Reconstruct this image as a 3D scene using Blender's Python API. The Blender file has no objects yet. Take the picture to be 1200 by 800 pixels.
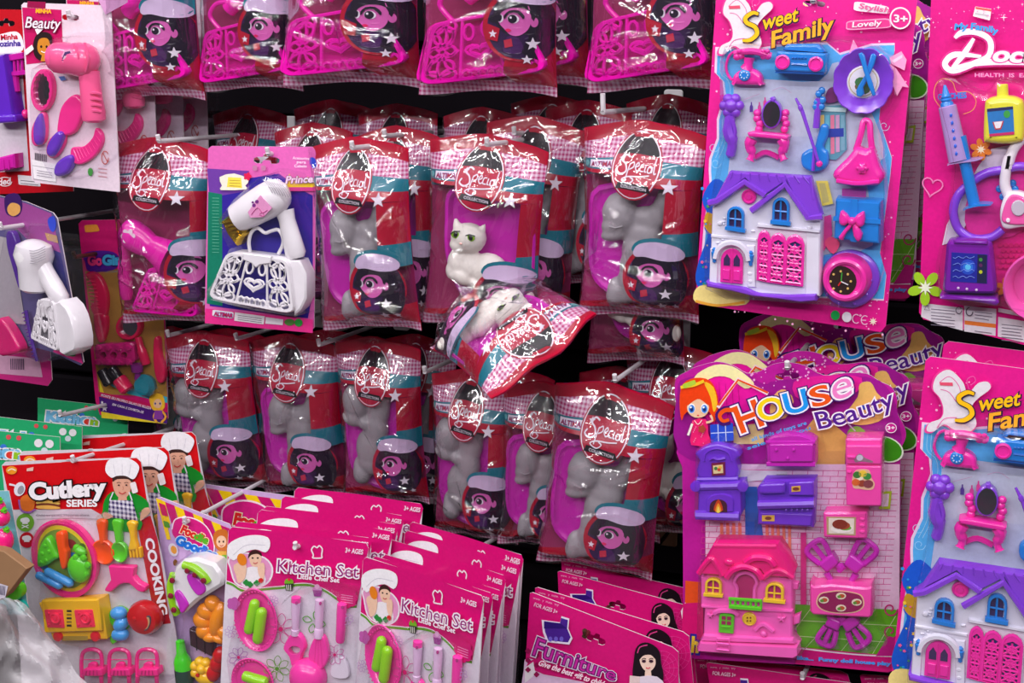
import bpy, bmesh, math, random
from mathutils import Vector, Matrix, noise
from mathutils.geometry import tessellate_polygon

C = bpy.context.scene.collection
SC = bpy.context.scene
R = math.radians

# ---------------------------------------------------------------- camera
F = 1700.0                      # focal length in pixels of a 1200 px wide frame
YAW, PITCH = R(20), R(13)
FWD = Vector((-math.sin(YAW) * math.cos(PITCH), math.cos(YAW) * math.cos(PITCH), -math.sin(PITCH)))
RIGHT = Vector((math.cos(YAW), math.sin(YAW), 0))
UP = RIGHT.cross(FWD)
CAM = Vector((0, -0.25, 1.3)) - 1.7 * FWD
cd = bpy.data.cameras.new('camera')
cd.sensor_width = 36.0
cd.lens = 36.0 * F / 1200
cd.clip_start = 0.05
co = bpy.data.objects.new('camera', cd)
C.objects.link(co)
co.matrix_world = Matrix(((RIGHT.x, UP.x, -FWD.x, CAM.x), (RIGHT.y, UP.y, -FWD.y, CAM.y), (RIGHT.z, UP.z, -FWD.z, CAM.z), (0, 0, 0, 1)))
SC.camera = co

# ---------------------------------------------------------------- world, lamps, exposure
w = bpy.data.worlds.new('shop')
SC.world = w
w.use_nodes = True
w.node_tree.nodes['Background'].inputs[0].default_value = (0.62, 0.50, 0.62, 1)
w.node_tree.nodes['Background'].inputs[1].default_value = 0.07
SC.view_settings.view_transform = 'Standard'
SC.view_settings.look = 'None'
SC.view_settings.gamma = 1
SC.view_settings.exposure = -0.18
SC.cycles.transparent_max_bounces = 24
SC.cycles.max_bounces = 5


def tube_lamp(x, y, z, length, power, col=(1, 0.97, 0.98), wid=0.09, tilt=20):
    d = bpy.data.lights.new('ceiling_tube', 'AREA')
    d.shape = 'RECTANGLE'
    d.size, d.size_y = length, wid
    d.energy = power
    d.color = col
    o = bpy.data.objects.new('ceiling_tube', d)
    C.objects.link(o)
    o.location = (x, y, z)
    o.rotation_euler = (R(tilt), 0, 0)


for x_ in (-1.5, 0.0, 1.5):
    tube_lamp(x_, -0.95, 2.75, 1.25, 14, wid=0.04, tilt=12)
    tube_lamp(x_, -2.0, 2.75, 1.25, 12, wid=0.04, tilt=30)
    tube_lamp(x_, -3.2, 2.75, 1.25, 25, wid=0.04, tilt=45)


def ray(x, y):
    return (FWD + RIGHT * ((x - 600) / F) - UP * ((y - 400) / F))


def hit(x, y, Y):
    d = ray(x, y)
    return CAM + d * ((Y - CAM.y) / d.y)


# ---------------------------------------------------------------- materials
MATS = {}


def lin(c):
    return tuple(((v / 255 + 0.055) / 1.055) ** 2.4 if v > 10 else v / 255 / 12.92 for v in c)


def M(rgb, kind='plastic'):
    """kind: plastic, print (laminated card), film, clear plastic tint, metal, foil ..."""
    key = (rgb, kind)
    if key in MATS:
        return MATS[key]
    m = bpy.data.materials.new('%s_%02x%02x%02x' % ((kind,) + tuple(rgb)))
    MATS[key] = m
    m.use_nodes = True
    nt = m.node_tree
    b = nt.nodes['Principled BSDF']
    c = lin(rgb) + (1,)
    m.diffuse_color = c
    tc = nt.nodes.new('ShaderNodeTexCoord')
    nz = nt.nodes.new('ShaderNodeTexNoise')
    nz.inputs['Scale'].default_value = {'plastic': 40, 'print': 300}.get(kind, 60)
    nt.links.new(tc.outputs['Object'], nz.inputs['Vector'])
    mix = nt.nodes.new('ShaderNodeMixRGB')
    mix.blend_type = 'MULTIPLY'
    mix.inputs[1].default_value = c
    mp = nt.nodes.new('ShaderNodeMapRange')
    mp.inputs[3].default_value = 0.88
    mp.inputs[4].default_value = 1.1
    nt.links.new(nz.outputs['Fac'], mp.inputs[0])
    nt.links.new(mp.outputs[0], mix.inputs[2])
    mix.inputs[0].default_value = 1
    nt.links.new(mix.outputs[0], b.inputs['Base Color'])
    b.inputs['Roughness'].default_value = {'plastic': 0.25, 'print': 0.38, 'metal': 0.32, 'foil': 0.18, 'matte': 0.75, 'bagprint': 0.3, 'soft': 0.38}.get(kind, 0.4)
    if kind == 'plastic':
        b.inputs['Coat Weight'].default_value = 0.35
        b.inputs['Coat Roughness'].default_value = 0.12
        b.inputs['Subsurface Weight'].default_value = 0.0
    if kind == 'dark':
        b.inputs['Specular IOR Level'].default_value = 0.1
        b.inputs['Roughness'].default_value = 0.8
    if kind == 'print':
        b.inputs['Specular IOR Level'].default_value = 0.35
    if kind in ('metal', 'foil'):
        b.inputs['Metallic'].default_value = 0.9
    if kind == 'tint':                       # see-through coloured plastic
        b.inputs['Roughness'].default_value = 0.22
        b.inputs['Alpha'].default_value = 0.8
    if kind == 'haze':
        b.inputs['Roughness'].default_value = 0.2
        b.inputs['Alpha'].default_value = 0.3
    return m


def film_mat(name, gloss, rough, bump, milk):
    m = bpy.data.materials.new(name)
    m.use_nodes = True
    nt = m.node_tree
    nt.nodes.clear()
    out = nt.nodes.new('ShaderNodeOutputMaterial')
    tr = nt.nodes.new('ShaderNodeBsdfTransparent')
    tr.inputs[0].default_value = (0.97, 0.96, 0.98, 1)
    gl = nt.nodes.new('ShaderNodeBsdfGlossy')
    gl.inputs['Roughness'].default_value = rough
    df = nt.nodes.new('ShaderNodeBsdfDiffuse')
    df.inputs[0].default_value = (0.8, 0.76, 0.8, 1)
    fr = nt.nodes.new('ShaderNodeLayerWeight')      # symmetric facing term: no total reflection from inside
    fr.inputs['Blend'].default_value = 0.5
    pw = nt.nodes.new('ShaderNodeMath')
    pw.operation = 'POWER'
    pw.inputs[1].default_value = 4.0
    nt.links.new(fr.outputs['Facing'], pw.inputs[0])
    mu = nt.nodes.new('ShaderNodeMath')
    mu.operation = 'MULTIPLY_ADD'
    mu.inputs[1].default_value = 0.55 * gloss
    mu.inputs[2].default_value = 0.045 * gloss
    mu.use_clamp = True
    nt.links.new(pw.outputs[0], mu.inputs[0])
    m0 = nt.nodes.new('ShaderNodeMixShader')
    m0.inputs[0].default_value = milk
    m1 = nt.nodes.new('ShaderNodeMixShader')
    nt.links.new(tr.outputs[0], m0.inputs[1])
    nt.links.new(df.outputs[0], m0.inputs[2])
    nt.links.new(mu.outputs[0], m1.inputs[0])
    nt.links.new(m0.outputs[0], m1.inputs[1])
    nt.links.new(gl.outputs[0], m1.inputs[2])
    if bump:
        tc = nt.nodes.new('ShaderNodeTexCoord')
        nz = nt.nodes.new('ShaderNodeTexNoise')
        nz.inputs['Scale'].default_value = 38
        nz.inputs['Detail'].default_value = 2
        nz.inputs['Distortion'].default_value = 1.5
        bp = nt.nodes.new('ShaderNodeBump')
        bp.inputs['Strength'].default_value = bump
        bp.inputs['Distance'].default_value = 0.01
        mpg = nt.nodes.new('ShaderNodeMapping')
        mpg.inputs['Scale'].default_value = (1.0, 1.0, 0.4)
        mpg.inputs['Rotation'].default_value = (0, 0.4, 0)
        nt.links.new(tc.outputs['Object'], mpg.inputs['Vector'])
        nt.links.new(mpg.outputs[0], nz.inputs['Vector'])
        nt.links.new(nz.outputs['Fac'], bp.inputs['Height'])
        nt.links.new(bp.outputs[0], gl.inputs['Normal'])
        nt.links.new(bp.outputs[0], fr.inputs['Normal'])
    nt.links.new(m1.outputs[0], out.inputs[0])
    return m


FILM = film_mat('bag_film', 2.6, 0.06, 0.22, 0.012)
BLISTER = film_mat('blister_film', 0.9, 0.10, 0.12, 0.01)
POLY = film_mat('poly_bag_film', 0.8, 0.3, 0.1, 0.42)


def checker(name, a, b, sx):
    m = bpy.data.materials.new(name)
    m.use_nodes = True
    nt = m.node_tree
    bs = nt.nodes['Principled BSDF']
    tc = nt.nodes.new('ShaderNodeTexCoord')
    sp = nt.nodes.new('ShaderNodeSeparateXYZ')
    nt.links.new(tc.outputs['Object'], sp.inputs[0])
    outs = []
    for ax in ('X', 'Z'):
        f = nt.nodes.new('ShaderNodeMath')
        f.operation = 'MULTIPLY'
        f.inputs[1].default_value = 1 / sx
        nt.links.new(sp.outputs[ax], f.inputs[0])
        g = nt.nodes.new('ShaderNodeMath')
        g.operation = 'FRACT'
        nt.links.new(f.outputs[0], g.inputs[0])
        h = nt.nodes.new('ShaderNodeMath')
        h.operation = 'GREATER_THAN'
        h.inputs[1].default_value = 0.5
        nt.links.new(g.outputs[0], h.inputs[0])
        outs.append(h)
    ad = nt.nodes.new('ShaderNodeMath')
    ad.operation = 'ADD'
    nt.links.new(outs[0].outputs[0], ad.inputs[0])
    nt.links.new(outs[1].outputs[0], ad.inputs[1])
    hf = nt.nodes.new('ShaderNodeMath')
    hf.operation = 'MULTIPLY'
    hf.inputs[1].default_value = 0.5
    nt.links.new(ad.outputs[0], hf.inputs[0])
    mx = nt.nodes.new('ShaderNodeMixRGB')
    mx.inputs[1].default_value = lin(a) + (1,)
    mx.inputs[2].default_value = lin(b) + (1,)
    nt.links.new(hf.outputs[0], mx.inputs[0])
    nt.links.new(mx.outputs[0], bs.inputs['Base Color'])
    bs.inputs['Roughness'].default_value = 0.3
    return m


GING = checker('gingham_print', (228, 196, 220), (186, 48, 118), 0.0052)
APRON = checker('apron_print', (225, 220, 235), (50, 30, 95), 0.006)
MIRROR = bpy.data.materials.new('toy_mirror')
MIRROR.use_nodes = True
MIRROR.node_tree.nodes['Principled BSDF'].inputs['Metallic'].default_value = 1
MIRROR.node_tree.nodes['Principled BSDF'].inputs['Roughness'].default_value = 0.12
MIRROR.node_tree.nodes['Principled BSDF'].inputs['Base Color'].default_value = (0.55, 0.6, 0.66, 1)

# ---------------------------------------------------------------- helpers


def tag(o, label=None, cat=None, group=None, kind=None):
    for k, v in (('label', label), ('category', cat), ('group', group), ('kind', kind)):
        if v:
            o[k] = v
    return o


def cr(pts, n=6, closed=False):
    """smooth curve through points of any dimension"""
    out = []
    N = len(pts)
    P = [Vector(p) for p in pts]
    rng = range(N if closed else N - 1)
    for i in rng:
        if closed:
            a, b, c, d = P[i - 1], P[i], P[(i + 1) % N], P[(i + 2) % N]
        else:
            a, b, c, d = P[max(i - 1, 0)], P[i], P[i + 1], P[min(i + 2, N - 1)]
        for k in range(n):
            t = k / n
            out.append(0.5 * ((2 * b) + (c - a) * t + (2 * a - 5 * b + 4 * c - d) * t * t + (3 * b - a - 3 * c + d) * t ** 3))
    if not closed:
        out.append(P[-1])
    return [tuple(p) for p in out]


def ell(cx, cy, rx, ry, n=24, rot=0, a0=0, a1=360):
    o = []
    c, s = math.cos(R(rot)), math.sin(R(rot))
    full = abs(a1 - a0) >= 360
    for i in range(n if full else n + 1):
        a = R(a0 + (a1 - a0) * i / n)
        x, y = rx * math.cos(a), ry * math.sin(a)
        o.append((cx + x * c - y * s, cy + x * s + y * c))
    return o


def rrect(x0, y0, x1, y1, r, n=4):
    r = min(r, abs(x1 - x0) / 2, abs(y1 - y0) / 2)
    o = []
    for cx, cy, a in ((x1 - r, y0 + r, -90), (x1 - r, y1 - r, 0), (x0 + r, y1 - r, 90), (x0 + r, y0 + r, 180)):
        for i in range(n + 1):
            t = R(a + 90 * i / n)
            o.append((cx + r * math.cos(t), cy + r * math.sin(t)))
    return o


def rquad(q, r=0.12, n=3):
    """quad (4 px corners) with rounded corners; r as a share of the sides"""
    o = []
    for i in range(4):
        p, a, b = Vector(q[i]), Vector(q[i - 1]), Vector(q[(i + 1) % 4])
        s, e = p.lerp(a, r), p.lerp(b, r)
        for k in range(n + 1):
            t = k / n
            o.append(tuple(s.lerp(p, t).lerp(p.lerp(e, t), t)))
    return o


def star(cx, cy, r, n=5, rot=-90, inner=0.42):
    return [(cx + (r if i % 2 == 0 else r * inner) * math.cos(R(rot + 180 * i / n)), cy + (r if i % 2 == 0 else r * inner) * math.sin(R(rot + 180 * i / n))) for i in range(2 * n)]


def heart(cx, cy, s, n=22, rot=0):
    o = []
    for i in range(n):
        t = 2 * math.pi * i / n
        x = 16 * math.sin(t) ** 3
        y = -(13 * math.cos(t) - 5 * math.cos(2 * t) - 2 * math.cos(3 * t) - math.cos(4 * t))
        x, y = x * s / 16, y * s / 16
        o.append((cx + x * math.cos(R(rot)) - y * math.sin(R(rot)), cy + x * math.sin(R(rot)) + y * math.cos(R(rot))))
    return o


def flower(cx, cy, r, petals=5, n=40, depth=0.35, rot=0):
    return [(cx + r * (1 - depth + depth * abs(math.cos(petals * t / 2 + R(rot)))) * math.cos(t), cy + r * (1 - depth + depth * abs(math.cos(petals * t / 2 + R(rot)))) * math.sin(t)) for t in (2 * math.pi * i / n for i in range(n))]


def area2(p):
    return sum(p[i - 1][0] * p[i][1] - p[i][0] * p[i - 1][1] for i in range(len(p))) / 2


def inset(p, d):
    """shrink a counter-clockwise outline by d"""
    n = len(p)
    o = []
    for i in range(n):
        a, b, c = Vector(p[i - 1]), Vector(p[i]), Vector(p[(i + 1) % n])
        e1, e2 = (b - a), (c - b)
        if e1.length < 1e-9 or e2.length < 1e-9:
            o.append(tuple(b))
            continue
        e1.normalize()
        e2.normalize()
        n1, n2 = Vector((-e1.y, e1.x)), Vector((-e2.y, e2.x))
        m = n1 + n2
        if m.length < 0.2:
            m = n1
        m.normalize()
        k = d / max(0.45, m.dot(n1))
        o.append((b.x + m.x * k, b.y + m.y * k))
    return o


_txt = {}


def glyphs(s, off=0.0, res=None):
    res = res or (5 if len(s) < 9 else 2)
    key = (s, off)
    if key not in _txt:
        cu = bpy.data.curves.new('t', 'FONT')
        cu.body = s
        cu.size = 1
        cu.offset = off
        cu.resolution_u = res
        ob = bpy.data.objects.new('t', cu)
        C.objects.link(ob)
        dg = bpy.context.evaluated_depsgraph_get()
        me = bpy.data.meshes.new_from_object(ob.evaluated_get(dg))
        vs = [(v.co.x, v.co.y) for v in me.vertices]
        fs = [tuple(p.vertices) for p in me.polygons]
        bpy.data.objects.remove(ob)
        bpy.data.curves.remove(cu)
        bpy.data.meshes.remove(me)
        _txt[key] = (vs, fs)
    return _txt[key]


def gbounds(s):
    vs, _ = glyphs(s)
    return min(v[0] for v in vs), max(v[0] for v in vs)


CAPH = max(v[1] for v in glyphs('H')[0])


class Pack:
    """a hanging package: an Empty whose local x runs right, z up and -y towards the shopper"""

    def __init__(s, name, label, cat, group, x, y, Y, roll=0, yaw=0, pitch=0):
        s.root = bpy.data.objects.new(name, None)
        s.root.empty_display_size = 0.03
        C.objects.link(s.root)
        tag(s.root, label, cat, group)
        s.Mw = Matrix.Translation(hit(x, y, Y)) @ Matrix.Rotation(R(yaw), 4, 'Z') @ Matrix.Rotation(R(pitch), 4, 'X') @ Matrix.Rotation(R(roll), 4, 'Y')
        s.root.matrix_world = s.Mw
        s.inv = s.Mw.inverted()
        s.o = s.inv @ CAM
        a, b = s.loc(x, y), s.loc(x + 20, y)
        c = s.loc(x, y + 20)
        s.k = ((Vector(a) - Vector(b)).length + (Vector(a) - Vector(c)).length) / 40
        s.hz = 0.0016

    def loc(s, x, y, h=0.0):
        d = s.inv.to_3x3() @ ray(x, y)
        t = (-h - s.o.y) / d.y
        q = s.o + d * t
        return (q.x, q.z)

    def step(s):
        s.hz += 0.00009
        return s.hz


class MB:
    def __init__(s, P=None):
        s.P = P
        s.k = P.k if P else 1.0
        s.v, s.f, s.m, s.mats = [], [], [], []

    def mi(s, mat):
        if mat not in s.mats:
            s.mats.append(mat)
        return s.mats.index(mat)

    def L(s, pts, h=0.0):
        if s.P is None:
            return [(p[0], p[1]) for p in pts]
        return [s.P.loc(p[0], p[1], h) for p in pts]

    def face(s, idx, mi):
        s.f.append(idx)
        s.m.append(mi)

    def fill(s, loops, h, mat, flip=False):
        """flat fill of outlines in local (u, v); the first is the outer one"""
        base = len(s.v)
        for lp in loops:
            s.v += [(p[0], -h, p[1]) for p in lp]
        mi = s.mi(mat)
        vv = s.v[base:]
        for t in tessellate_polygon([[Vector((p[0], p[1], 0)) for p in lp] for lp in loops]):
            a, b, c = t
            ar = (vv[b][0] - vv[a][0]) * (vv[c][2] - vv[a][2]) - (vv[c][0] - vv[a][0]) * (vv[b][2] - vv[a][2])
            if (ar < 0) != flip:
                a, b, c = c, b, a
            s.face((base + a, base + b, base + c), mi)

    def flat(s, pts, mat, h=None):
        """a printed shape lying on the card"""
        if h is None:
            h = s.P.step()
        s.fill([s.L(pts, h)], h, mat)
        return h

    def slab(s, pts, levels, mat, local=False, back=True, holes=(), top=True, side_mat=None):
        """outline extruded through levels [(height, inset in m)]"""
        p0 = list(pts) if local else s.L(pts, levels[-1][0])
        if area2(p0) < 0:
            p0.reverse()
        mi = s.mi(mat)
        ms = s.mi(side_mat) if side_mat else mi
        rings = []
        for h, d in levels:
            q = inset(p0, d) if d else p0
            b = len(s.v)
            s.v += [(a[0], -h, a[1]) for a in q]
            rings.append((b, q))
        n = len(p0)
        for (b0, _), (b1, _) in zip(rings, rings[1:]):
            for i in range(n):
                j = (i + 1) % n
                s.face((b0 + i, b0 + j, b1 + j, b1 + i), ms)
        hl = []
        for ho in holes:
            q = list(ho) if local else s.L(ho, levels[-1][0])
            if area2(q) < 0:
                q.reverse()
            hl.append(q)
            b = len(s.v)
            n2 = len(q)
            s.v += [(a[0], -levels[0][0], a[1]) for a in q] + [(a[0], -levels[-1][0], a[1]) for a in q]
            for i in range(n2):
                j = (i + 1) % n2
                s.face((b + j, b + i, b + n2 + i, b + n2 + j), ms)
        if top:
            s.fill([rings[-1][1]] + hl, levels[-1][0], mat)
        if back:
            s.fill([rings[0][1]] + hl, levels[0][0], mat, True)

    def puff(s, pts, h0, h1, r, mat, local=False, back=True):
        s.slab(pts, [(h0, 0), (h1 - r, 0), (h1 - 0.62 * r, 0.08 * r), (h1 - 0.3 * r, 0.3 * r), (h1 - 0.08 * r, 0.62 * r), (h1, r)], mat, local, back)

    def tube(s, pts, r, mat, n=7, closed=False, local3=False, cap=True):
        """pts (x, y, h) in px + metres of height (or local (u, h, v) triples); r in metres or a list"""
        if local3:
            P = [Vector((p[0], -p[1], p[2])) for p in pts]
        else:
            P = []
            for p in pts:
                q = s.L([p], p[2])[0]
                P.append(Vector((q[0], -p[2], q[1])))
        N = len(P)
        rr = r if isinstance(r, (list, tuple)) else [r] * N
        mi = s.mi(mat)
        b = len(s.v)
        ref = Vector((0, -1, 0))
        for i in range(N):
            if closed:
                t = P[(i + 1) % N] - P[i - 1]
            else:
                t = P[min(i + 1, N - 1)] - P[max(i - 1, 0)]
            if t.length < 1e-9:
                t = Vector((1, 0, 0))
            t.normalize()
            rf = ref if abs(t.dot(ref)) < 0.95 else Vector((0, 0, 1))
            a = t.cross(rf).normalized()
            c = a.cross(t)
            for k in range(n):
                th = 2 * math.pi * k / n
                s.v.append(tuple(P[i] + (a * math.cos(th) + c * math.sin(th)) * rr[i]))
        for i in range(N if closed else N - 1):
            j = (i + 1) % N
            for k in range(n):
                l = (k + 1) % n
                s.face((b + i * n + k, b + j * n + k, b + j * n + l, b + i * n + l), mi)
        if cap and not closed:
            s.face(tuple(b + k for k in range(n)), mi)
            s.face(tuple(b + (N - 1) * n + k for k in range(n - 1, -1, -1)), mi)

    def lathe(s, x, y, prof, mat, n=28, mats=None, local=False, sx=1.0, sv=1.0, wave=None):
        """revolved about the axis that faces the shopper; prof [(radius m, height m)]"""
        c = (x, y) if local else s.L([(x, y)], max(q[1] for q in prof))[0]
        b = len(s.v)
        rk = 1.0 if local else s.k * 1000
        for r, h in prof:
            r *= rk
            for k in range(n):
                a = 2 * math.pi * k / n
                q = r * (wave(a, r / rk) if wave else 1)
                s.v.append((c[0] + q * sx * math.cos(a), -h, c[1] + q * sv * math.sin(a)))
        for i in range(len(prof) - 1):
            mi = s.mi(mats[i] if mats else mat)
            for k in range(n):
                l = (k + 1) % n
                s.face((b + i * n + k, b + i * n + l, b + (i + 1) * n + l, b + (i + 1) * n + k), mi)
        e = b + (len(prof) - 1) * n
        s.face(tuple(e + k for k in range(n)), s.mi(mats[-1] if mats else mat))

    def turn(s, p0, p1, prof, h, mat, n=16, flat=1.0, mats=None):
        """revolved about the line p0-p1 lying over the card at height h; prof [(t 0..1, radius px)]"""
        a = s.L([p0], h)[0]
        c = s.L([p1], h)[0]
        A, B = Vector((a[0], -h, a[1])), Vector((c[0], -h, c[1]))
        ax = (B - A)
        e = Vector((0, -1, 0))
        sd = ax.normalized().cross(e).normalized()
        b = len(s.v)
        for t, r in prof:
            o = A + ax * t
            for k in range(n):
                th = 2 * math.pi * k / n
                s.v.append(tuple(o + sd * (math.cos(th) * r * s.k) + e * (math.sin(th) * r * s.k * flat)))
        for i in range(len(prof) - 1):
            mi = s.mi(mats[i] if mats else mat)
            for k in range(n):
                l = (k + 1) % n
                s.face((b + i * n + k, b + (i + 1) * n + k, b + (i + 1) * n + l, b + i * n + l), mi)
        s.face(tuple(b + k for k in range(n)), s.mi(mats[0] if mats else mat))
        e2 = b + (len(prof) - 1) * n
        s.face(tuple(e2 + k for k in range(n - 1, -1, -1)), s.mi(mats[-1] if mats else mat))

    def ball(s, x, y, h, rx, rh, ry, mat, rot=0, n=14, local=False):
        """ellipsoid; radii in px (or metres if local)"""
        c = (x, y) if local else s.L([(x, y)], h)[0]
        k = 1 if local else s.k
        b = len(s.v)
        m = n // 2
        cs, sn = math.cos(R(-rot)), math.sin(R(-rot))
        for i in range(1, m):
            p = math.pi * i / m
            for j in range(n):
                a = 2 * math.pi * j / n
                u, v, hh = rx * k * math.sin(p) * math.cos(a), ry * k * math.sin(p) * math.sin(a), rh * k * math.cos(p)
                s.v.append((c[0] + u * cs - v * sn, -(h + hh), c[1] + u * sn + v * cs))
        t0, t1 = len(s.v), len(s.v) + 1
        s.v += [(c[0], -(h + rh * k), c[1]), (c[0], -(h - rh * k), c[1])]
        mi = s.mi(mat)
        for j in range(n):
            l = (j + 1) % n
            s.face((t0, b + j, b + l), mi)
            for i in range(m - 2):
                s.face((b + i * n + j, b + (i + 1) * n + j, b + (i + 1) * n + l, b + i * n + l), mi)
            s.face((t1, b + (m - 2) * n + l, b + (m - 2) * n + j), mi)

    def stroke(s, pts, wd, mat, h=None, closed=False, smooth=5):
        """flat printed ribbon along a curve; wd px (number or list per control point)"""
        if h is None:
            h = s.P.step()
        ws = wd if isinstance(wd, (list, tuple)) else [wd] * len(pts)
        q = cr([(p[0], p[1], w_) for p, w_ in zip(pts, ws)], smooth, closed)
        N = len(q)
        left, right = [], []
        for i in range(N):
            a, c = q[max(i - 1, 0)] if not closed else q[i - 1], q[min(i + 1, N - 1)] if not closed else q[(i + 1) % N]
            dx, dy = c[0] - a[0], c[1] - a[1]
            l = math.hypot(dx, dy) or 1
            nx, ny = -dy / l * q[i][2] / 2, dx / l * q[i][2] / 2
            left.append((q[i][0] + nx, q[i][1] + ny))
            right.append((q[i][0] - nx, q[i][1] - ny))
        A, B = s.L(left, h), s.L(right, h)
        b = len(s.v)
        s.v += [(p[0], -h, p[1]) for p in A] + [(p[0], -h, p[1]) for p in B]
        mi = s.mi(mat)
        for i in range(N if closed else N - 1):
            j = (i + 1) % N
            s.face((b + i, b + j, b + N + j, b + N + i), mi)

    def word(s, t, p0, p1, cap, mat, off=0.02, shear=0.0, arc=0.0, out=None, h=None, grow=0.0):
        """lettering on a baseline from p0 to p1 (px), cap height in px"""
        todo = []
        if out:
            for om, oo in (out if isinstance(out, list) else [out]):
                todo.append((om, oo))
        todo.append((mat, off))
        x0, x1 = gbounds(t)
        d = Vector((p1[0] - p0[0], p1[1] - p0[1]))
        Ln = d.length
        ex = d / Ln
        ey = Vector((ex.y, -ex.x))
        for mt, of in todo:
            hh = s.P.step() if h is None else h
            vs, fs = glyphs(t, of)
            q = []
            for x, y in vs:
                tt = (x - x0) / (x1 - x0)
                yy = y / CAPH * cap * (1 + grow * tt)
                xx = tt * Ln + shear * yy
                yy += arc * 4 * tt * (1 - tt)
                q.append((p0[0] + ex.x * xx + ey.x * yy, p0[1] + ex.y * xx + ey.y * yy))
            q = s.L(q, hh)
            b = len(s.v)
            s.v += [(p[0], -hh, p[1]) for p in q]
            mi = s.mi(mt)
            for f in fs:
                s.face(tuple(b + i for i in f), mi)

    def quadgrid(s, fn, nu, nv, mat):
        b = len(s.v)
        for j in range(nv + 1):
            for i in range(nu + 1):
                s.v.append(fn(i / nu, j / nv))
        mi = s.mi(mat)
        for j in range(nv):
            for i in range(nu):
                a = b + j * (nu + 1) + i
                s.face((a, a + nu + 1, a + nu + 2, a + 1), mi)

    def mesh(s, name, smooth=True):
        me = bpy.data.meshes.new(name)
        me.from_pydata(s.v, [], s.f)
        for m in s.mats:
            me.materials.append(m)
        me.polygons.foreach_set('material_index', s.m)
        if smooth:
            me.polygons.foreach_set('use_smooth', [True] * len(s.f))
            try:
                me.set_sharp_from_angle(angle=R(38))
            except Exception:
                pass
        me.update()
        return me

    def build(s, name, parent, smooth=True, label=None):
        par = parent.root if isinstance(parent, Pack) else parent
        o = bpy.data.objects.new(name, s.mesh(name, smooth))
        C.objects.link(o)
        if par is not None:
            o.parent = par
        if label:
            o['label'] = label
        return o


class TX:
    """lettering: every word becomes a part of its own"""

    def __init__(s, P):
        s.P, s.g, s.loose = P, [], None

    def word(s, *a, **k):
        m = MB(s.P)
        m.word(*a, **k)
        s.g.append(m)

    def _l(s):
        if s.loose is None:
            s.loose = MB(s.P)
            s.g.append(s.loose)
        return s.loose

    def stroke(s, *a, **k):
        s._l().stroke(*a, **k)

    def flat(s, *a, **k):
        s._l().flat(*a, **k)

    def build(s, name, parent, smooth=False):
        for m in s.g:
            m.build('lettering', parent, False)


def blob(name, parts, voxel, mat, parent, it=4):
    """union of local ellipsoids [(u, h, v, ru, rh, rv, rot)] as one smooth skin"""
    mb = MB()
    for p in parts:
        u, h, v, ru, rh, rv = p[:6]
        mb.ball(u, v, h, ru, rh, rv, mat, p[6] if len(p) > 6 else 0, 16, True)
    me = mb.mesh('tmp')
    o = bpy.data.objects.new('tmp', me)
    C.objects.link(o)
    rm = o.modifiers.new('r', 'REMESH')
    rm.mode = 'VOXEL'
    rm.voxel_size = voxel
    sm = o.modifiers.new('s', 'SMOOTH')
    sm.iterations = it
    sm.factor = 0.5
    dg = bpy.context.evaluated_depsgraph_get()
    m2 = bpy.data.meshes.new_from_object(o.evaluated_get(dg))
    bpy.data.objects.remove(o)
    bpy.data.meshes.remove(me)
    m2.name = name
    m2.materials.clear()
    m2.materials.append(mat)
    m2.polygons.foreach_set('use_smooth', [True] * len(m2.polygons))
    m2.polygons.foreach_set('material_index', [0] * len(m2.polygons))
    o = bpy.data.objects.new(name, m2)
    C.objects.link(o)
    o.parent = parent.root if isinstance(parent, Pack) else parent
    return o


def copy_tree(o, parent=None):
    c = o.copy()
    C.objects.link(c)
    if parent is not None:
        c.parent = parent
    for ch in list(o.children):
        copy_tree(ch, c)
    return c


def place(o, mw, label=None, group=None, depth=1.0):
    """depth < 1: a pack pressed flatter in its stack"""
    o.matrix_world = mw @ Matrix.Diagonal((1, depth, 1, 1))
    if label:
        o['label'] = label
    if group:
        o['group'] = group
    return o


def fit(P, pairs, Y, yaw=0, pitch=0):
    """matrix that carries two points of package P (px on P) to two px on the plane Y; prints the size ratio"""
    (a, a2), (b, b2) = pairs
    la, lb = Vector(P.loc(*a)), Vector(P.loc(*b))
    wa, wb = hit(a2[0], a2[1], Y), hit(b2[0], b2[1], Y)
    d1 = lb - la
    d2 = Vector((wb.x - wa.x, wb.z - wa.z))
    sc = d2.length / d1.length
    ang = -(math.atan2(d2.y, d2.x) - math.atan2(d1.y, d1.x))
    print('FIT', P.root.name, 'Y', Y, 'scale', round(sc, 3), 'roll', round(math.degrees(ang), 1))
    rot = Matrix.Rotation(R(yaw), 4, 'Z') @ Matrix.Rotation(R(pitch), 4, 'X') @ Matrix.Rotation(ang, 4, 'Y')
    mid = (la + lb) / 2
    wm = (wa + wb) / 2
    return Matrix.Translation(wm) @ rot @ Matrix.Scale(sc, 4) @ Matrix.Translation((-mid.x, 0, -mid.y))


def Z(ox, oy, s):
    """crop coordinates -> photograph coordinates"""
    def f(*a):
        if len(a) == 2 and not isinstance(a[0], (tuple, list)):
            return (ox + a[0] / s, oy + a[1] / s)
        pts = a[0] if len(a) == 1 and isinstance(a[0][0], (tuple, list)) else a
        return [(ox + p[0] / s, oy + p[1] / s) + tuple(p[2:]) for p in pts]
    return f


def shapes(P, items):
    """many printed shapes in one mesh builder"""
    mb = MB(P)
    for pts, mat in items:
        mb.flat(pts, mat)
    return mb


# colours
def pr(*c):
    return M(c, 'print')


def pl(*c):
    return M(c, 'plastic')


WHITE_P, BLACK_P = pr(238, 232, 240), pr(18, 14, 24)
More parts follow.
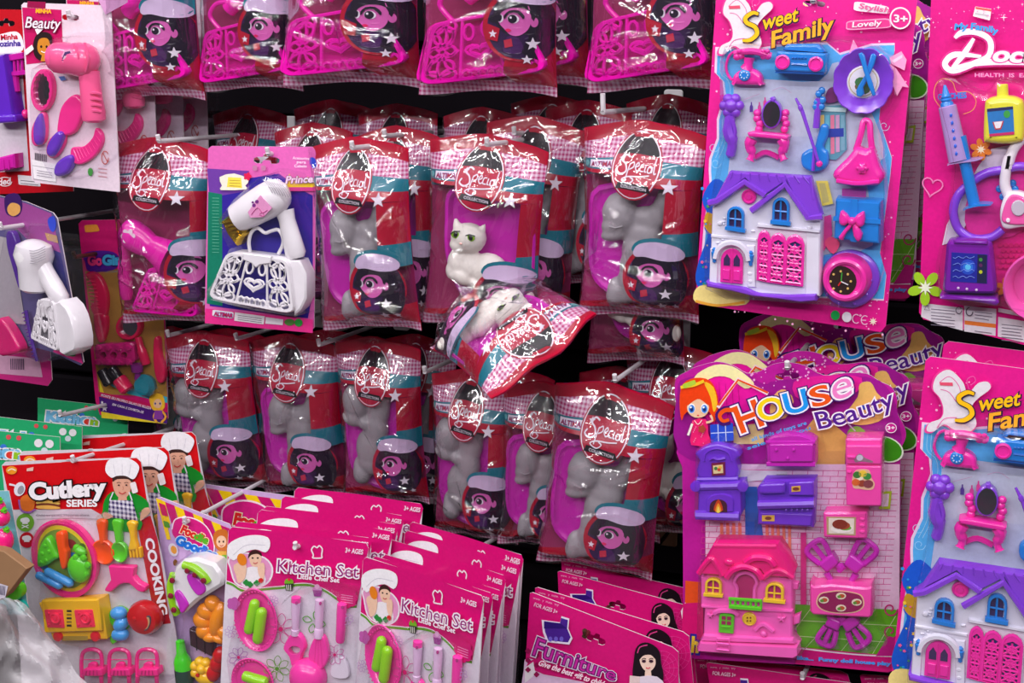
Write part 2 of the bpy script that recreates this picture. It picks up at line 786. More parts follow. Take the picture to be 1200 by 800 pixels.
# ---------------------------------------------------------------- the setting: dark slatted display wall, floor
DARK = M((12, 8, 14), 'dark')
wall = MB()
wall.slab([(-2.2, 0.0), (2.2, 0.0), (2.2, 2.8), (-2.2, 2.8)], [(-0.06, 0), (-0.025, 0)], DARK, local=True)
wall_back = tag(wall.build('wall_back', None, False), kind='structure')
sl = MB()
sl.slab([(-2.2, -0.046), (2.2, -0.046), (2.2, 0.046), (-2.2, 0.046)], [(-0.03, 0), (-0.004, 0), (0, 0.004)], M((17, 12, 19), 'dark'), local=True)
slm = sl.mesh('slat', False)
for i in range(27):
    o = bpy.data.objects.new('slat', slm)
    C.objects.link(o)
    o.parent = wall_back
    o.location = (0, 0, 0.08 + i * 0.1)
fl = MB()
fl.slab([(-2.2, -0.05), (2.2, -0.05), (2.2, 0.0), (-2.2, 0.0)], [(0.06 - 0.06, 0), (3.6, 0)], M((120, 112, 112), 'matte'), local=True)
tag(fl.build('floor', None, False), kind='structure')

# ---------------------------------------------------------------- display hooks
STEEL = M((214, 208, 214), 'soft')
BRASS = M((120, 92, 70), 'metal')


def display_hook(x, y, Y, label, bend=0.012, mat=STEEL, drop=0.0, lean=0.0):
    """a wire peg from the wall to the tip seen at px (x, y)"""
    p = hit(x, y, Y)
    o = bpy.data.objects.new('display_hook', None)
    C.objects.link(o)
    o.location = (p.x + lean, 0, p.z)
    tag(o, label, 'hook', 'steel display hooks on the wall')
    L = -Y
    mb = MB()
    pts = [(0, 0, drop), (-lean * 0.6, L * 0.6, drop * 0.4), (-lean, L - 0.012, 0), (-lean, L - 0.003, 0.002), (-lean, L + 0.0, bend)]
    mb.tube(cr(pts, 4), 0.0028, mat, 8, local3=True)
    mb.build('wire_peg', o)
    b2 = MB()
    b2.slab(rrect(-0.012, drop - 0.02, 0.012, drop + 0.02, 0.004), [(0.0, 0), (0.003, 0), (0.004, 0.001)], mat, local=True)
    b2.build('back_plate', o)
    return o
# ---------------------------------------------------------------- clear printed toy bags
BW, BH = 0.150, 0.245
RED_B, TEAL_B, BLK_B = M((178, 2, 46), 'bagprint'), M((18, 120, 140), 'bagprint'), M((20, 12, 24), 'bagprint')
WHT_B, PUR_B = M((236, 226, 240), 'bagprint'), M((45, 14, 66), 'bagprint')
SKIN_B, HAIR_B = M((214, 96, 178), 'bagprint'), M((24, 10, 36), 'bagprint')
BERET_B, BLUE_B = M((214, 190, 224), 'bagprint'), M((60, 60, 170), 'bagprint')
BACK_B = M((158, 44, 98), 'bagprint')


def sstep(a, b, x):
    t = max(0, min(1, (x - a) / (b - a)))
    return t * t * (3 - 2 * t)


def bulge(u, v, D=0.036):
    """u, v in metres, origin at the top centre"""
    a, b = u / BW, v / BH
    return D * (max(0, 1 - (2 * abs(a)) ** 3.2) ** 0.8) * sstep(0.0, -0.32, b) * sstep(-1.0, -0.86, b) + 0.0012


def drape(mb, pts, mat, off):
    """a printed shape (bag metres) laid over the puffed front"""
    bm = bmesh.new()
    vs = [bm.verts.new((p[0], p[1], 0)) for p in pts]
    for t in tessellate_polygon([[Vector((p[0], p[1], 0)) for p in pts]]):
        try:
            bm.faces.new([vs[i] for i in t])
        except ValueError:
            pass
    us, vv = [p[0] for p in pts], [p[1] for p in pts]
    for sg in (1, -1):
        if max(us) > BW / 2 - 1e-6 or min(us) < -BW / 2 + 1e-6:
            bmesh.ops.bisect_plane(bm, geom=bm.verts[:] + bm.edges[:] + bm.faces[:], plane_co=(sg * BW / 2, 0, 0), plane_no=(sg, 0, 0), clear_outer=True)
    for i in range(-6, 7):
        x = i * BW / 13
        if min(us) < x < max(us):
            bmesh.ops.bisect_plane(bm, geom=bm.verts[:] + bm.edges[:] + bm.faces[:], plane_co=(x, 0, 0), plane_no=(1, 0, 0))
    for i in range(1, 22):
        y = -i * BH / 22
        if min(vv) < y < max(vv):
            bmesh.ops.bisect_plane(bm, geom=bm.verts[:] + bm.edges[:] + bm.faces[:], plane_co=(0, y, 0), plane_no=(0, 1, 0))
    bm.verts.index_update()
    b = len(mb.v)
    for v in bm.verts:
        mb.v.append((v.co.x, -(bulge(v.co.x, v.co.y) + off * 1.9), v.co.y))
    mi = mb.mi(mat)
    for f in bm.faces:
        idx = [b + v.index for v in f.verts]
        if f.normal.z < 0:
            idx.reverse()
        mb.face(tuple(idx), mi)
    bm.free()


def U(pts):
    return [(p[0] * BW, p[1] * BH) for p in pts]


def uel(cx, cy, rx, ry, n=26, rot=0):
    """ellipse; centre in bag shares, radii in shares of the width"""
    return [(cx * BW + p[0], cy * BH + p[1]) for p in ell(0, 0, rx * BW, ry * BW, n, rot)]


def ustar(cx, cy, r):
    return [(cx * BW + p[0], cy * BH + p[1]) for p in star(0, 0, r * BW, rot=90)]


def film_mesh(seed):
    rnd = random.Random(seed)
    cre = []
    for i in range(20):
        a = (rnd.uniform(-.5, .5) * BW, rnd.uniform(-1, -.12) * BH)
        th = rnd.choice([rnd.uniform(60, 125), rnd.uniform(20, 160), rnd.uniform(-20, 40)])
        ln = rnd.uniform(0.02, 0.075)
        cre.append((a, (math.cos(R(th)), math.sin(R(th))), ln, rnd.uniform(0.0016, 0.0044), rnd.uniform(0.0018, 0.0056)))
    for i in range(7):
        th = rnd.uniform(-25, 65)
        cre.append(((rnd.uniform(-.5, .5) * BW, rnd.uniform(-1, -.05) * BH), (math.cos(R(th)), math.sin(R(th))), rnd.uniform(0.03, 0.09), rnd.uniform(0.006, 0.012), rnd.uniform(0.003, 0.007)))
    mb = MB()

    def fn(s, t):
        u, v = (s - .5) * BW, -t * BH
        w_ = 0.0
        for a, d, ln, wd, am in cre:
            dx, dy = u - a[0], v - a[1]
            al, ac = dx * d[0] + dy * d[1], -dx * d[1] + dy * d[0]
            e = max(0, 1 - (al / ln) ** 2)
            w_ += am * e * math.exp(-abs(ac) / wd)
        w_ += 0.0028 * (noise.noise(Vector((u * 38, v * 30, seed * 3.1))) + 0.5)
        edge = min(1, min(s, 1 - s, t * 1.5, 1 - t) * 12)
        return (u + 0.0025 * noise.noise(Vector((0, v * 30, seed))) * (1 if s > .5 else -1), -(bulge(u, v) + 0.0044 + max(0, w_) * edge), v + (0.004 * noise.noise(Vector((u * 30, 5, seed))) if t > .97 else 0))
    mb.quadgrid(fn, 100, 150, FILM)
    return mb.mesh('front_film')


def warp(me):
    """a hung bag: shoulders sag from the hook, waist pulled in, hem wavy"""
    for v in me.vertices:
        u, w_ = v.co.x, v.co.z
        a, b = 2 * u / BW, w_ / BH
        top, bot = sstep(-.4, 0, b), sstep(-.72, -1, b)
        v.co.z += BH * (top * (.014 - .06 * abs(a) ** 1.4) + bot * .022 * math.sin(2.4 * a + .8))
        v.co.y -= bot * .006 * math.sin(5 * a + .5) + top * .004 * math.sin(6 * a)
        v.co.x *= 1 - .06 * math.sin(math.pi * max(0, min(1, -b)))
    me.update()


FILMS = [film_mesh(i + 1) for i in range(5)]
for f_ in FILMS:
    warp(f_)


def bag_parts(root, gx=.2, gy=-.74, col=.26, back=BACK_B):
    # back sheet
    mb = MB()
    mb.quadgrid(lambda s, t: ((s - .5) * BW, bulge((s - .5) * BW, -t * BH) * 0.25 + 0.0008, -t * BH), 10, 14, back)
    bb = mb
    for a, b_, m in ((0, .1, RED_B), (.1, .2, GING), (.2, .27, TEAL_B), (.93, 1, RED_B)):
        bb.quadgrid(lambda s, t, a=a, b_=b_: ((s - .5) * BW, bulge((s - .5) * BW, -(a + (b_ - a) * t) * BH) * 0.25 + 0.0004, -(a + (b_ - a) * t) * BH), 8, 2, m)
    bb.build('back_sheet', root)
    # printed header
    h = MB()
    drape(h, U([(-.5, 0), (.5, 0), (.5, -.07), (-.5, -.07)]), RED_B, 0)
    drape(h, U([(-.5, -.07), (.5, -.07), (.5, -.17), (-.5, -.165)]), GING, 0)
    drape(h, U([(-.5, -.165), (.5, -.17), (.5, -.245), (.2, -.24), (-.2, -.225), (-.5, -.22)]), TEAL_B, 0)
    drape(h, U([(-.5, -.22), (-.2, -.225), (.2, -.24), (.5, -.245), (.5, -.30), (.1, -.29), (-.15, -.245), (-.5, -.24)]), RED_B, 0)
    drape(h, U([(-.42, -.172), (-.17, -.178), (-.17, -.217), (-.42, -.212)]), WHT_B, 0.0004)
    drape(h, uel(-.46, -.192, .028, .028, 14), M((120, 200, 205), 'bagprint'), 0.0004)
    drape(h, ustar(.29, -.285, .07), WHT_B, 0.0005)
    h.build('printed_header', root)
    # brand patch lettering
    t = MB()
    ax, ay = -.405 * BW, -.208 * BH
    for ch, (om, of) in zip('xy', ((BLUE_B, .05), (RED_B, .01))):
        vs, fs = glyphs('ALTIMAR', of)
        x0, x1 = gbounds('ALTIMAR')
        b = len(t.v)
        for x, y in vs:
            uu, vv = ax + (x - x0) / (x1 - x0) * .22 * BW, ay + y / CAPH * .024 * BH
            t.v.append((uu, -(bulge(uu, vv) + (0.0012 if of > .03 else 0.0016)), vv))
        mi = t.mi(om)
        for f in fs:
            t.face(tuple(b + i for i in f), mi)
    t.build('brand_lettering', root, False)
    # right-hand printed column
    c = MB()
    m_ = gy + .22
    drape(c, U([(col + .01, -.30), (.5, -.30), (.5, m_ - .0), (col, m_ - .0)]), RED_B, 0)
    drape(c, U([(col, m_), (.5, m_), (.5, gy + .1), (col - .03, gy + .1)]), TEAL_B, 0)
    c.build('printed_column', root)
    c = MB()
    drape(c, U([(gx - .08, gy - .13), (.5, gy - .1), (.5, -.955), (.22, -.955), (.16, -.9)]), RED_B, 0)
    c.build('printed_foot', root)
    s = MB()
    drape(s, U([(-.5, -.945), (.5, -.945), (.5, -1), (-.5, -1)]), GING, 0)
    s.build('bottom_seal', root)
    # oval logo
    lo = MB()
    drape(lo, uel(0, -.20, .215, .262), RED_B, 0.0008)
    drape(lo, uel(0, -.20, .205, .25), WHT_B, 0.0010)
    drape(lo, uel(0, -.20, .195, .24), M((180, 8, 54), 'bagprint'), 0.0012)
    top = [p for p in uel(0, -.20, .195, .24, 36) if p[1] > -.20 * BH + 0.042 * BW]
    top.sort(key=lambda p: p[0])
    drape(lo, top, BLK_B, 0.0014)
    drape(lo, U([(-.085, -.055), (.085, -.055), (.06, -.075), (-.06, -.075)]), RED_B, 0.0016)
    drape(lo, U([(-.15, -.305), (-.13, -.275), (.13, -.285), (.16, -.318), (.12, -.318), (-.1, -.305)]), BLK_B, 0.0015)
    drape(lo, ustar(-.13, -.17, .03), WHT_B, 0.0016)
    ob = lo.build('logo_oval', root)
    sc = MB()

    def rib(pts, wd):
        q = cr(pts, 5)
        n = len(q)
        b = len(sc.v)
        for i in range(n):
            a, d = q[max(i - 1, 0)], q[min(i + 1, n - 1)]
            dx, dy = (d[0] - a[0]) * BW, (d[1] - a[1]) * BH
            l = math.hypot(dx, dy) or 1
            for sg in (1, -1):
                uu, vv = q[i][0] * BW - dy / l * wd * sg, q[i][1] * BH + dx / l * wd * sg
                sc.v.append((uu, -(bulge(uu, vv) + 0.0036), vv))
        mi = sc.mi(WHT_B)
        for i in range(n - 1):
            sc.face((b + 2 * i, b + 2 * i + 1, b + 2 * i + 3, b + 2 * i + 2), mi)
    W_ = 0.0007
    rib([(-.06, -.165), (-.1, -.155), (-.13, -.175), (-.09, -.195), (-.075, -.225), (-.12, -.24), (-.165, -.225), (-.15, -.205)], W_ * 1.4)   # S
    rib([(-.05, -.19), (-.06, -.225), (-.07, -.265)], W_)                                                                             # p
    rib([(-.05, -.195), (-.02, -.185), (-.015, -.205), (-.05, -.218)], W_)
    rib([(0, -.207), (.03, -.197), (.02, -.185), (0, -.205), (.02, -.222), (.04, -.215)], W_)                                           # e
    rib([(.075, -.192), (.05, -.195), (.045, -.218), (.075, -.22)], W_)                                                                 # c
    rib([(.09, -.192), (.085, -.218), (.1, -.22)], W_)                                                                                 # i
    rib([(.14, -.2), (.115, -.198), (.11, -.22), (.135, -.22), (.145, -.195), (.145, -.222)], W_)                                          # a
    rib([(.165, -.155), (.16, -.19), (.165, -.225), (.18, -.22)], W_)                                                                  # l
    rib([(.13, -.235), (.04, -.245), (-.06, -.25), (-.1, -.265), (-.04, -.28), (.0, -.262), (-.03, -.252)], W_)                            # swash
    x0, x1 = gbounds('COLLECTION')
    vs, fs = glyphs('COLLECTION', 0.01)
    b = len(sc.v)
    for x, y in vs:
        uu = (-.1 + (x - x0) / (x1 - x0) * .22) * BW
        vv = (-.299 - .01 * (x - x0) / (x1 - x0) + y / CAPH * .014) * BH
        sc.v.append((uu, -(bulge(uu, vv) + 0.0036), vv))
    mi = sc.mi(WHT_B)
    for f in fs:
        sc.face(tuple(b + i for i in f), mi)
    sc.build('logo_lettering', ob, False)
    g = MB()
    e = lambda x, y, rx, ry, m, o, rot=0, n=18: drape(g, uel(gx + x, gy + y, rx, ry, n, rot), m, o)

    def sh(pts, m, o, sm=3):
        # outline read off in steps of 1/400 width, 1/612 height around the medallion
        q = [(gx + (x - 370) / 400, gy - (y - 560) / 612) for x, y in pts]
        drape(g, U([(p[0], p[1]) for p in (cr(q, sm, True) if sm else q)]), m, o)
    e(0, -.01, .26, .27, RED_B, .0008, n=28)
    e(.012, -.014, .238, .246, PUR_B, .0010, n=28)
    sh([(300, 520), (330, 480), (400, 478), (450, 500), (468, 560), (462, 625), (430, 660), (380, 640), (400, 590), (340, 590), (305, 560)], HAIR_B, .0012)
    sh([(340, 596), (372, 600), (385, 640), (330, 640)], M((70, 24, 90), 'bagprint'), .0012)
    sh([(316, 528), (330, 500), (368, 494), (398, 512), (405, 548), (396, 576), (372, 592), (348, 590), (330, 574), (318, 562), (311, 548)], SKIN_B, .0014)
    e(.108, .008, .026, .036, SKIN_B, .00145)
    sh([(306, 545), (312, 490), (345, 474), (395, 480), (420, 510), (412, 552), (398, 524), (372, 516), (345, 518), (322, 530), (314, 548)], HAIR_B, .0016)
    e(-.035, .022, .042, .032, WHT_B, .0016, -8)
    e(-.04, .022, .033, .031, HAIR_B, .0018)
    e(-.052, .028, .009, .009, WHT_B, .0020, n=8)
    sh([(332, 548), (345, 531), (368, 530), (384, 546), (388, 538), (372, 523), (345, 524), (330, 538)], HAIR_B, .0020, 2)
    sh([(312, 552), (315, 538), (325, 536), (328, 550), (320, 558)], WHT_B, .0017, 2)
    sh([(311, 550), (314, 538), (323, 537), (323, 549), (317, 555)], HAIR_B, .0019, 2)
    sh([(334, 577), (342, 573), (352, 578), (342, 583)], M((226, 30, 100), 'bagprint'), .0018, 2)
    sh([(296, 478), (318, 448), (380, 436), (440, 452), (462, 480), (440, 500), (330, 490)], TEAL_B, .0018)
    sh([(302, 484), (322, 458), (380, 448), (440, 462), (464, 488), (452, 506), (400, 506), (345, 496), (312, 498)], BERET_B, .0020)
    sh([(276, 560), (318, 574), (312, 610), (280, 604)], RED_B, .0016, 0)
    e(-.18, .02, .03, .03, HAIR_B, .0014, n=10)
    drape(g, ustar(gx - .18, gy - .048, .032), WHT_B, .0018)
    sh([(330, 606), (352, 600), (356, 622), (334, 628)], M((190, 40, 70), 'bagprint'), .0016, 0)
    drape(g, ustar(gx + .1, gy - .09, .052), WHT_B, .0018)
    drape(g, ustar(gx + .06, gy - .165, .04), WHT_B, .0018)
    drape(g, ustar(gx + .16, gy - .165, .03), WHT_B, .0018)
    g.build('printed_girl', root, False)
    for ch in root.children_recursive:
        if ch.type == 'MESH':
            warp(ch.data)


def bag_matrix(tl, tr, bl, Y, tilt=0.0, yaw=0.0):
    a, b, c = hit(*tl, Y), hit(*tr, Y), hit(*bl, Y)
    w_, h_ = (b - a).length, (c - a).length
    x, z = (b - a).normalized(), (a - c).normalized()
    roll = ((math.atan2(-x.z, x.x)) + math.atan2(z.x, z.z)) / 2
    if abs(math.atan2(-x.z, x.x) - math.atan2(z.x, z.z)) > math.pi:
        roll = math.atan2(z.x, z.z)
    m = (a + b) / 2
    return Matrix.Translation(m) @ Matrix.Rotation(R(yaw), 4, 'Z') @ Matrix.Rotation(R(tilt), 4, 'X') @ Matrix.Rotation(roll, 4, 'Y') @ Matrix.Diagonal((w_ / BW, (w_ / BW + h_ / BH) / 2, h_ / BH, 1))


def bag_root(label, group, mw):
    P = Pack.__new__(Pack)
    P.root = bpy.data.objects.new('toy_bag', None)
    P.root.empty_display_size = 0.03
    C.objects.link(P.root)
    tag(P.root, label, 'bag', group)
    P.Mw = mw
    P.root.matrix_world = mw
    P.inv = mw.inverted()
    P.o = P.inv @ CAM
    P.hz = 0.002
    a = P.loc(600, 400)
    b = P.loc(620, 400)
    c = P.loc(600, 420)
    P.k = ((Vector(a) - Vector(b)).length + (Vector(a) - Vector(c)).length) / 40
    return P


def add_film(root, k):
    o = bpy.data.objects.new('front_film', FILMS[k])
    C.objects.link(o)
    o.parent = root


def new_bag(src, label, group, mw, k):
    o = copy_tree(src)
    o.matrix_world = mw
    o['label'] = label
    o['group'] = group
    for ch in o.children:
        if ch.name.startswith('front_film'):
            ch.data = FILMS[k]
    return o


BED = M((205, 24, 178), 'soft')
GREY = M((158, 152, 158), 'soft')
CATW = M((236, 230, 222), 'soft')
HOTP = M((246, 20, 184), 'tint')
HOTS = M((232, 24, 170), 'plastic')


def EB(P, items, h0=0.0):
    """ellipsoids given in px -> local metres; (x, y, h, rx, rh, ry, rot)"""
    o = []
    for it in items:
        x, y, h, rx, rh, ry = it[:6]
        q = P.loc(x, y, h)
        o.append((q[0], h, q[1], rx * P.k, rh * P.k, ry * P.k, it[6] if len(it) > 6 else 0))
    return o


def bilin(q):
    def f(s, t, h=None):
        a = (q[0][0] * (1 - s) + q[1][0] * s, q[0][1] * (1 - s) + q[1][1] * s)
        b = (q[3][0] * (1 - s) + q[2][0] * s, q[3][1] * (1 - s) + q[2][1] * s)
        p = (a[0] * (1 - t) + b[0] * t, a[1] * (1 - t) + b[1] * t)
        return p if h is None else (p[0], p[1], h)
    return f


def handbag(P, quad, h0, h1, mat, parent, handle=None, rr=0.0016, plate=None, name='toy_handbag', label=None, flap=True):
    """filigree toy handbag: rim, lattice, back plate, heart handle; quad = TL TR BR BL in px"""
    f = bilin(quad)
    rim = rquad(quad, 0.16, 4)
    c = [sum(p[0] for p in quad) / 4, sum(p[1] for p in quad) / 4]
    mb = MB(P)
    hole = [(c[0] + (p[0] - c[0]) * 0.91, c[1] + (p[1] - c[1]) * 0.89) for p in rim]
    mb.slab(rim, [(h0, 0), (h1 - .002, 0), (h1, 0.0012)], mat, holes=[hole])
    body = mb.build(name, parent, label=label)
    if plate:
        b2 = MB(P)
        b2.slab([(c[0] + (p[0] - c[0]) * 0.95, c[1] + (p[1] - c[1]) * 0.95) for p in rim], [(h0 + .0005, 0), (h0 + .002, 0)], plate)
        b2.build('back_plate', body)
    g = MB(P)
    T = lambda pts, r=rr, closed=False: g.tube([f(a, b, h1 - rr) for a, b in pts], r, mat, 6, closed)
    T([(.36, 0.02), (.33, .98)])
    T([(.66, 0.02), (.69, .98)])
    for cx in (.17, .83):
        for cy, r1, r2 in ((.25, .10, .14), (.5, .12, .1), (.75, .11, .13)):
            T(cr(ell(cx, cy, r1, r2, 10), 2, True), closed=True)
        for a in range(0, 360, 45):
            T(cr([(cx + .02 * math.cos(R(a)), .5 + .03 * math.sin(R(a))), (cx + .09 * math.cos(R(a + 18)), .5 + .25 * math.sin(R(a + 18))), (cx + .15 * math.cos(R(a)), .5 + .46 * math.sin(R(a)))], 3))
        T(ell(cx - .07, .12, .06, .08, 10), closed=True)
        T(ell(cx + .07, .88, .06, .08, 10), closed=True)
        T(ell(cx + .07, .12, .05, .08, 10), closed=True)
        T(ell(cx - .07, .88, .06, .08, 10), closed=True)
    T(heart(.51, .56, .13, 20), closed=True)
    T(heart(.51, .56, .085, 20), closed=True, r=rr * 1.3)
    for k in range(5):
        T(ell(.38 + k * .065, .9, .035, .07, 8), closed=True)
    T(ell(.42, .25, .05, .12, 10), closed=True)
    T(ell(.6, .25, .05, .12, 10), closed=True)
    g.build('lattice', body)
    if flap:
        fl_ = MB(P)
        fl_.slab([f(.27, -.01), f(.73, -.01), f(.71, .12), f(.56, .17), f(.5, .24), f(.44, .17), f(.29, .12)], [(h1 - .001, 0), (h1 + .0012, 0), (h1 + .002, .001)], mat)
        fl_.build('flap', body)
    if handle:
        hd = MB(P)
        hd.tube(cr([(p[0], p[1], (h0 + h1) / 2) for p in handle], 4), rr * 1.5, mat, 8)
        hd.build('handle', body)
    return body


# --- exemplar with the grey kitten lying on a magenta bed
gK = 'clear bags with a grey kitten'
z = Z(610, 430, 2.857)
mwA = bag_matrix((653, 441), (792, 464), (616, 655), -0.285, 4)
KIT = bag_root('clear bag with grey toy kitten hanging lowest, above the stacked furniture boxes', gK, mwA)
bag_parts(KIT.root)
add_film(KIT.root, 0)
bd = MB(KIT)
bo = [(-.36, -.33), (.3, -.3), (.33, -.5), (.3, -.88), (.12, -.93), (-.2, -.9), (-.4, -.8), (-.43, -.55)]
bd.slab(cr(U(bo), 4, True), [(0.0, 0.004), (.006, 0), (.009, .002), (.010, .006), (.007, .009), (.0065, .012)], BED, local=True)
bd.build('pet_bed', KIT)


def kitten(P, name='toy_kitten'):
    its = [(215, 352, .017, 20, 15, 23, -12), (200, 385, .019, 17, 13, 12, -15), (190, 415, .021, 15, 10, 8, -15), (222, 305, .015, 16, 10, 9, -8),
           (300, 385, .012, 19, 11, 19, 10), (285, 425, .013, 21, 13, 21, 10), (272, 470, .014, 21, 14, 24, 10), (260, 520, .014, 21, 14, 26, 8), (250, 565, .014, 21, 14, 22, 5), (240, 598, .013, 17, 12, 13, 0),
           (335, 370, .012, 13, 10, 16, 12), (358, 340, .012, 11, 9, 15, 6), (368, 308, .012, 9, 8, 10, 0), (182, 600, .015, 11, 11, 16, 15), (176, 578, .015, 7, 9, 13, 12), (206, 604, .013, 14, 10, 11, 0)]
    return blob(name, EB(P, [tuple(z(a[0], a[1])) + a[2:] for a in its]), 0.0021, GREY, P, 9)


kt = kitten(KIT)
cl = MB(KIT)
cl.tube([tuple(z(178 + 0, 395)) + (.033,), tuple(z(200, 404)) + (.035,), tuple(z(222, 400)) + (.033,)], 0.0009, GREY, 5)
cl.build('chin_crease', kt)

# --- second kitten pose: head bowed lower, tail curling at the foot
z = Z(180, 380, 3.6375)
mwE = bag_matrix((393, 396), (492, 398), (386, 588), -0.20, 6)
KI2 = bag_root('clear bag with grey kitten in the lower row, third from the left', gK, mwE)
bag_parts(KI2.root, .24, -.72, .29)
add_film(KI2.root, 1)
bd = MB(KI2)
bd.slab(cr(U(bo), 4, True), [(0.0, 0.004), (.006, 0), (.009, .002), (.010, .006), (.007, .009), (.0065, .012)], BED, local=True)
bd.build('pet_bed', KI2)
its = z((862, 330, .018), (850, 395, .022), (905, 420, .02), (960, 350, .013), (975, 300, .012), (950, 450, .015), (930, 530, .016), (935, 580, .015), (890, 632, .017), (875, 610, .016), (870, 275, .015))
rad = [(17, 15, 20, -15), (14, 11, 10, 20), (11, 9, 8, 20), (15, 11, 28, 6), (13, 9, 17, 0), (16, 12, 24, 5), (21, 13, 25, 0), (21, 13, 17, 0), (12, 11, 13, 10), (6, 9, 14, 0), (14, 9, 7, 0)]
blob('toy_kitten', EB(KI2, [(a[0], a[1], a[2], b[0], b[1], b[2], b[3]) for a, b in zip(its, rad)]), 0.0021, GREY, KI2, 9)

# --- exemplar with the white cat on its magenta bed
z = Z(480, 120, 3.077)
mwB = bag_matrix((506, 145), (642, 176), (516, 368), -0.275, 3)
CAT = bag_root('clear bag with white green-eyed toy cat lying against a magenta bed', 'clear bags with a white cat', mwB)
bag_parts(CAT.root, .27, -.80, .36)
add_film(CAT.root, 3)
bd = MB(CAT)
bd.slab(cr(z((150, 310), (290, 292), (400, 330), (450, 420), (455, 560), (430, 720), (300, 735), (190, 690), (135, 560), (130, 420)), 4, True), [(0.0, 0.004), (.008, 0), (.011, .002), (.012, .006), (.006, .010), (.005, .018)], BED)
bd.build('pet_bed', CAT)
its = z((213, 487, .022), (180, 512, .028), (236, 508, .02), (172, 450, .020), (170, 436, .020), (256, 468, .02), (262, 456, .02), (185, 575, .018), (220, 590, .016), (290, 610, .016), (350, 660, .013), (396, 696, .010), (160, 600, .02), (190, 625, .024), (240, 655, .024), (170, 620, .022))
rad = [(20, 17, 17, 0), (11, 10, 9, 0), (10, 9, 10, 0), (5, 4, 9, -12), (3, 3, 7, -14), (5, 4, 9, 25), (3, 3, 7, 28), (15, 13, 18, 0), (18, 14, 19, 0), (23, 15, 21, 35), (24, 13, 20, 35), (20, 9, 15, 35), (9, 9, 13, 10), (14, 9, 10, 30), (9, 7, 7, 30), (9, 9, 8, 0)]
cat = blob('toy_cat', EB(CAT, [(a[0], a[1], a[2], b[0], b[1], b[2], b[3]) for a, b in zip(its, rad)]), 0.0018, CATW, CAT, 3)
for ex, ey, rt in ((165, 477, 18), (219, 489, -14)):
    e = MB(CAT)
    q = z(ex, ey)
    e.ball(q[0], q[1], .0385, 5.2, 1.6, 4.2, M((140, 200, 30)), rt, 12)
    e.ball(q[0] + .3, q[1] - .2, .0398, 2.6, 1.3, 3.2, M((14, 14, 14)), rt, 10)
    e.tube([(q[0] - 5.5, q[1] - 2 + rt * .06, .0395), (q[0] - 1, q[1] - 4.2, .0402), (q[0] + 5.5, q[1] - 3 - rt * .06, .0395)], 0.0009, M((14, 14, 14)), 5)
    e.build('eye', cat, label='green eye with black lash')
e = MB(CAT)
q = z(184, 512)
e.ball(q[0], q[1] - 1, .0412, 1.8, 1.0, 1.2, M((226, 170, 165)), 0, 8)
e.build('nose', cat)

# --- exemplar with the pink hair dryer and handbag
z = Z(120, 150, 3.2)
mwC = bag_matrix((128, 165), (243, 162), (132, 377), -0.275, 3)
DRY = bag_root('clear bag with hot-pink toy hair dryer above a pink filigree handbag', 'clear bags with pink handbags', mwC)
bag_parts(DRY.root, .38, -.69, .38)
add_film(DRY.root, 2)
mb = MB(DRY)
mb.turn(z(75, 375), z(255, 490), [(0, 8), (.04, 14), (.12, 18), (.25, 19.5), (.45, 18), (.6, 15), (.63, 16), (.8, 19), (1, 24), (1.0, 22)], .02, HOTS, 18, .8)
dr = mb.build('toy_hair_dryer', DRY)
mb = MB(DRY)
mb.tube(cr([tuple(z(85, 420)) + (.014,), tuple(z(85, 520)) + (.013,), tuple(z(92, 640)) + (.012,)], 4), [.008] * 4 + [.0095] * 4 + [.007], M((226, 40, 160), 'tint'), 10)
mb.build('grip', dr)
mb = MB(DRY)
mb.fill([mb.L(flower(*z(95, 405), 9, 6), .036)], .036, M((245, 215, 235), 'bagprint'))
mb.build('decal', dr, label='pale pink emblem')
handbag(DRY, z((170, 520), (345, 545), (358, 712), (100, 690)), .008, .024, HOTP, DRY, plate=M((228, 20, 165), 'plastic'))

# --- exemplar with the pink handbag alone
z = Z(0, 0, 4)
mwD = bag_matrix((108, -118), (226, -116), (121, 112), -0.285, 3)
HBG = bag_root('clear bag with pink filigree handbag, leftmost of the top row', 'clear bags with pink handbags', mwD)
bag_parts(HBG.root, .27, -.66, .33)
add_film(HBG.root, 4)
handbag(HBG, z((478, 170), (765, 92), (885, 362), (455, 436)), .008, .026, HOTP, HBG, rr=.0021, handle=z((560, 160), (510, 90), (540, 30), (610, 25), (640, 50), (680, 15), (730, 40), (735, 100), (700, 130)), plate=M((232, 18, 170), 'plastic'), flap=False)
mb = MB(HBG)
mb.tube(cr([tuple(z(600, 60)) + (.012,), tuple(z(680, -60)) + (.014,), tuple(z(640, -220)) + (.014,)], 4), .011, HOTS, 10)
mb.build('toy_hair_dryer', HBG)

